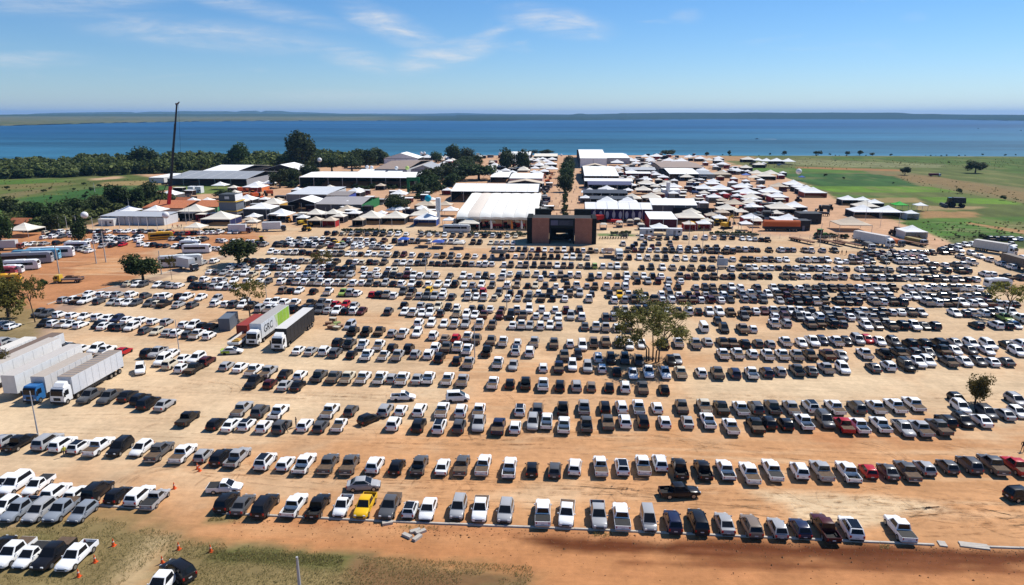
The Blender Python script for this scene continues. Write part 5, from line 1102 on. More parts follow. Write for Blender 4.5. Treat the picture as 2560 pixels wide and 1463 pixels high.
M_bark = mat('bark', (.10, .075, .055), .9, .1, noise=.3, nscale=4)

def leaves(n_lobes, n_leaf, size, flat=.8, seed=0, hollow=.55, spread=.36, top=.62, rl=(.14, .24)):
    """leaf clumps inside a crown of unit width: lobes scattered through its volume"""
    g = np.random.default_rng(seed); V = []; F_ = []
    per = n_leaf // n_lobes; cs = []
    for i in range(n_lobes):
        a = g.uniform(0, 2 * np.pi); r = spread * np.sqrt(g.uniform(0, 1)); z = top + g.normal(0, 1) * .13 * flat - (r ** 2) * .7
        cs.append((r * np.cos(a), r * np.sin(a), z, g.uniform(*rl)))
    for cx_, cy_, cz_, cr in cs:
        d = g.normal(size=(per, 3)); d /= np.linalg.norm(d, axis=1)[:, None] + 1e-9
        rr = cr * (hollow + (1 - hollow) * g.uniform(0, 1, per) ** .5) * g.uniform(.75, 1.15, per)
        p = np.stack([cx_ + d[:, 0] * rr, cy_ + d[:, 1] * rr, cz_ + d[:, 2] * rr * flat], 1)
        nrm = d + g.normal(size=(per, 3)) * .55; nrm[:, 2] += .25; nrm /= np.linalg.norm(nrm, axis=1)[:, None]
        u = np.cross(nrm, g.normal(size=(per, 3))); u /= np.linalg.norm(u, axis=1)[:, None] + 1e-9; w = np.cross(nrm, u)
        s = size * g.uniform(.6, 1.35, per)[:, None]
        b0 = sum(len(q) for q in V)
        q = np.stack([p - u * s - w * s * .55, p + u * s * .9 - w * s * .7, p + u * s * 1.05 + w * s * .6, p - u * s * .8 + w * s * .75], 1).reshape(-1, 3)
        V.append(q); F_.append(np.arange(len(q)).reshape(-1, 4) + b0)
    return np.concatenate(V), np.concatenate(F_)
def quad_mesh(name, v, f):
    me_ = bpy.data.meshes.new(name); me_.vertices.add(len(v)); me_.vertices.foreach_set('co', np.asarray(v, np.float32).ravel())
    me_.loops.add(f.size); me_.loops.foreach_set('vertex_index', f.ravel().astype(np.int32)); me_.polygons.add(len(f))
    me_.polygons.foreach_set('loop_start', np.arange(0, f.size, 4, dtype=np.int32)); me_.polygons.foreach_set('loop_total', np.full(len(f), 4, np.int32)); me_.update(calc_edges=True); return me_
def crown_mesh(args, m):
    v, f = leaves(**args); me_ = quad_mesh('crown', v, f); me_.materials.append(m); return me_
def trunk_mesh(fork=.35, n=4, lean=.0, thick=.035, seed=0):
    g = random.Random(seed); mb = MB()
    mb.tube([(0, 0, -.02), (lean * .3, 0, fork * .5), (lean, 0, fork)], [thick * 1.25, thick, thick * .85], 7)
    for i in range(n):
        a = 2 * math.pi * (i + g.uniform(-.2, .2)) / n; r = g.uniform(.16, .30)
        mb.tube([(lean, 0, fork - .02), (lean + math.cos(a) * r * .45, math.sin(a) * r * .45, fork + .16), (lean + math.cos(a) * r, math.sin(a) * r, g.uniform(.58, .74))], [thick * .6, thick * .42, thick * .2], 5)
    return mb.mesh('trunk', M_bark, 50)
TV = {
 'dense': [(crown_mesh(dict(n_lobes=26, n_leaf=2600, size=.030, seed=i, spread=.34, top=.60, rl=(.13, .22), flat=.95), M_leaf), trunk_mesh(.32, 4, 0, .035, i)) for i in range(4)],
 'dome': [(crown_mesh(dict(n_lobes=30, n_leaf=2600, size=.032, seed=20 + i, spread=.28, top=.52, rl=(.18, .26), flat=1.15, hollow=.75), M_leaf), trunk_mesh(.25, 4, 0, .04, 20 + i)) for i in range(2)],
 'low': [(crown_mesh(dict(n_lobes=16, n_leaf=900, size=.045, seed=40 + i, spread=.33, top=.56, rl=(.14, .24), flat=1.0), M_leaf), trunk_mesh(.3, 3, 0, .04, 40 + i)) for i in range(4)],
 'open': [(crown_mesh(dict(n_lobes=90, n_leaf=9000, size=.0105, seed=63, spread=.45, top=.735, rl=(.045, .115), flat=1.0, hollow=.1), M_olive), None)],
 'thin': [(crown_mesh(dict(n_lobes=30, n_leaf=1500, size=.016, seed=70, spread=.42, top=.70, rl=(.06, .13), flat=.8, hollow=.1), M_leafy), trunk_mesh(.42, 5, .04, .016, 70))],
 'bush': [(crown_mesh(dict(n_lobes=26, n_leaf=3600, size=.022, seed=80, spread=.30, top=.58, rl=(.13, .2), flat=1.2, hollow=.4), M_leafy), trunk_mesh(.2, 4, 0, .03, 80))],
}
# the big tree has several slender stems
mb = MB(); g_ = random.Random(5)
for sx, sy, tx in ((-.10, .0, -.22), (.0, .03, -.02), (.09, .02, .16), (.04, -.03, .30), (-.06, .04, -.38)):
    bx_ = sx * .75; mid = (sx + (tx - sx) * .4, sy * 2, .42); mb.tube([(bx_, sy * .5, -.01), (sx * .8, sy, .2), mid, (tx, sy * 4, .74)], [.0105, .0085, .0065, .0035], 6)
    for q in range(3):
        a = g_.uniform(0, 6.28); mb.tube([mid, (mid[0] + math.cos(a) * .1, mid[1] + math.sin(a) * .1, .58), (mid[0] + math.cos(a) * .22, mid[1] + math.sin(a) * .22, .74)], [.0045, .0033, .002], 5)
TV['open'][0] = (TV['open'][0][0], mb.mesh('trunk', M_bark, 50))
PALM = None
def tree(px, py, wpx, hpx, kind, label, group=None, name='tree', vi=None, yw=None):
    k = ppm(px, py); p = G(px, py); vs_ = TV[kind]; cm, tm = vs_[vi if vi is not None else random.randrange(len(vs_))]
    w = wpx / k * 1.12; h = hpx / k / .97 * 1.2
    if kind == 'open': w *= .95; h *= .93
    if kind == 'dome': w *= 1.12; h *= 1.05
    o = thing(name, label, 'tree', p, random.uniform(0, 6.28) if kind != 'open' else 0.0, group)
    for n_, m_ in (('trunk', tm), ('crown', cm)):
        c = link(n_, m_, o); c.scale = (w, w, h)
    return o
tree(1632, 905, 200, 136, 'open', 'big spreading tree with slender stems and cars parked in its shade')
tree(2437, 1012, 66, 68, 'bush', 'small bushy yellow-green tree beside parked cars at the right edge')
tree(358, 702, 78, 58, 'dense', 'round dark tree at the corner of the lot beside the tarmac road', vi=0)
tree(598, 662, 92, 60, 'dense', 'wide dark tree left of centre behind the box lorry', vi=1)
tree(626, 795, 92, 92, 'thin', 'thin sparse tree behind the lorries with a bare lower stem')
tree(806, 692, 62, 62, 'thin', 'sparse sapling standing among the centre rows of cars')
tree(2515, 800, 110, 90, 'thin', 'sparse pale tree at the right edge among parked cars')
tree(22, 792, 110, 96, 'bush', 'leafy yellow-green tree at the left edge beside the tarmac road')
tree(88, 806, 70, 108, 'thin', 'sparse tall tree next to the leafy tree at the left edge')
tree(4, 952, 64, 74, 'bush', 'dark round bush-like tree at the left edge behind white trailers')
tree(430, 700, 26, 58, 'thin', 'spindly sapling in front of the white coach')
tree(197, 602, 38, 46, 'dome', 'dark conical tree among the cars of the red-soil lot', vi=0)
tree(6, 622, 60, 70, 'dense', 'dark tree at the far left edge beside the cream sail', vi=2)
tree(108, 722, 26, 22, 'low', 'small bushy palm-like shrub beside the yellow flatbed lorry')
tree(0, 700, 26, 64, 'dense', 'dark tree cut by the left edge beside the parked coaches', vi=3)
# left group round the tiled house
for i, (x, y, w, h) in enumerate([(105, 566, 62, 52), (150, 560, 60, 48), (200, 545, 64, 46), (250, 535, 56, 40), (298, 524, 62, 54), (372, 510, 48, 50), (340, 520, 50, 44), (60, 545, 50, 34), (20, 540, 50, 40), (130, 575, 40, 34)]):
    tree(x, y, w, h, 'dense', 'dark leafy tree, ' + nth(i + 1) + ' of the grove around the small tiled house', 'grove around the tiled house')
# median of the avenue
for i, (x, y, w, h) in enumerate([(1413, 480, 38, 36), (1417, 462, 40, 36), (1418, 445, 36, 34), (1419, 430, 32, 30), (1420, 416, 24, 22)]):
    tree(x, y, w, h, 'dome', 'clipped dome tree on the avenue median, ' + nth(i + 1) + ' from the gate', 'clipped trees on the avenue median')
for i, (x, y, w, h) in enumerate([(1091, 406, 30, 22), (1133, 402, 42, 33), (1168, 404, 36, 28), (1268, 425, 40, 44), (1304, 426, 42, 42)]):
    tree(x, y, w, h, 'dome', 'large round dark tree near the lake, ' + nth(i + 1) + ' from left of five', 'round trees near the lake')
for i, (x, y, w, h) in enumerate([(1185, 420, 34, 24), (1165, 428, 36, 26), (1145, 436, 36, 26), (1125, 444, 36, 28), (1105, 455, 38, 30), (1085, 464, 40, 32), (1064, 472, 38, 34), (1197, 450, 62, 30), (1045, 492, 36, 26), (1130, 466, 34, 24), (1150, 452, 40, 26), (1075, 480, 40, 30)]):
    w *= 1.3; h *= 1.2
    tree(x, y, w, h, 'dense', 'dark tree lining the diagonal lane behind the long white hall, ' + nth(i + 1), 'trees along the diagonal lane')
tree(995, 534, 66, 40, 'dense', 'spreading dark tree beside the turquoise balloon', vi=0)
tree(757, 420, 78, 76, 'dense', 'tallest dark tree rising above the lakeside wood', vi=3)
tree(362, 425, 76, 50, 'dense', 'wide round tree at the lakeside wood left of the crane boom', vi=1)
tree(600, 425, 54, 58, 'dense', 'palm-topped dark tree standing out of the lakeside wood', vi=2)
tree(560, 497, 50, 20, 'dense', 'low bush-like tree with reddish leaves behind the tiled roof', vi=2)
for i, (x, y, w, h) in enumerate([(700, 470, 46, 40), (730, 462, 44, 36), (775, 450, 50, 34), (830, 430, 56, 34), (880, 430, 60, 34), (915, 420, 62, 40), (945, 412, 50, 36)]):
    tree(x, y, w, h, 'dense', 'dark tree behind the long white-roofed hall, ' + nth(i + 1) + ' from left', 'trees behind the long white-roofed hall')
tree(2262, 438, 24, 18, 'dense', 'lone round tree in the dry field right of the white balloon', vi=0)
tree(2438, 433, 44, 27, 'dense', 'large lone tree in the green field at the right', vi=1)
tree(1670, 390, 38, 13, 'dense', 'flat dark trees on the shore right of the avenue', vi=2)
for i, (x, y, w, h) in enumerate([(1767, 390, 14, 9), (1823, 388, 12, 10), (1961, 388, 14, 10), (2045, 388, 22, 10), (2117, 388, 14, 9), (2149, 388, 17, 11), (2181, 389, 18, 6), (1925, 388, 6, 5), (1330, 388, 30, 11), (1365, 388, 40, 12)]):
    tree(x, y, w, h, 'low', 'dark shoreline tree against the lake, ' + nth(i + 1) + ' along the near shore', 'trees on the near shore')
# woods along the left shore: one mass
def scatter_mass(name, label, pts, kinds, m, cat):
    V = []; F_ = []; b0 = 0; src = []
    for me_ in kinds:
        a = np.empty(len(me_.vertices) * 3); me_.vertices.foreach_get('co', a); src.append((a.reshape(-1, 3), np.array([tuple(p.vertices) for p in me_.polygons])))
    for x, y, w, h, *dz in pts:
        dz = dz[0] if dz else 0.0; v, f = random.choice(src); a = random.uniform(0, 6.28); c, s = math.cos(a), math.sin(a)
        V.append(np.stack([(v[:, 0] * c - v[:, 1] * s) * w + x, (v[:, 0] * s + v[:, 1] * c) * w + y, np.maximum(v[:, 2] * h + dz, -.05)], 1)); F_.append(f + b0); b0 += len(v)
    me_ = quad_mesh(name, np.concatenate(V), np.concatenate(F_)); me_.materials.append(m)
    return tag(link(name, me_), label, cat, kind='stuff')
low_m = [crown_mesh(dict(n_lobes=14, n_leaf=480, size=.060, seed=140 + i, spread=.33, top=.56, rl=(.14, .24), flat=1.0), M_leafw) for i in range(5)]
hedge_m = [crown_mesh(dict(n_lobes=8, n_leaf=200, size=.085, seed=160 + i, spread=.33, top=.52, rl=(.16, .26), flat=1.0), M_leaf) for i in range(3)]
pts = []
for i in range(520):
    x = random.uniform(-420, 958); y0 = np.interp(x, [-420, 0, 200, 330, 640, 960], [452, 447, 442, 436, 428, 408]); y = y0 - random.uniform(0, 1) ** 1.1 * np.interp(x, [0, 640, 960], [34, 28, 9])
    p = G(x, y); w = random.uniform(12, 20); hh = random.uniform(11, 17) * (1.05 if x > 200 else .85); pts.append((p.x, p.y, w, hh, -.22 * hh))
scatter_mass('woodland', 'dark green wood along the near lake shore on the left', pts, low_m, M_leafw, 'woods')
pts = []
for i in range(190):
    x = random.uniform(20, 430); yb = np.interp(x, [20, 110, 230, 330, 430], [575, 578, 548, 528, 516]); y = yb - random.uniform(0, 1) * np.interp(x, [20, 230, 430], [40, 36, 20])
    p = G(x, y); w = random.uniform(6, 11); hh = random.uniform(4, 9); pts.append((p.x, p.y, w, hh, -.25 * hh))
scatter_mass('thicket', 'dark thicket filling the space under the left grove beside the crop field', pts, low_m, M_leafw, 'bushes')
pts = []
for i in range(46):
    u = random.random(); p = G(1050 + 150 * u, 490 - 62 * u + random.gauss(0, 3)); w = random.uniform(5, 9); hh = random.uniform(3.5, 7); pts.append((p.x, p.y, w, hh, -.25 * hh))
for i in range(34): p = G(random.uniform(680, 800), random.uniform(444, 470)); w = random.uniform(6, 10); hh = random.uniform(4, 8); pts.append((p.x, p.y, w, hh, -.25 * hh))
for i in range(26): p = G(random.uniform(880, 1010), random.uniform(466, 474)); w = random.uniform(3, 6); hh = random.uniform(2.5, 5); pts.append((p.x, p.y, w, hh, -.2 * hh))
scatter_mass('undergrowth', 'dark shrubs under the trees of the diagonal lane and the long hall', pts, low_m, M_leaf, 'bushes')
pts = []
for i in range(70):
    x = random.uniform(1780, 3000); y = random.choice([random.gauss(410, 4), random.uniform(388, 391), np.interp(x, [2100, 2560], [436, 505]) + random.gauss(8, 2.5), random.gauss(596, 4) if x > 2370 else 390]); p = G(x, y)
    if x < 2060 and y > 392: continue
    w = random.uniform(1.2, 4.2); pts.append((p.x, p.y, w, w * random.uniform(.5, .9)))
for i in range(40):
    x = random.uniform(-200, 420); y = random.uniform(455, 520); p = G(x, y); w = random.uniform(1.2, 4.0); pts.append((p.x, p.y, w, w * random.uniform(.4, .8)))
for i in range(60):
    x = random.uniform(40, 190); y = np.interp(x, [40, 190], [441, 440]) + random.gauss(0, 1.0); p = G(x, y); pts.append((p.x, p.y, 5, 5))
scatter_mass('scrub', 'low green scrub dotted over the fields beside the fair', pts, low_m, M_leaf, 'bushes')
wv = []
tuft_m = [crown_mesh(dict(n_lobes=4, n_leaf=36, size=.16, seed=90 + i, spread=.3, top=.4, rl=(.2, .35), flat=1.0), M_weed) for i in range(4)]
for i in range(1500):
    r = random.random()
    if r < .5: x = random.uniform(1850, 3000); y = random.gauss(409, 6)
    elif r < .62: x = random.uniform(2250, 2900); y = np.interp(x, [2250, 2560, 2900], [448, 500, 545]) + random.gauss(0, 9)
    elif r < .75: x = random.uniform(2260, 2560); y = random.uniform(556, 604)
    else: x = random.uniform(-250, 420); y = random.uniform(450, 520)
    if y < 391: continue
    p = G(x, y); w = random.uniform(.5, 1.3); wv.append((p.x, p.y, w, w * random.uniform(.5, .9)))
scatter_mass('weeds', 'pale tall weeds and crop tufts over the fields beside the fair', wv, tuft_m, M_weed, 'weeds')
# clods and stones on the banks in front
V = []; F_ = []; gq_ = random.Random(9)
for i in range(1500):
    x = gq_.uniform(560, 2700); t0_ = np.interp(x, [560, 1000, 1800, 2700], [1290, 1310, 1348, 1382]); y = t0_ + abs(gq_.gauss(0, 1)) * gq_.choice([12, 22, 60]); p = G(x, y); s = gq_.uniform(.03, .11) * (1.8 if gq_.random() < .06 else 1); b0 = len(V)
    V += [(p.x - s, p.y, 0), (p.x, p.y - s * gq_.uniform(.6, 1.2), 0), (p.x + s * gq_.uniform(.7, 1.3), p.y, 0), (p.x, p.y + s, 0), (p.x + gq_.uniform(-.3, .3) * s, p.y, s * gq_.uniform(.6, 1.1))]; F_ += [(b0, b0 + 1, b0 + 4), (b0 + 1, b0 + 2, b0 + 4), (b0 + 2, b0 + 3, b0 + 4), (b0 + 3, b0, b0 + 4)]
me_ = bpy.data.meshes.new('clods'); me_.from_pydata(V, [], F_); me_.materials.append(mat('earth_clods', (.26, .13, .06), .95, .05, noise=.3, nscale=3)); tag(link('clods', me_), 'scattered earth clods and stones on the red bank before the kerb', 'stones', kind='stuff')
# wheel tracks: pairs of thin pressed strips along the lanes and turning arcs
mt_ = bpy.data.materials.new('pressed_soil'); mt_.use_nodes = True; t = mt_.node_tree; b = t.nodes['Principled BSDF']; b.inputs['Roughness'].default_value = .95; b.inputs['Specular IOR Level'].default_value = .05
tcx = N(t, 'ShaderNodeTexCoord'); n_1 = N(t, 'ShaderNodeTexNoise', i_Scale=.55, i_Detail=6.0, i_Roughness=.7); L(t, tcx.outputs['Object'], n_1.inputs['Vector']); n_2 = N(t, 'ShaderNodeTexNoise', i_Scale=.09, i_Detail=3.0); L(t, tcx.outputs['Object'], n_2.inputs['Vector'])
L(t, MIXC(t, SMOOTH(t, n_2.outputs[0], .4, .6), (.31, .155, .07), (.46, .29, .155)), b.inputs['Base Color'])
trn = N(t, 'ShaderNodeBsdfTransparent'); mxs = N(t, 'ShaderNodeMixShader'); L(t, MATH(t, 'MULTIPLY', SMOOTH(t, n_1.outputs[0], .40, .66), .38), mxs.inputs[0]); L(t, trn.outputs[0], mxs.inputs[1]); L(t, b.outputs[0], mxs.inputs[2]); L(t, mxs.outputs[0], t.nodes['Material Output'].inputs['Surface'])
V = []; F_ = []; gt = random.Random(21); zt_ = .02
def strip(pts_, wd):
    global V, F_, zt_
    b0 = len(V); zt_ += .0012
    for i, (x, y) in enumerate(pts_):
        x2, y2 = pts_[min(i + 1, len(pts_) - 1)]; x1, y1 = pts_[max(i - 1, 0)]; d_ = math.hypot(x2 - x1, y2 - y1) + 1e-6; nx_, ny_ = -(y2 - y1) / d_, (x2 - x1) / d_
        V += [(x + nx_ * wd / 2, y + ny_ * wd / 2, zt_), (x - nx_ * wd / 2, y - ny_ * wd / 2, zt_)]
    F_ += [(b0 + 2 * i, b0 + 2 * i + 1, b0 + 2 * i + 3, b0 + 2 * i + 2) for i in range(len(pts_) - 1)]
LANES = [(1215, 420, 2700, 0.05, 22), (1100, -100, 2700, .03, 14), (990, 250, 2700, .012, 10), (1245, 900, 2600, .04, 10), (900, 560, 1300, .04, 5)]
for yc, xa, xb, sl, n in LANES:
    for i in range(n):
        x0 = gt.uniform(xa, xb - 200); x1 = min(xb, x0 + gt.uniform(250, 1100)); y0 = yc + (x0 - 1280) * sl + gt.gauss(0, 13); y1 = yc + (x1 - 1280) * sl + gt.gauss(0, 13)
        A, B = G(x0, y0), G(x1, y1); bow = gt.gauss(0, 2.2); n_ = 26; dxy = (B - A).normalized(); nn = Vector((-dxy.y, dxy.x, 0)); path = [A.lerp(B, u / n_) + nn * bow * math.sin(math.pi * u / n_) for u in range(n_ + 1)]
        for s in (-.75, .75): strip([((q + nn * s).x, (q + nn * s).y) for q in path], gt.uniform(.18, .34))
for i in range(46):      # arcs from a bay into the lane
    x = gt.uniform(500, 2500); yb = gt.choice([1205, 1225, 1098, 1000]) + (x - 1280) * .035; c = G(x, yb); r = gt.uniform(4.5, 8); a0 = gt.choice([0, math.pi / 2]); sg = gt.choice([-1, 1])
    for s in (-.75, .75): strip([(c.x + sg * ((r + s) * math.cos(a0 + u * .11) - r), c.y - 2 + (r + s) * math.sin(a0 + u * .11) * .9) for u in range(15)], .22)
me_ = bpy.data.meshes.new('wheel_tracks'); me_.from_pydata(V, [], F_); me_.materials.append(mt_); tag(link('wheel_tracks', me_), 'faint wheel tracks pressed into the soil of the lanes', 'tracks', kind='stuff')
# tufts on the verge in front
gv = np.random.default_rng(3); V = []; F_ = []
areas = [([(0, 1300), (230, 1290), (460, 1340), (300, 1463), (0, 1463)], 6500), ([(430, 1350), (860, 1388), (1330, 1416), (1330, 1463), (380, 1463)], 9000), ([(520, 1374), (870, 1392), (850, 1416), (520, 1400)], 2600), ([(525, 1286), (640, 1294), (520, 1304)], 700),
         ([(1000, 1312), (1100, 1318), (1090, 1326), (1000, 1322)], 120), ([(1480, 1328), (1540, 1332), (1520, 1345), (1480, 1340)], 150), ([(1250, 1305), (1285, 1308), (1285, 1313), (1250, 1311)], 90), ([(2200, 1362), (2290, 1365), (2290, 1376), (2200, 1372)], 150)]
for poly, n in areas:
    wp = [G(*q) for q in poly]; wp = [(q.x, q.y) for q in wp]
    x0, x1 = min(q[0] for q in wp), max(q[0] for q in wp); y0, y1 = min(q[1] for q in wp), max(q[1] for q in wp)
    X = gv.uniform(x0, x1, n * 3); Y = gv.uniform(y0, y1, n * 3); ok = (inpoly(X, Y, wp) > 0) & (fbm(X / 2.3 + 40, Y / 2.3 + 40, 31, 3) > .34)
    X, Y = X[ok][:n], Y[ok][:n]
    for x, y in zip(X, Y):
        if near(x, y, 1.3, 2.8): continue
        a = gv.uniform(0, 6.28); h = gv.uniform(.08, .30); w = gv.uniform(.012, .035); dx, dy = math.cos(a) * w, math.sin(a) * w; lx, ly = gv.normal(0, .1, 2); b0 = len(V)
        V += [(x - dx, y - dy, -.01), (x + dx, y + dy, -.01), (x + lx + dx * .4, y + ly + dy * .4, h), (x + lx - dx * .6, y + ly - dy * .6, h * .8)]; F_.append((b0, b0 + 1, b0 + 2, b0 + 3))
me_ = bpy.data.meshes.new('grass'); me_.from_pydata(V, [], F_)
m_gr = leaf_mat('dry_grass', (.13, .125, .04), (.40, .31, .15), .6); me_.materials.append(m_gr)
tag(link('grass', me_), 'dry tufted grass on the verge in front of the kerb', 'grass', kind='stuff')
for nm, a, b_, wd, hh, lb, n in HEDGES:
    scatter_mass(nm, lb, hedge(nm, a, b_, wd, hh, lb, n), hedge_m, M_leaf, 'hedge')
# ------------------------------------------------------------------ kerb, cones, blocks
def kerb(pts_px, label, name='kerb', h=.16, wd=.32):
    o = thing(name, label, 'kerb', G(*pts_px[0])); p0 = o.location.copy()
    for a, b_ in zip(pts_px[:-1], pts_px[1:]):
        A, B = G(*a), G(*b_); L_ = (B - A).length; n = max(1, round(L_ / 3.0)); dr = (B - A).normalized(); ang = math.atan2(dr.y, dr.x); s = L_ / n
        me_ = MB().box(.015, s - .015, -wd / 2, wd / 2, -.05, h, .0, .03).mesh('kerb_stone', M_conc)
        for i in range(n):
            c = link('kerb_stone', me_, o, A + dr * s * i - p0, ang + random.gauss(0, .006))
            c.location.z = random.gauss(0, .012)
    return o
kerb([(556, 1284), (1000, 1306), (1500, 1326), (2000, 1348), (2335, 1363)], 'long pale concrete kerb running along the front row of parked vehicles')
kerb([(2400, 1366), (2700, 1376)], 'end of the concrete kerb at the right edge')
kerb([(242, 1264), (388, 1274)], 'short concrete kerb in front of the left parked row')
kerb([(118, 762), (150, 750), (212, 733), (312, 712)], 'white kerb between the tarmac road and the car park', h=.2)
kerb([(402, 686), (560, 640)], 'white kerb beside the white coach', h=.2)
for i, (x, y, a) in enumerate([(1018, 1342, -30), (1038, 1330, 30), (1052, 1332, 40), (1043, 1347, 60), (969, 1310, 20)]):
    o = link('concrete_block', MB().box(-.65, .65, -.28, .28, 0, .3, .02, .02).mesh('concrete_block', M_conc), None, G(x, y), R(a)); tag(o, 'loose concrete block on the red verge, ' + ['leftmost', 'uppermost', 'rightmost', 'lowest', 'lone'][i] + ' of the group before the silver car', 'block', 'loose concrete blocks')
for i, (x0, y0, x1, y1) in enumerate([(2345, 1358, 2366, 1364), (2400, 1363, 2470, 1368)]):
    a, b_ = G(x0, y0), G(x1, y1); o = link('concrete_slab', MB().box(-(b_ - a).length / 2, (b_ - a).length / 2, -.5, .5, 0, .14).mesh('concrete_slab', M_conc), None, (a + b_) / 2, R(-8)); tag(o, ['short', 'long'][i] + ' broken concrete slab lying at the right end of the kerb', 'slab')
def cone(px, py, i):
    o = thing('traffic_cone', 'orange traffic cone, ' + nth(i + 1) + ' from the top of the left foreground', 'cone', G(px, py), 0, 'traffic cones in the left foreground')
    link('base', CONE[0], o); link('cone', CONE[1], o); link('band', CONE[2], o)
CONE = (MB().box(-.24, .24, -.24, .24, 0, .06).mesh('base', M_cone), MB().cyl(0, 0, .06, .95, .19, .035, 10).mesh('cone', M_cone), MB().cyl(0, 0, .5, .64, .125, .10, 10).mesh('band', mat('white_band', (.7, .55, .45), .5, noise=0)))
for i, (x, y) in enumerate(sorted([(494, 1173), (499, 1178), (436, 1222), (284, 1365), (447, 1374), (527, 1380), (238, 1406), (197, 1442), (406, 1409)], key=lambda q: q[1])): cone(x, y, i)

# ------------------------------------------------------------------ poles
POLE = {}
def pole(px, yb, hpx, label, name='lamp_post', r=.11, arm=0, col=(.38, .38, .39), group=None):
    k = ppm(px, yb); h = hpx / k / .965; o = thing(name, label, 'pole', G(px, yb), 0, group)
    part('mast', MB().cyl(0, 0, 0, h, r * 1.3, r * .75, 8), M_obj, o, 40, color=col)
    if arm:
        part('arm', MB().tube([(0, 0, h - .05), (arm * .5, -.1, h + .12), (arm, -.15, h + .1)], .04, 5), M_metal, o); part('lamp', MB().box(arm - .1, arm + .45, -.3, 0, h + .05, h + .16), M_metal, o)
    return o
pole(96, 1092, 118, 'slim grey lamp post rising before the white trailers at the left', r=.09, arm=0)
pole(449, 886, 88, 'slim lamp post among the left rows with a cluster of white cars at its foot', r=.08)
pole(1187, 896, 92, 'slim lamp post standing in the centre rows left of the big tree', r=.08)
pole(1267, 775, 92, 'slim lamp post in the centre of the car park', r=.08)
pole(1321, 692, 72, 'thin post among the centre rows below the gate', r=.08)
pole(1065, 695, 55, 'thin post among the centre left rows', r=.08)
pole(885, 650, 66, 'thin post in the rows before the black-walled stand', r=.08)
pole(667, 750, 50, 'thin post left of the centre rows', r=.08)
pole(2393, 776, 62, 'thin lamp post among the dark cars at the right', r=.08)
pole(2212, 688, 82, 'lamp post in the right rows below the white lorry', r=.08)
pole(2049, 617, 58, 'lamp post at the flatbed trailers', r=.09)
pole(1722, 612, 60, 'slim post right of the gate in the car park, left one', r=.08); pole(1755, 638, 70, 'slim post right of the gate in the car park, right one', r=.08)
pole(1793, 690, 52, 'post carrying the white screen in the car park', r=.1)
pole(751, 1490, 108, 'thick grey pole at the bottom edge in front of the kerb', 'utility_pole', r=.16)
for i, (x, y, h) in enumerate([(151, 700, 84), (241, 659, 66), (265, 656, 76), (404, 686, 58), (323, 525, 28), (237, 480, 22)]):
    pole(x, y, h, ['concrete utility pole beside the yellow flatbed lorry', 'left pole of the pair on the red-soil island', 'right pole of the pair on the red-soil island', 'slim pole at the left end of the white coach', 'short pole behind the low white stand', 'slim pole in the left crop field'][i], 'utility_pole', r=.16, col=(.45, .42, .38))
for i, x in enumerate([148, 168, 192, 233, 256, 300, 325, 348, 370, 394]):
    pole(x, 574 if x > 200 else 572, 30, 'white street lamp, ' + nth(i + 1) + ' from left along the low white stand', r=.08, arm=-.9, col=(.6, .6, .6), group='street lamps along the low white stand')
for i, (x, y, h) in enumerate([(466, 562, 40), (475, 556, 46), (590, 562, 24), (816, 556, 36), (849, 572, 18), (950, 588, 36), (980, 568, 22), (1152, 588, 26), (670, 580, 60), (1199, 584, 30), (1692, 585, 45), (1774, 588, 60), (1831, 586, 62), (1880, 586, 46), (2163, 552, 50), (2244, 586, 54), (2200, 570, 40)]):
    pole(x, y, h, 'thin white mast at the fair edge, ' + nth(i + 1) + ' of the row of masts', r=.07, col=(.5, .5, .5), group='thin masts along the fair edge')
# fence of the fair: posts and rails
def fence(pts_px, label, hh=1.8, step=4.0):
    o = thing('fence', label, 'fence', G(*pts_px[0])); p0 = o.location.copy(); pm = MB().cyl(0, 0, 0, hh, .07, n=6).mesh('post', M_obj)
    for a, b_ in zip(pts_px[:-1], pts_px[1:]):
        A, B = G(*a), G(*b_); n = max(1, round((B - A).length / step))
        for i in range(n): link('post', pm, o, A.lerp(B, i / n) - p0, color=(.55, .55, .54))
        for z in (.5, 1.1, 1.65): part('rail', MB().tube([A - p0 + Vector((0, 0, z)), B - p0 + Vector((0, 0, z))], .025, 4), M_metal, o)
fence([(845, 585), (1000, 588), (1316, 592)], 'wire fence with pale posts along the hedge left of the gate'); fence([(1492, 593), (1900, 595), (2100, 600)], 'wire fence with pale posts right of the gate'); fence([(430, 578), (680, 582)], 'wire fence with pale posts behind the container lorries')

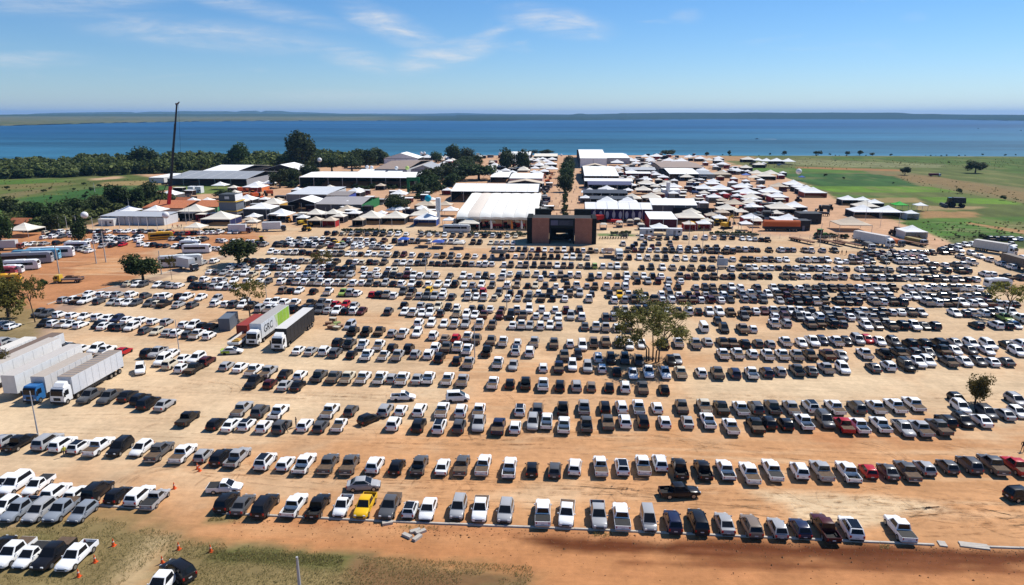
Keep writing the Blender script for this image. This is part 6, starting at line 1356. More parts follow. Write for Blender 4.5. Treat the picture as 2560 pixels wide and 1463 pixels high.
# ------------------------------------------------------------------ lorries, coaches, trailers
def wheels(o, xs_, hw, r, wm=None):
    m_ = MB().wheel(-.16, .16, 0, 0, r, 14).mesh('wheel', M_tyre); rm = MB().wheel(-.168, .168, 0, 0, r * .55, 8).mesh('rim', M_rim)
    for y in xs_:
        for s in (-1, 1):
            w_ = link('wheel', m_, o, (s * (hw - .17), y, r)); link('rim', rm, w_)
def cab(o, y0, c, hw=1.24, ln=2.1, top=3.1, spoiler=0.0):
    b = MB(); b.loft([[(-hw, y, .55), (-hw, y, zt * .62), (-hw * .93, y, zt), (hw * .93, y, zt), (hw, y, zt * .62), (hw, y, .55)] for y, zt in ((y0, top), (y0 + ln * .72, top), (y0 + ln * .93, top * .84), (y0 + ln, top * .55), (y0 + ln, 1.2))])
    cb = part('cab', b, M_paint, o, 35, color=c)
    ws = MB(); ws.add([(-hw * .86, y0 + ln + .02, top * .57), (hw * .86, y0 + ln + .02, top * .57), (hw * .86, y0 + ln * .93 + .035, top * .84), (hw * .84, y0 + ln * .835 + .03, top * .93), (-hw * .84, y0 + ln * .835 + .03, top * .93), (-hw * .86, y0 + ln * .93 + .035, top * .84)], [(0, 1, 2, 5), (5, 2, 3, 4)]); part('windscreen', ws, M_glass, cb)
    for s in (-1, 1):
        part('side_window', MB().box(s * hw - .015, s * hw + .018, y0 + ln * .35, y0 + ln * .75, top * .56, top * .84), M_glass, cb)
        part('headlight', MB().box(s * hw * .74 - .18, s * hw * .74 + .18, y0 + ln - .05, y0 + ln + .03, .75, .98), M_lamp, cb)
        part('mirror', MB().box(s * (hw + .18) - .1, s * (hw + .18) + .1, y0 + ln * .9, y0 + ln * .98, top * .52, top * .78), M_dark, cb)
    part('grille', MB().box(-hw * .5, hw * .5, y0 + ln - .02, y0 + ln + .025, .9, top * .46), M_dark, cb)
    part('bumper', MB().box(-hw, hw, y0 + ln - .25, y0 + ln + .08, .4, .72), M_dark, cb)
    if spoiler: part('wind_deflector', MB().loft([[(-hw * .8, y, top - .02), (-hw * .7, y, z), (hw * .7, y, z), (hw * .8, y, top - .02)] for y, z in ((y0 + .15, top + spoiler), (y0 + ln * .45, top + spoiler * .8), (y0 + ln * .7, top + .08))]), M_paint, cb, 30, color=c)
def box_body(o, y0, y1, zb, zt, c, hw=1.28, name='cargo_box', roofc=None, ribs=0):
    b = part(name, MB().box(-hw, hw, y0, y1, zb, zt), M_obj, o, color=c)
    part('roof_sheet', MB().box(-hw + .03, hw - .03, y0 + .03, y1 - .03, zt, zt + .04), M_obj, b, color=roofc or tuple(q * .85 for q in c))
    for i in range(ribs): part('roof_rib', MB().box(-hw + .05, hw - .05, -.04, .04, zt + .04, zt + .075), M_metal, b, loc=(0, y0 + (y1 - y0) * (i + 1) / (ribs + 1), 0))
    part('rear_door', MB().box(-hw + .08, -.02, y0 - .03, y0 - .002, zb + .1, zt - .1), M_obj, b, color=tuple(q * .9 for q in c)); part('rear_door', MB().box(.02, hw - .08, y0 - .03, y0 - .002, zb + .1, zt - .1), M_obj, b, color=tuple(q * .9 for q in c))
    return b
def chassis(o, y0, y1, z=.95): part('chassis', MB().box(-.45, .45, y0, y1, z - .25, z).box(-1.2, 1.2, y0, y0 + .15, z - .35, z - .1), M_dark, o)
def semi(px, py, rz, label, cabc, boxc, ln=14.5, hz=4.1, spoiler=.5, roofc=None, ribs=0, zp=0.0, name='articulated_lorry', noCab=False, tr=None, ccol=None):
    """origin at the middle of its length on the ground"""
    p = G(px, py, zp); p.z = 0; o = thing(name, label, 'lorry' if not noCab else 'trailer', p, rz)
    b = box_body(o, -ln / 2, ln / 2 - (2.6 if not noCab else 0), 1.15, hz, boxc, roofc=roofc, ribs=ribs)
    yz = ln / 2 - (2.6 if not noCab else 0)
    for s in (-1, 1):
        for i in range(7): part('side_post', MB().box(s * 1.28 - .02, s * 1.28 + .02, -.03, .03, 1.2, hz - .08), M_obj, b, color=tuple(q * .82 for q in boxc), loc=(0, -ln / 2 + (yz + ln / 2) * (i + 1) / 8, 0))
        part('side_skirt', MB().box(s * 1.2 - .02, s * 1.2 + .02, -ln / 2 + 5.0, yz - 2.2, .55, 1.1), M_dark, o)
    chassis(o, -ln / 2 + .1, ln / 2 - .3, 1.12)
    if not noCab: cab(o, ln / 2 - 2.3, ccol or cabc, spoiler=spoiler); wheels(o, [ln / 2 - 1.0, ln / 2 - 3.6, -ln / 2 + 1.3, -ln / 2 + 2.55, -ln / 2 + 3.8], 1.25, .5)
    else: wheels(o, [-ln / 2 + 1.3, -ln / 2 + 2.55, -ln / 2 + 3.8], 1.25, .5); part('landing_leg', MB().box(-.8, -.65, ln / 2 - 3, ln / 2 - 2.85, 0, 1.1).box(.65, .8, ln / 2 - 3, ln / 2 - 2.85, 0, 1.1), M_metal, o)
    return o, b
WHP = (.76, .76, .75)
# big white trailers at the left, noses towards us
fl_ = math.pi
ANG = R(180)
semi(222, 954, ANG, 'white lorry with tall box trailer and brown stained roof at the left', WHP, (.58, .59, .61), ln=16.5, hz=4.3, roofc=(.30, .24, .19), ribs=12, zp=1.2, spoiler=.7)
semi(150, 955, ANG, 'box lorry with blue cab and overhanging grey body between white trailers', (.03, .14, .35), (.60, .58, .56), ln=15, hz=4.1, roofc=(.42, .36, .30), zp=1.2, spoiler=0)
semi(116, 938, ANG, 'long white trailer without a cab, second from the left edge', WHP, (.64, .64, .63), ln=17, hz=4.4, roofc=(.48, .44, .40), zp=1.2, noCab=True, name='trailer')
semi(48, 926, ANG, 'long pale trailer at the left edge beside the cabless one', WHP, (.66, .66, .65), ln=20, hz=4.4, roofc=(.46, .41, .36), zp=1.2, noCab=True, name='trailer')
semi(92, 890, ANG, 'trailer with dark brown roof furthest back at the left edge', WHP, (.6, .6, .6), ln=13, hz=4.0, roofc=(.17, .12, .09), zp=1.2, noCab=True, name='trailer')
semi(44, 886, ANG, 'short white trailer behind the brown-roofed trailer at the left edge', WHP, (.7, .69, .67), ln=8, hz=3.6, roofc=(.62, .58, .52), zp=1.2, noCab=True, name='trailer')
# lorries before the centre rows
o, b = semi(735, 832, ANG, 'lorry with white cab and long black curtain trailer', WHP, (.022, .022, .024), ln=19, hz=4.3, roofc=(.58, .56, .53), spoiler=.6, zp=1.2)
part('rub_rail', MB().box(1.283, 1.30, -9.2, 6.8, 1.2, 1.5), M_metal, b)
o, b = semi(672, 823, ANG, 'white lorry with grey trailer lettered GRC and a lime green rear half', WHP, (.62, .64, .66), ln=18, hz=4.4, roofc=(.36, .34, .32), spoiler=.3, zp=1.2)
for s in (-1, 1):
    part('green_panel', MB().box(s * 1.29 - .008, s * 1.29 + .008, -8.8, -2.2, 1.25, 4.3), M_obj, b, color=(.27, .46, .05))
    part('green_stripe', MB().add([(s * 1.301, -2.25, 4.28), (s * 1.301, -.6, 4.28), (s * 1.301, -2.25, 1.3)], [(0, 1, 2)]), M_obj, b, color=(.5, .62, .3))
tme.materials.clear(); tme.materials.append(M_dark)
for s in (1, -1):
    c = link('lettering', tme, b); c.location = (s * 1.305, 2.9, 2.75); c.rotation_euler = (R(90), 0, R(90) * s)
# flatbed white truck, containers, crates
p = G(606, 858); o = thing('flatbed_lorry', 'white drop-side flatbed lorry with a yellow load left of the lettered lorry', 'lorry', p, ANG + .02)
part('load_floor', MB().box(-1.25, 1.25, -4.5, 4.3, 1.0, 1.15), M_wood, o); 
for s in (-1, 1): part('side_board', MB().box(s * 1.22 - .03, s * 1.22 + .03, -4.5, 4.3, 1.15, 1.65), M_obj, o, color=WHP)
part('tail_board', MB().box(-1.2, 1.2, 4.3, 4.36, 1.15, 1.65), M_obj, o, color=WHP); part('load', MB().box(-.8, .9, 1.2, 3.0, 1.15, 1.5, .1, .1).box(-.5, .6, 1.5, 2.6, 1.5, 1.7, .1, .1), M_obj, o, color=(.45, .26, .05)); chassis(o, -4.3, 4.1, .98); wheels(o, [-3.2, 2.2, 3.3], 1.25, .48)
def container(px, py, rz, label, c, ln=6.1, hz=2.6, wd=2.44, zp=1.2, z0=0.0, name='container'):
    p = G(px, py, zp); p.z = 0; o = thing(name, label, 'container', p, rz)
    sh = MB(); n = 24
    for s in (-1, 1):
        pr = []
        for i in range(n + 1): pr.append((s * (wd / 2 - (.05 if i % 2 else 0)), -ln / 2 + ln * i / n))
        for (xa, ya), (xb, yb_) in zip(pr[:-1], pr[1:]): sh.quad((xa, ya, z0 + .12), (xb, yb_, z0 + .12), (xb, yb_, z0 + hz - .1), (xa, ya, z0 + hz - .1))
    sh.box(-wd / 2 + .06, wd / 2 - .06, -ln / 2 + .03, ln / 2 - .03, z0, z0 + hz - .12)
    part('shell', sh, M_obj, o, color=c); part('roof', MB().box(-wd / 2, wd / 2, -ln / 2, ln / 2, z0 + hz - .1, z0 + hz), M_obj, o, color=tuple(q * 1.1 for q in c))
    for y in (-ln / 2, ln / 2 - .12):
        for s in (-1, 1): part('corner_post', MB().box(s * wd / 2 - .08, s * wd / 2 + .02, y, y + .12, z0, z0 + hz - .11), M_obj, o, color=c)
    for x in (-.55, .55): part('door', MB().box(x - .52, x + .52, ln / 2 + .002, ln / 2 + .05, z0 + .15, z0 + hz - .15), M_obj, o, color=tuple(q * .9 for q in c))
    return o
container(572, 806, R(8), 'blue-grey container covered in pale graffiti behind the flatbed lorry', (.10, .12, .15), hz=3.0)
container(628, 817, R(0), 'dark red shipping container left of the lettered lorry', (.24, .035, .025), ln=9, hz=2.9)
gfo = bpy.data.objects['container.001'] if 'container.001' in bpy.data.objects else None
for i, (x, y, a, h) in enumerate([(822, 812, 10, .7), (833, 806, -5, 1.1), (843, 812, 30, .6), (828, 822, 4, .8), (842, 824, -12, .7), (836, 817, 20, .5), (850, 817, 8, .5)]):
    o = thing('crate', 'brown wooden crate, ' + nth(i + 1) + ' of the heap right of the black trailer', 'crate', G(x, y), R(a), 'heap of crates right of the black trailer')
    part('boards', MB().box(-.75, .75, -.55, .55, .08, h), M_obj, o, color=[(.22, .10, .06), (.20, .16, .10), (.5, .42, .33)][i % 3]); part('skid', MB().box(-.75, -.6, -.55, .55, 0, .08).box(.6, .75, -.55, .55, 0, .08), M_wood, o); part('lid', MB().box(-.8, .8, -.6, .6, h, h + .06), M_obj, o, color=[(.32, .2, .12), (.5, .45, .36), (.25, .3, .1)][i % 3])
def box_truck(px, py, rz, label, cabc, boxc, ln=7.5, hz=3.3, zp=1.0, name='box_lorry', cat='lorry'):
    p = G(px, py, zp); p.z = 0; o = thing(name, label, cat, p, rz); box_body(o, -ln / 2, ln / 2 - 1.9, 1.0, hz, boxc, hw=1.15); chassis(o, -ln / 2 + .1, ln / 2 - .3, .98); cab(o, ln / 2 - 1.75, cabc, 1.05, 1.7, 2.35); wheels(o, [ln / 2 - .95, -ln / 2 + 1.6], 1.12, .42); return o
box_truck(470, 667, R(180 + 62), 'box lorry with dark cab parked before the white coach', (.03, .035, .06), (.55, .56, .57), 8.5, 3.9)
box_truck(600, 577, R(-78), 'white container lorry facing right behind the left cars, near the low hedge', (.1, .04, .05), (.62, .62, .62), 9, 3.7)
box_truck(686, 572, R(-78), 'white box lorry beside the yellow loader at the fence', (.04, .04, .05), (.66, .66, .66), 9.5, 3.9)
box_truck(24, 618, R(-75), 'old box lorry with a red cab at the far left', (.28, .07, .04), (.5, .5, .5), 9, 3.6)
box_truck(1548, 640, R(180), 'white box van under a thatched umbrella in the centre rows', WHP, (.62, .64, .62), 6.5, 3.0)
p = G(172, 706); o = thing('flatbed_lorry', 'flatbed lorry with yellow cab and a load of scrap on the red soil', 'lorry', p, R(90 + 12))
part('load_floor', MB().box(-1.15, 1.15, -4.0, 1.5, 1.0, 1.15), M_wood, o); part('side_board', MB().box(-1.18, -1.12, -4, 1.5, 1.15, 1.5), M_obj, o, color=(.5, .47, .42)); part('side_board', MB().box(1.12, 1.18, -4, 1.5, 1.15, 1.5), M_obj, o, color=(.5, .47, .42))
part('load', MB().box(-.9, .9, -3.4, 1.0, 1.15, 1.8, .2, .4).box(-.6, .7, -1.5, .5, 1.8, 2.1, .1, .2), M_rust, o); chassis(o, -3.9, 3.2, .98); cab(o, 1.9, (.62, .40, .04), 1.08, 1.7, 2.4); wheels(o, [2.7, -2.4], 1.15, .42)
box_truck(1585, 0 + 640, R(180), 'small open-sided kiosk lorry in the centre rows', (.1, .08, .08), (.12, .07, .07), 6, 2.6) if False else None
# mounted screen in the car park
p = G(1805, 672); o = thing('screen_trailer', 'pale grey screen trailer standing in the right centre rows', 'screen', p, R(4)); part('screen', MB().box(-1.75, 1.75, -.12, .12, 1.0, 3.4), M_obj, o, color=(.42, .43, .45)); part('trailer_bed', MB().box(-1.5, 1.5, -.9, .9, .45, .6), M_dark, o); wheels(o, [0], 1.4, .32)
# coaches and buses
def coach(px, py, rz, label, c, ln=12, hz=3.5, stripe=None, zp=1.5, roofc=None, name='coach', cat='bus'):
    p = G(px, py, zp); p.z = 0; hw = 1.25; o = thing(name, label, cat, p, rz); b = MB()
    b.loft([[(-hw * w, y, .38), (-hw * w, y, hz * .8), (-hw * .88 * w, y, zt), (hw * .88 * w, y, zt), (hw * w, y, hz * .8), (hw * w, y, .38)] for y, zt, w in ((-ln / 2, hz - .2, .96), (-ln / 2 + .3, hz, 1), (ln / 2 - 1.0, hz, 1), (ln / 2 - .25, hz - .25, .98), (ln / 2, hz * .5, .93))])
    bo = part('body', b, M_paint, o, 35, color=c)
    for s in (-1, 1): part('side_window', MB().box(s * hw - .015, s * hw + .015, -ln / 2 + .7, ln / 2 - 1.3, hz * .50, hz * .78), M_glass, bo)
    part('windscreen', MB().add([(-1.1, ln / 2 + .02, hz * .45), (1.1, ln / 2 + .02, hz * .45), (1.08, ln / 2 - .22, hz * .90), (-1.08, ln / 2 - .22, hz * .90)], [(0, 1, 2, 3)]), M_glass, bo)
    part('rear_window', MB().box(-.9, .9, -ln / 2 - .02, -ln / 2 + .02, hz * .55, hz * .8), M_glass, bo)
    part('air_conditioner', MB().box(-.7, .7, -1.5, 1.2, hz, hz + .18, .1, .1), M_obj, bo, color=roofc or c)
    if stripe: part('stripe', MB().box(-hw - .012, hw + .012, -ln / 2 + .4, ln / 2 - 1, hz * .26, hz * .36), M_obj, bo, color=stripe)
    for s in (-1, 1): part('headlight', MB().box(s * .85 - .2, s * .85 + .2, ln / 2 - .03, ln / 2 + .02, .7, .9), M_lamp, bo)
    wheels(o, [ln / 2 - 2.4, -ln / 2 + 2.6, -ln / 2 + 3.7] if ln > 10 else [ln / 2 - 1.6, -ln / 2 + 1.9], 1.22, .48)
    return o
CA = R(-72)
coach(68, 648, CA, 'grey coach with black windows, longest of the parked coaches', (.30, .31, .33), 15, 3.8)
coach(92, 640, CA, 'blue-roofed coach behind the grey one', (.16, .40, .55), 14, 3.7, roofc=(.2, .45, .6))
coach(128, 633, CA, 'white coach at the back of the parked coaches', WHP, 14, 3.7)
coach(54, 663, CA, 'white midi coach in front of the grey coach', WHP, 10, 3.2)
coach(30, 672, CA, 'small white van-bus beside the white midi coach', WHP, 6, 2.6, name='minibus')
coach(14, 676, CA, 'red and white minibus at the left edge', (.4, .08, .09), 6, 2.6, name='minibus')
coach(6, 700, R(-60), 'yellow school bus cut off by the left edge', (.72, .38, .02), 9, 3.1, stripe=(.03, .03, .03), name='bus')
coach(402, 590, R(-58), 'yellow school bus beside the crane in the red-soil lot', (.72, .38, .02), 9, 3.1, stripe=(.03, .03, .03), name='bus')
coach(452, 655, R(-70), 'long white coach seen from behind at the road kerb', (.70, .70, .66), 13, 3.8)
coach(492, 622, R(-82), 'white midi bus with dark windows above the white coach', WHP, 9.5, 3.1)
coach(475, 610, R(-80), 'white van-bus just behind the white midi bus', WHP, 7, 2.9, name='minibus')
coach(193, 614, R(-75), 'white van-bus at the right end of the parked coaches', WHP, 8, 3.0, name='minibus')
coach(1142, 571, R(-90), 'white bus along the fence in front of the striped hall', (.55, .56, .56), 11.5, 3.1)
coach(2495, 706, R(-82), 'white minibus at the right edge among dark cars', WHP, 7, 2.7, name='minibus')
# lorries at the right
semi(2184, 602, R(180 + 26), 'white semi lorry with long white trailer at the right by the field', WHP, (.64, .62, .60), ln=17, hz=4.2, zp=1.5, roofc=(.5, .46, .43))
semi(2488, 622, R(180 + 32), 'white box lorry standing in the upper right lot', WHP, (.58, .55, .5), ln=14, hz=3.9, zp=1.5)
semi(2550, 662, R(180 + 5), 'brown-covered lorry cut off by the right edge', (.2, .2, .2), (.16, .12, .09), ln=14, hz=3.9, zp=1.5)
def flat_trailer(px, py, rz, label, ln=12, racks=True, c=M_rust):
    o = thing('flatbed_trailer', label, 'trailer', G(px, py), rz); part('deck', MB().box(-1.25, 1.25, -ln / 2, ln / 2, 1.0, 1.2), c, o); chassis(o, -ln / 2, ln / 2, .99); wheels(o, [-ln / 2 + 1.3, -ln / 2 + 2.5, -ln / 2 + 3.7], 1.24, .5)
    part('landing_leg', MB().box(-.8, -.65, ln / 2 - 2.6, ln / 2 - 2.45, 0, .99).box(.65, .8, ln / 2 - 2.6, ln / 2 - 2.45, 0, .99), M_metal, o)
    if racks:
        for y in (-ln / 2 + .3, -ln / 2 + 2.2, ln / 2 - 2.5): part('rack', MB().box(-1.2, -1.1, y, y + .1, 1.2, 3.6).box(1.1, 1.2, y, y + .1, 1.2, 3.6).box(-1.2, 1.2, y, y + .1, 3.5, 3.62).box(-1.1, 1.1, y, y + .1, 2.3, 2.4), M_rust, o)
flat_trailer(1625, 598, R(195), 'brown tipped flatbed trailer right of the gate', 8, False)
flat_trailer(2005, 606, R(205), 'empty rusty flatbed trailer, leftmost of those at the right', 12, False)
flat_trailer(2075, 610, R(205), 'rusty flatbed trailer with racks, left one beside the white lorry', 12)
flat_trailer(2120, 614, R(205), 'rusty flatbed trailer with racks touching the white lorry', 13)
flat_trailer(2280, 612, R(205), 'rusty flatbed trailer right of the white lorry', 12, False)
box_truck(2173, 617, R(180), 'small white lorry in front of the white semi trailer', WHP, (.1, .1, .1), 6.5, 2.5)
box_truck(2238, 607, R(180 + 20), 'orange-bed lorry with dark cab right of the white semi', (.14, .14, .16), (.5, .12, .03), 8, 2.4)
box_truck(2290, 604, R(200), 'yellow-decked lorry carrying a red and white load', (.4, .4, .4), (.30, .22, .06), 9, 2.2)
# orange trailer on show
p0 = G(1952, 577); o = thing('tarpaulin_trailer', 'orange tarpaulin trailer on a black base at the fair edge', 'trailer', p0, R(90)); k_ = ppm(1952, 577); L_ = 88 / k_
part('tarpaulin', MB().loft([[(x, y, z) for x, z in ((-1.3, 2.0), (-1.3, 3.9), (-.7, 4.5), (.7, 4.5), (1.3, 3.9), (1.3, 2.0))] for y in (-L_ / 2, L_ / 2)]), M_canvas, o, color=(.55, .13, .04)); part('base', MB().box(-1.25, 1.25, -L_ / 2, L_ / 2, .9, 2.0), M_dark, o); wheels(o, [-L_ / 2 + 1.5, -L_ / 2 + 2.8, L_ / 2 - 2.8, L_ / 2 - 1.5], 1.25, .5)
box_building(1992, 2024, 577, 4.2, 6, 'black box stand right of the orange trailer', DK, 'stand', 'stand'); box_building(1998, 2052, 560, 4.6, 8, 'black box stand behind the orange trailer', DK, 'stand', 'stand')

# ------------------------------------------------------------------ crane
k_ = ppm(424, 530); b0 = G(424, 530); o = thing('mobile_crane', 'tall mobile crane with black telescopic boom and red lower section', 'crane', b0, 0)
def CP(px, py, dy=0.0):
    """point of the crane's upright plane that shows at px, py"""
    d = CAM_R @ Vector(((px - CX) / F_PX, -(py - CY) / F_PX, -1)); t_ = (b0.y + dy) / d.y; return Vector((d.x * t_ - b0.x, dy, CAM_H + d.z * t_))
sec = [((420.5, 523), (426, 466), 1.05, (.50, .02, .025), 'boom_base'), ((425.5, 468), (429, 430), .85, (.02, .02, .022), 'boom_section'), ((429, 432), (433, 370), .72, (.02, .02, .022), 'boom_section'), ((433, 372), (438, 310), .60, (.02, .02, .022), 'boom_section'), ((438, 312), (442, 262), .48, (.02, .02, .022), 'boom_section')]
for a_, b_, r, c, nm in sec: part(nm, MB().tube([CP(*a_), CP(*b_)], [r, r * .95], 4), M_obj, o, color=c)
part('boom_head', MB().tube([CP(439, 260), CP(444, 260), CP(448.5, 255)], [.45, .4, .25], 5), M_obj, o, color=(.06, .02, .02))
part('hoist_rope', MB().tube([CP(446, 257, .4), CP(454, 440, .4)], .05, 4), M_dark, o)
part('guy_mast', MB().tube([CP(392, 526), CP(404, 490), CP(420, 452)], [.28, .22, .18], 4), M_dark, o); part('counter_jib', MB().tube([CP(404, 460), CP(423, 458)], .5, 4), M_dark, o)
part('carrier', MB().box(-5, 7, -1.4, 1.4, .9, 2.2), M_obj, o, color=(.45, .03, .03)); part('turntable', MB().box(-2.5, 1.5, -1.3, 1.3, 2.2, 4.0), M_obj, o, color=(.5, .03, .03)); part('counterweight', MB().box(-4.3, -2.5, -1.3, 1.3, 2.2, 3.8), M_dark, o)
m_ = MB().cyl(0, 0, -.18, .18, .6, n=12).mesh('wheel', M_tyre)
for x in (-4, -2.4, 1, 3, 5, 6.4):
    for s in (-1, 1):
        c = link('wheel', m_, o, (x, s * 1.35, .6)); c.rotation_euler = (R(90), 0, 0)
for x in (-4.5, 4):
    for s in (-1, 1): part('outrigger', MB().box(x - .2, x + .2, min(s * 1.2, s * 3.4), max(s * 1.2, s * 3.4), .5, .8).box(x - .15, x + .15, s * 3.2 - .15, s * 3.2 + .15, 0, .5), M_obj, o, color=(.4, .03, .03))

# ------------------------------------------------------------------ farm machines on show
TRM = {}
def tractor(px, py, rz, c, label, group, sc=1.0, kind='t'):
    if kind not in TRM:
        d_ = {}
        if kind == 't':
            d_['hood'] = (MB().box(-.4, .4, .3, 2.2, .9, 1.7, .05, .05), M_obj); d_['cab'] = (MB().box(-.7, .7, -1.0, .4, 1.1, 2.75, .12, .1), M_glass); d_['cab_roof'] = (MB().box(-.75, .75, -1.05, .45, 2.75, 2.92), M_obj); d_['fender'] = (MB().box(-1.1, -.7, -1.5, .1, 1.4, 1.65, 0, .3).box(.7, 1.1, -1.5, .1, 1.4, 1.65, 0, .3), M_obj)
            W_ = [(-.85, -.7, .9, .25), (.85, -.7, .9, .25), (-.75, 1.6, .6, .18), (.75, 1.6, .6, .18)]
        elif kind == 'h':    # combine harvester / sprayer
            d_['hopper'] = (MB().box(-1.4, 1.4, -2.8, 1.4, 1.5, 3.5, .1, .2), M_obj); d_['cab'] = (MB().box(-.9, .9, 1.4, 2.8, 1.6, 3.4, .1, .1), M_glass); d_['header'] = (MB().box(-3.2, 3.2, 3.2, 4.3, .3, 1.2, 0, .2), M_obj); d_['feeder'] = (MB().box(-.6, .6, 2.6, 3.3, .8, 1.6), M_dark)
            W_ = [(-1.5, 1.4, .95, .35), (1.5, 1.4, .95, .35), (-1.3, -2.0, .65, .25), (1.3, -2.0, .65, .25)]
        elif kind == 'i':    # towed implement
            d_['frame'] = (MB().box(-2.6, 2.6, -.3, .3, .9, 1.2).box(-.15, .15, .3, 2.6, .8, 1.0), M_obj); d_['hopper'] = (MB().box(-2.2, 2.2, -.7, .5, 1.2, 2.0, -.15, -.15), M_obj); d_['tines'] = (MB().box(-2.5, -2.3, -.9, -.3, .2, .9).box(-1.5, -1.3, -.9, -.3, .2, .9).box(-.5, -.3, -.9, -.3, .2, .9).box(.5, .7, -.9, -.3, .2, .9).box(1.5, 1.7, -.9, -.3, .2, .9).box(2.3, 2.5, -.9, -.3, .2, .9), M_dark)
            W_ = [(-1.6, 0, .5, .2), (1.6, 0, .5, .2)]
        else:                # excavator
            d_['track'] = (MB().box(-1.3, -.8, -1.8, 1.8, 0, .8, 0, .3).box(.8, 1.3, -1.8, 1.8, 0, .8, 0, .3), M_dark); d_['house'] = (MB().box(-1.2, 1.2, -2.0, 1.0, .95, 2.3, .05, .1), M_obj); d_['cab'] = (MB().box(-1.15, -.2, .2, 1.3, 1.2, 2.9, .08, .1), M_glass); d_['boom'] = (MB().tube([(.3, .8, 1.6), (.3, 1.8, 4.6), (.3, 3.4, 5.6)], [.35, .32, .26], 4), M_obj); d_['stick'] = (MB().tube([(.3, 3.3, 5.6), (.3, 4.4, 3.2)], [.26, .2], 4), M_obj); d_['bucket'] = (MB().box(-.3, .9, 3.9, 4.7, 2.2, 3.2, .1, .2), M_dark)
            W_ = []
        TRM[kind] = ({n_: mb.mesh(n_, m_) for n_, (mb, m_) in d_.items()}, [(x, y, r, MB().wheel(-w_, w_, 0, 0, r, 12).mesh('wheel', M_tyre)) for x, y, r, w_ in W_])
    o = thing({'t': 'tractor', 'h': 'harvester', 'i': 'farm_implement', 'e': 'excavator'}[kind], label, {'t': 'tractor', 'h': 'harvester', 'i': 'farm machine', 'e': 'excavator'}[kind], G(px, py), rz, group); o.scale = (sc, sc, sc)
    ps, ws_ = TRM[kind]
    for n_, m_ in ps.items(): link(n_, m_, o, color=c)
    for x, y, r, m_ in ws_: link('wheel', m_, o, (x, y, r))
MACH = [('orange', (.55, .13, .03), 'orange stand left of centre', 'ithi', [(585, 478), (600, 482), (618, 480), (632, 488), (648, 478), (664, 476), (640, 497), (672, 490), (590, 488), (655, 500), (612, 492)]),
        ('red', (.42, .02, .02), 'under the striped hall front', 'tti', [(1215, 570), (1240, 571), (1262, 571), (1282, 571), (1300, 570), (1200, 571)]),
        ('yellow', (.62, .36, .03), 'loader yard behind the fence at the left', 'tit', [(755, 562), (772, 566), (700, 552), (722, 556), (748, 548), (765, 578), (652, 610), (800, 560)]),
        ('red', (.45, .02, .02), 'purple banner stand', 'hti', [(1520, 548), (1560, 546), (1590, 548), (1500, 556), (1540, 560)]),
        ('red', (.42, .02, .025), 'red stands at the right', 'ithi', [(1790, 492), (1815, 500), (1840, 505), (1860, 500), (1905, 500), (1935, 504), (1955, 498), (1830, 520), (1850, 528), (1890, 524), (1800, 508), (1930, 490), (1870, 512)]),
        ('dark', (.05, .05, .055), 'black stands at the right', 'thi', [(1895, 540), (1920, 545), (1880, 552), (1905, 556), (2060, 530), (2075, 525), (1860, 545), (1995, 505), (2060, 540), (1945, 532)]),
        ('yellow', (.62, .36, .02), 'yellow machine yard right of the gate', 'itt', [(1730, 566), (1755, 562), (1775, 560), (1790, 564), (1742, 572), (1800, 558)]),
        ('red', (.42, .03, .02), 'red block right of the avenue', 'ti', [(1575, 447), (1590, 446), (1610, 446), (1650, 452), (1665, 455), (1655, 447)]),
        ('grey', (.30, .31, .33), 'left edge of the avenue', 'it', [(1362, 492), (1358, 500), (1366, 506), (1360, 514), (1364, 482), (1355, 522), (1368, 470), (1362, 530)]),
        ('grey', (.26, .28, .30), 'right edge of the avenue', 'it', [(1462, 478), (1468, 486), (1474, 476), (1466, 494), (1480, 486), (1475, 498), (1465, 505)]),
        ('orange', (.5, .12, .03), 'orange stand left of the avenue', 'it', [(1362, 446), (1375, 448), (1368, 456), (1380, 440), (1372, 436), (1360, 438)]),
        ('blue', (.05, .12, .3), 'blue displays along the right-hand road', 'it', [(1735, 470), (1745, 478), (1728, 462), (1752, 450), (1760, 448), (1738, 486)])]
for cn, c, where, kinds, pts_ in MACH:
    pts_ = sorted(pts_)
    for i, (x, y) in enumerate(pts_):
        kd = kinds[i % len(kinds)]
        tractor(x, y, random.uniform(0, 6.28), tuple(q * random.uniform(.8, 1.2) for q in c), cn + ' ' + {'t': 'tractor', 'h': 'harvester', 'i': 'farm implement'}[kd] + ', ' + nth(i + 1) + ' from left at the ' + where, 'machines at the ' + where, kind=kd)
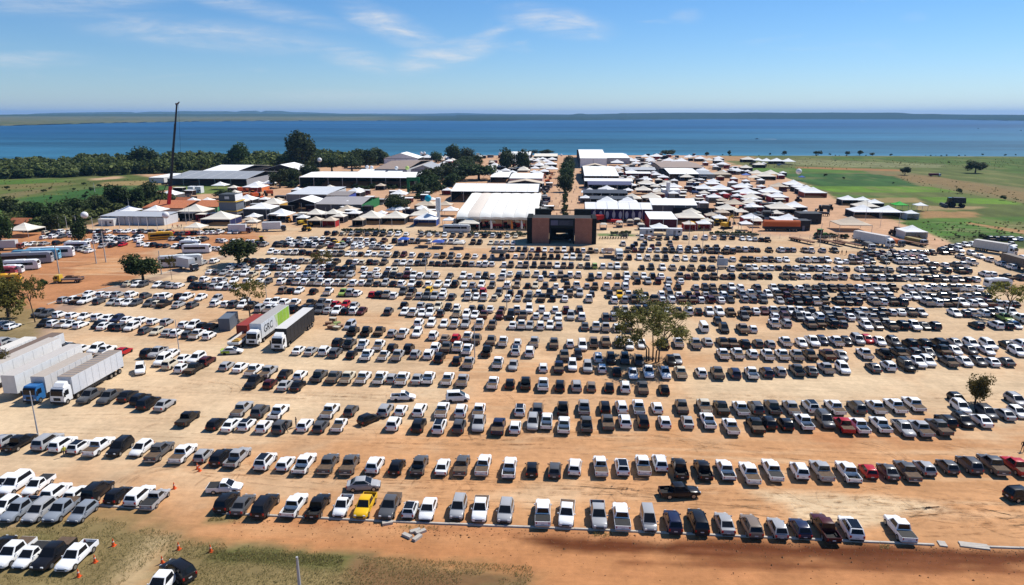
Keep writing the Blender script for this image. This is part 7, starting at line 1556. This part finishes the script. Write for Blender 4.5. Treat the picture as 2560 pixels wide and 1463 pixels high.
# booths and counters that fill the blocks between the halls
def booth(px, py, w, d, hh, c, label, group, roofc):
    o = thing('booth', label, 'booth', G(px, py), random.gauss(0, .04), group)
    part('back_panel', MB().box(-w / 2, w / 2, d / 2 - .1, d / 2, 0, hh), M_fabric, o, color=c); part('side_panel', MB().box(-w / 2, -w / 2 + .1, -d / 2, d / 2 - .1, 0, hh), M_fabric, o, color=c)
    part('counter', MB().box(-w * .3, w * .35, -d / 2, -d / 2 + .7, 0, 1.1), M_fabric, o, color=tuple(min(.6, q * 2 + .05) for q in c)); part('roof', MB().box(-w / 2 - .1, w / 2 + .1, -d / 2 - .1, d / 2 + .1, hh, hh + .15), M_canvas, o, color=roofc)
    part('post', MB().box(w / 2 - .1, w / 2, -d / 2, -d / 2 + .1, 0, hh), M_metal, o)
BLK = [('right of the avenue', [(1462, 1600, 440, 475), (1462, 1570, 480, 500), (1600, 1680, 450, 492), (1580, 1700, 398, 436)], 62), ('left of the avenue', [(1225, 1372, 395, 452), (1320, 1376, 455, 540)], 40),
       ('beside the right-hand road', [(1700, 1790, 440, 520), (1780, 1960, 470, 560), (1690, 1850, 415, 445)], 60), ('left of the striped hall', [(900, 1130, 485, 545), (700, 900, 500, 555), (430, 690, 480, 555)], 54), ('by the lake', [(1020, 1330, 388, 402), (1450, 1760, 390, 400)], 30)]
for where, rects, n in BLK:
    sp = []
    for i in range(n):
        r = rects[i % len(rects)]; sp.append((random.uniform(r[0], r[1]), random.uniform(r[2], r[3])))
    for i, (x, y) in enumerate(sorted(sp)):
        c = random.choice([DK, DK, (.06, .06, .07), (.10, .03, .03), (.05, .06, .12), (.2, .2, .2), (.12, .09, .07), (.25, .03, .03)])
        booth(x, y, random.uniform(3, 7), random.uniform(3, 5), random.uniform(2.4, 3.6), c, 'small exhibit booth, ' + nth(i + 1) + ' from left of the low booths ' + where, 'low booths ' + where, random.choice([WH, WH, WH, CR, DK, (.1, .1, .11), GY]))
tractor(1815, 572, R(-150), (.62, .36, .02), 'yellow excavator with raised boom beside the right-hand road', None, 1.15, 'e')
tractor(2388, 518, R(80), (.03, .03, .035), 'black combine harvester alone in the crop field', None, 1.5, 'h')
tractor(2238, 588, R(20), (.10, .05, .03), 'dark forklift-like machine on the field road', None, 1.2, 't'); tractor(2050, 596, R(-70), (.05, .22, .05), 'green tractor behind the flatbed trailers', None, 1.3, 't')
box_truck(2337, 438, R(-88), 'small red truck alone in the dry field', WHP, (.13, .02, .03), 9, 2.4)
# helicopters under the far tents
for i, (x, y) in enumerate([(1879, 414), (1948, 416)]):
    o = thing('helicopter', ['dark', 'white-nosed'][i] + ' helicopter parked before the row of white tents at the right', 'helicopter', G(x, y), R(80)); c = [(.03, .03, .035), (.35, .35, .36)][i]
    part('fuselage', MB().loft([[(r * math.cos(q), y_, 1.4 + z_ + r * 1.05 * math.sin(q)) for q in [2 * math.pi * k / 8 for k in range(8)]] for y_, r, z_ in ((2.6, .15, -.2), (2.0, .75, 0), (.6, .95, .1), (-.8, .8, .15), (-2.2, .25, .35), (-6, .12, .6))]), M_paint, o, 40, color=c)
    part('tail_fin', MB().box(-.05, .05, -6.2, -5.5, 1.6, 3.0), M_paint, o, color=c); part('skid', MB().tube([(-.9, -1.6, .08), (-.9, 2.0, .08)], .06, 5).tube([(-.9, 0, .08), (-.4, 0, .8)], .05, 5), M_metal, o); part('skid', MB().tube([(.9, -1.6, .08), (.9, 2.0, .08)], .06, 5).tube([(.9, 0, .08), (.4, 0, .8)], .05, 5), M_metal, o)
    part('rotor_blade', MB().box(-.15, .15, -5, 5, 2.72, 2.78), M_dark, o); part('rotor_mast', MB().cyl(0, 0, 2.3, 2.75, .12, n=6), M_metal, o)
# market umbrellas / small stalls in the lot
def stall(px, py, w, hh, c, label):
    o = thing('stall', label, 'stall', G(px, py)); part('awning', MB().loft([[(-w / 2, -w / 2, hh), (w / 2, -w / 2, hh), (w / 2, w / 2, hh), (-w / 2, w / 2, hh)], [(-w * .3, -w * .3, hh + .5), (w * .3, -w * .3, hh + .5), (w * .3, w * .3, hh + .5), (-w * .3, w * .3, hh + .5)]]), M_canvas, o, color=c)
    for sx in (-1, 1):
        for sy in (-1, 1): link('leg', leg_mesh(hh), o, (sx * (w / 2 - .08), sy * (w / 2 - .08), 0))
    part('counter', MB().box(-w / 2 + .2, w / 2 - .2, -w / 2 + .2, -w / 2 + .8, 0, 1.0), M_fabric, o, color=(.1, .1, .11))
stall(1096, 620, 4.5, 2.4, (.05, .09, .35), 'blue-topped food stall in the upper centre rows'); stall(1060, 618, 4, 2.3, DK, 'black food stall left of the blue-topped stall'); stall(1148, 622, 4, 2.3, (.6, .56, .5), 'cream food stall right of the blue-topped stall')
stall(1010, 612, 4, 2.2, (.03, .1, .45), 'bright blue awning among the upper left rows'); stall(1522, 643, 4, 2.5, (.16, .10, .08), 'thatched umbrella stall beside the white box van'); stall(1247, 648, 5, 2.4, (.02, .02, .022), 'black awning stall below the gate on the left')
for i, (x, y, c) in enumerate([(1508, 566, CR), (1548, 560, CR), (1575, 556, BG), (1592, 553, CR), (1602, 566, CR), (1230, 560, CR), (1290, 560, CR)]):
    stall(x, y + 8, 3, 2.3, c, 'small cream sunshade, ' + nth(i + 1) + ' of those before the halls beside the gate')
# feather flags beside the striped hall
for i, x in enumerate([1226, 1277, 1302]):
    o = thing('feather_flag', ['white', 'orange', 'white'][i] + ' feather flag in front of the striped hall, ' + ['left', 'middle', 'right'][i] + ' of three', 'flag', G(x, 578)); part('pole', MB().cyl(0, 0, 0, 4.6, .04, n=5), M_metal, o); part('sail', MB().loft([[(.05, -.01, z), (.05 + w_, -.01, z), (.05 + w_, .02, z), (.05, .02, z)] for z, w_ in ((1.0, .9), (3.0, .85), (4.3, .5), (4.58, .1))]), M_fabric, o, color=[(.75, .75, .75), (.6, .2, .05), (.75, .75, .75)][i])
# boats and their wakes on the lake
for i, (x, y) in enumerate([(1892, 348), (2445, 322), (2552, 327)]):
    p = G(x, y, -.7); o = thing('motor_boat', ['motor boat on the lake right of centre', 'distant motor boat at the right of the lake', 'motor boat at the right edge of the lake'][i], 'boat', p, R(90)); part('hull', MB().loft([[(-w_, yy, .1), (-w_, yy, 1.0), (w_, yy, 1.0), (w_, yy, .1)] for yy, w_ in ((-3.5, 1.1), (1, 1.1), (3.0, .6), (4.0, .08))]), M_obj, o, color=(.3, .3, .32)); part('cabin', MB().box(-.8, .8, -1.5, 1.0, 1.0, 2.0, .1, .2), M_glass, o)
    part('wake', MB().quad((-.8, -3.5, .06), (.8, -3.5, .06), (3.5, -40, .06), (-3.5, -40, .06)), M_obj, o, color=(.55, .62, .68))

# ------------------------------------------------------------------ people
def cloth(name, shirt, pants):
    m = bpy.data.materials.new(name); m.use_nodes = True; t = m.node_tree; b = t.nodes['Principled BSDF']; b.inputs['Roughness'].default_value = .8; b.inputs['Specular IOR Level'].default_value = .15
    tcx = N(t, 'ShaderNodeTexCoord'); s_ = N(t, 'ShaderNodeSeparateXYZ'); L(t, tcx.outputs['Object'], s_.inputs[0]); r = N(t, 'ShaderNodeValToRGB'); r.color_ramp.interpolation = 'CONSTANT'
    L(t, MATH(t, 'DIVIDE', s_.outputs[2], 1.8), r.inputs[0]); cr = r.color_ramp; cr.elements[0].position = 0; cr.elements[0].color = (.02, .015, .012, 1); cr.elements[1].position = .055; cr.elements[1].color = (*pants, 1)
    for po, c in ((.55, shirt), (.82, (.28, .15, .10)), (.93, (.015, .012, .01))): e = cr.elements.new(po); e.color = (*c, 1)
    L(t, r.outputs[0], b.inputs['Base Color']); return m
PM = {}
for ps in ('walk', 'stand'):
    base_ = BODY[ps]
    for cn, sh_, pa_ in (('dark', (.03, .03, .035), (.025, .03, .05)), ('white', (.65, .65, .62), (.03, .035, .06)), ('yellow', (.60, .55, .05), (.03, .035, .05)), ('blue', (.06, .12, .3), (.05, .045, .04)), ('red', (.4, .04, .04), (.03, .03, .04))):
        m_ = base_.copy(); m_.materials.clear(); m_.materials.append(cloth('clothes_' + cn + '_' + ps, sh_, pa_)); PM[(cn, ps)] = m_
def person(px, py, c, ps, label, rz=None, group=None):
    o = link('person', PM[(c, ps)], None, G(px, py), rz if rz is not None else random.uniform(0, 6.28)); tag(o, label, 'person', group); o.scale = (1.02,) * 3; return o
for a in [(163, 1142, 'yellow', 'stand', 'person in a yellow vest standing between white cars in the second row'), (741, 1068, 'dark', 'stand', 'person in dark clothes standing left of a white hatchback'), (716, 1083, 'dark', 'walk', 'person in dark clothes walking in front of a grey SUV'),
          (2556, 1128, 'dark', 'walk', 'person in dark clothes at the right edge above the maroon pickup'), (172, 762, 'blue', 'stand', 'person in blue beside the leftmost car by the tarmac road'), (1090, 804, 'dark', 'stand', 'person in dark clothes beside a black car in the centre rows'),
          (1566, 874, 'dark', 'stand', 'person in dark clothes left of the big tree stems'), (2292, 930, 'dark', 'walk', 'person in dark clothes by the right rows next to a black SUV'), (1366, 608, 'white', 'walk', 'person in white at the left of the gate opening'),
          (1425, 608, 'white', 'stand', 'person in white at the right of the gate opening'), (1467, 609, 'white', 'stand', 'person in white before the right slatted panel'), (1590, 712, 'dark', 'walk', 'person in dark clothes crossing the centre lane'),
          (2104, 637, 'dark', 'walk', 'left of two people in dark clothes near the flatbed trailers'), (2115, 638, 'dark', 'walk', 'right of two people in dark clothes near the flatbed trailers'), (793, 606, 'dark', 'stand', 'person in dark clothes among the upper left rows'), (1181, 756, 'dark', 'stand', 'person in dark clothes beside a white car left of the centre post')]: person(*a)
av = [(1398, 512), (1402, 508), (1386, 521), (1390, 521), (1395, 521), (1429, 508), (1442, 503), (1446, 503), (1434, 484), (1442, 472), (1437, 478), (1440, 470), (1428, 470), (1390, 500), (1384, 460), (1386, 440), (1438, 450), (1440, 440), (1436, 425), (1444, 420), (1400, 490), (1380, 508), (1448, 512), (1425, 535), (1392, 540), (1385, 530), (1448, 530), (1440, 545)]
for i, (x, y) in enumerate(sorted(av, key=lambda q: -q[1])):
    c = random.choice(['dark', 'blue', 'red', 'white']); person(x, y, c, random.choice(['walk', 'stand']), 'visitor in ' + c + ' clothes on the avenue, ' + nth(i + 1) + ' nearest to the gate', None, 'visitors on the avenue')
for i, (x, y) in enumerate(sorted([(432, 570), (444, 571), (448, 571), (454, 570), (1098, 482), (1104, 481), (1090, 484), (1085, 486), (1012, 492), (1020, 490), (1706, 478), (1716, 474), (1725, 490), (1709, 486), (1735, 500), (1760, 530), (1785, 540), (820, 545), (826, 548), (1830, 575)])):
    c = random.choice(['dark', 'blue', 'red', 'white']); person(x, y, c, random.choice(['walk', 'stand']), 'visitor in ' + c + ' clothes on the fair lanes, ' + nth(i + 1) + ' from left', None, 'visitors on the lanes of the fair')
# taxi in green and white, in front of the flatbed lorry
p = G(580, 876, .7); o = thing('car', 'white and lime green hatchback turned sideways before the flatbed lorry', 'car', (p.x, p.y, 0), R(-78)); link('body', mesh_of('S', '', 'body'), o, color=(.74, .74, .72)); link('windows', joined('S', '', ['windscreen', 'rear_window', 'side_window', 'side_window.'], 'windows'), o)
part('green_panel', MB().box(-.892, .892, -2.0, -.3, .35, .85).box(-.7, .7, -2.16, -1.75, .86, .985), M_obj, o, color=(.30, .44, .04))
for wy in KIND['S']['wh']:
    for s in (-1, 1): link('wheel', wheel_meshes(.31)[0], o, (s * .795, wy, .31))
p = G(875, 812, .8); o = thing('car', 'silver minivan facing the camera behind the heap of crates', 'car', (p.x, p.y, 0), R(176)); link('body', mesh_of('M', '', 'body'), o, color=(.40, .43, .48)); link('windows', joined('M', '', ['windscreen', 'rear_window', 'side_window', 'side_window.'], 'windows'), o)
for wy in KIND['M']['wh']:
    for s in (-1, 1): link('wheel', wheel_meshes(.31)[0], o, (s * .795, wy, .31))
p = G(1759, 818, .8); o = thing('car', 'white van with rounded roof right of the big tree', 'car', (p.x, p.y, 0), R(0)); link('body', mesh_of('V', '', 'body'), o, color=(.78, .78, .77)); link('windows', joined('V', '', ['windscreen', 'rear_window', 'side_window', 'side_window.'], 'windows'), o)
for wy in KIND['V']['wh']:
    for s in (-1, 1): link('wheel', wheel_meshes(.31)[0], o, (s * .795, wy, .31))
# motorbikes by the fence left of the gate
def motorbike(px, py, i, where):
    o = thing('motorbike', 'small dark motorbike, ' + nth(i + 1) + ' from left in the bike row ' + where, 'motorbike', G(px, py), random.gauss(0, .15), 'motorbikes parked ' + where)
    for n_, m_ in BIKE: link(n_, m_, o)
wb = MB().wheel(-.05, .05, .65, .3, .3, 10).wheel(-.05, .05, -.65, .3, .3, 10)
BIKE = [('wheel', MB().wheel(-.05, .05, .65, .3, .3, 10).mesh('wheel', M_tyre)), ('wheel', MB().wheel(-.05, .05, -.65, .3, .3, 10).mesh('wheel', M_tyre)), ('frame', MB().box(-.12, .12, -.5, .45, .35, .75, .02, .1).tube([(0, .65, .3), (0, .45, .95)], .04, 5).mesh('frame', M_rust)), ('seat', MB().box(-.14, .14, -.7, .1, .75, .86, .03, .05).mesh('seat', M_dark)), ('handlebar', MB().tube([(-.35, .4, 1.0), (.35, .4, 1.0)], .03, 5).mesh('handlebar', M_dark))]
for i in range(16): motorbike(850 + i * 7.2, 590 + .05 * i, i, 'left of the gate')
for i in range(11): motorbike(1500 + i * 6.6, 597, i, 'right of the gate')
# ------------------------------------------------------------------ haze: the air between here and the hills
mb = MB(); mb.box(-32000, 32000, -700, 33000, -10, 230)
mh = bpy.data.materials.new('clear_air'); mh.use_nodes = True; t = mh.node_tree; t.nodes.clear()
pv = N(t, 'ShaderNodeVolumePrincipled'); pv.inputs['Color'].default_value = (.28, .56, 1.0, 1); pv.inputs['Density'].default_value = 4.2e-5; pv.inputs['Anisotropy'].default_value = .1
ou = N(t, 'ShaderNodeOutputMaterial'); L(t, pv.outputs[0], ou.inputs['Volume'])
tag(link('haze', mb.mesh('haze', mh)), kind='stuff')
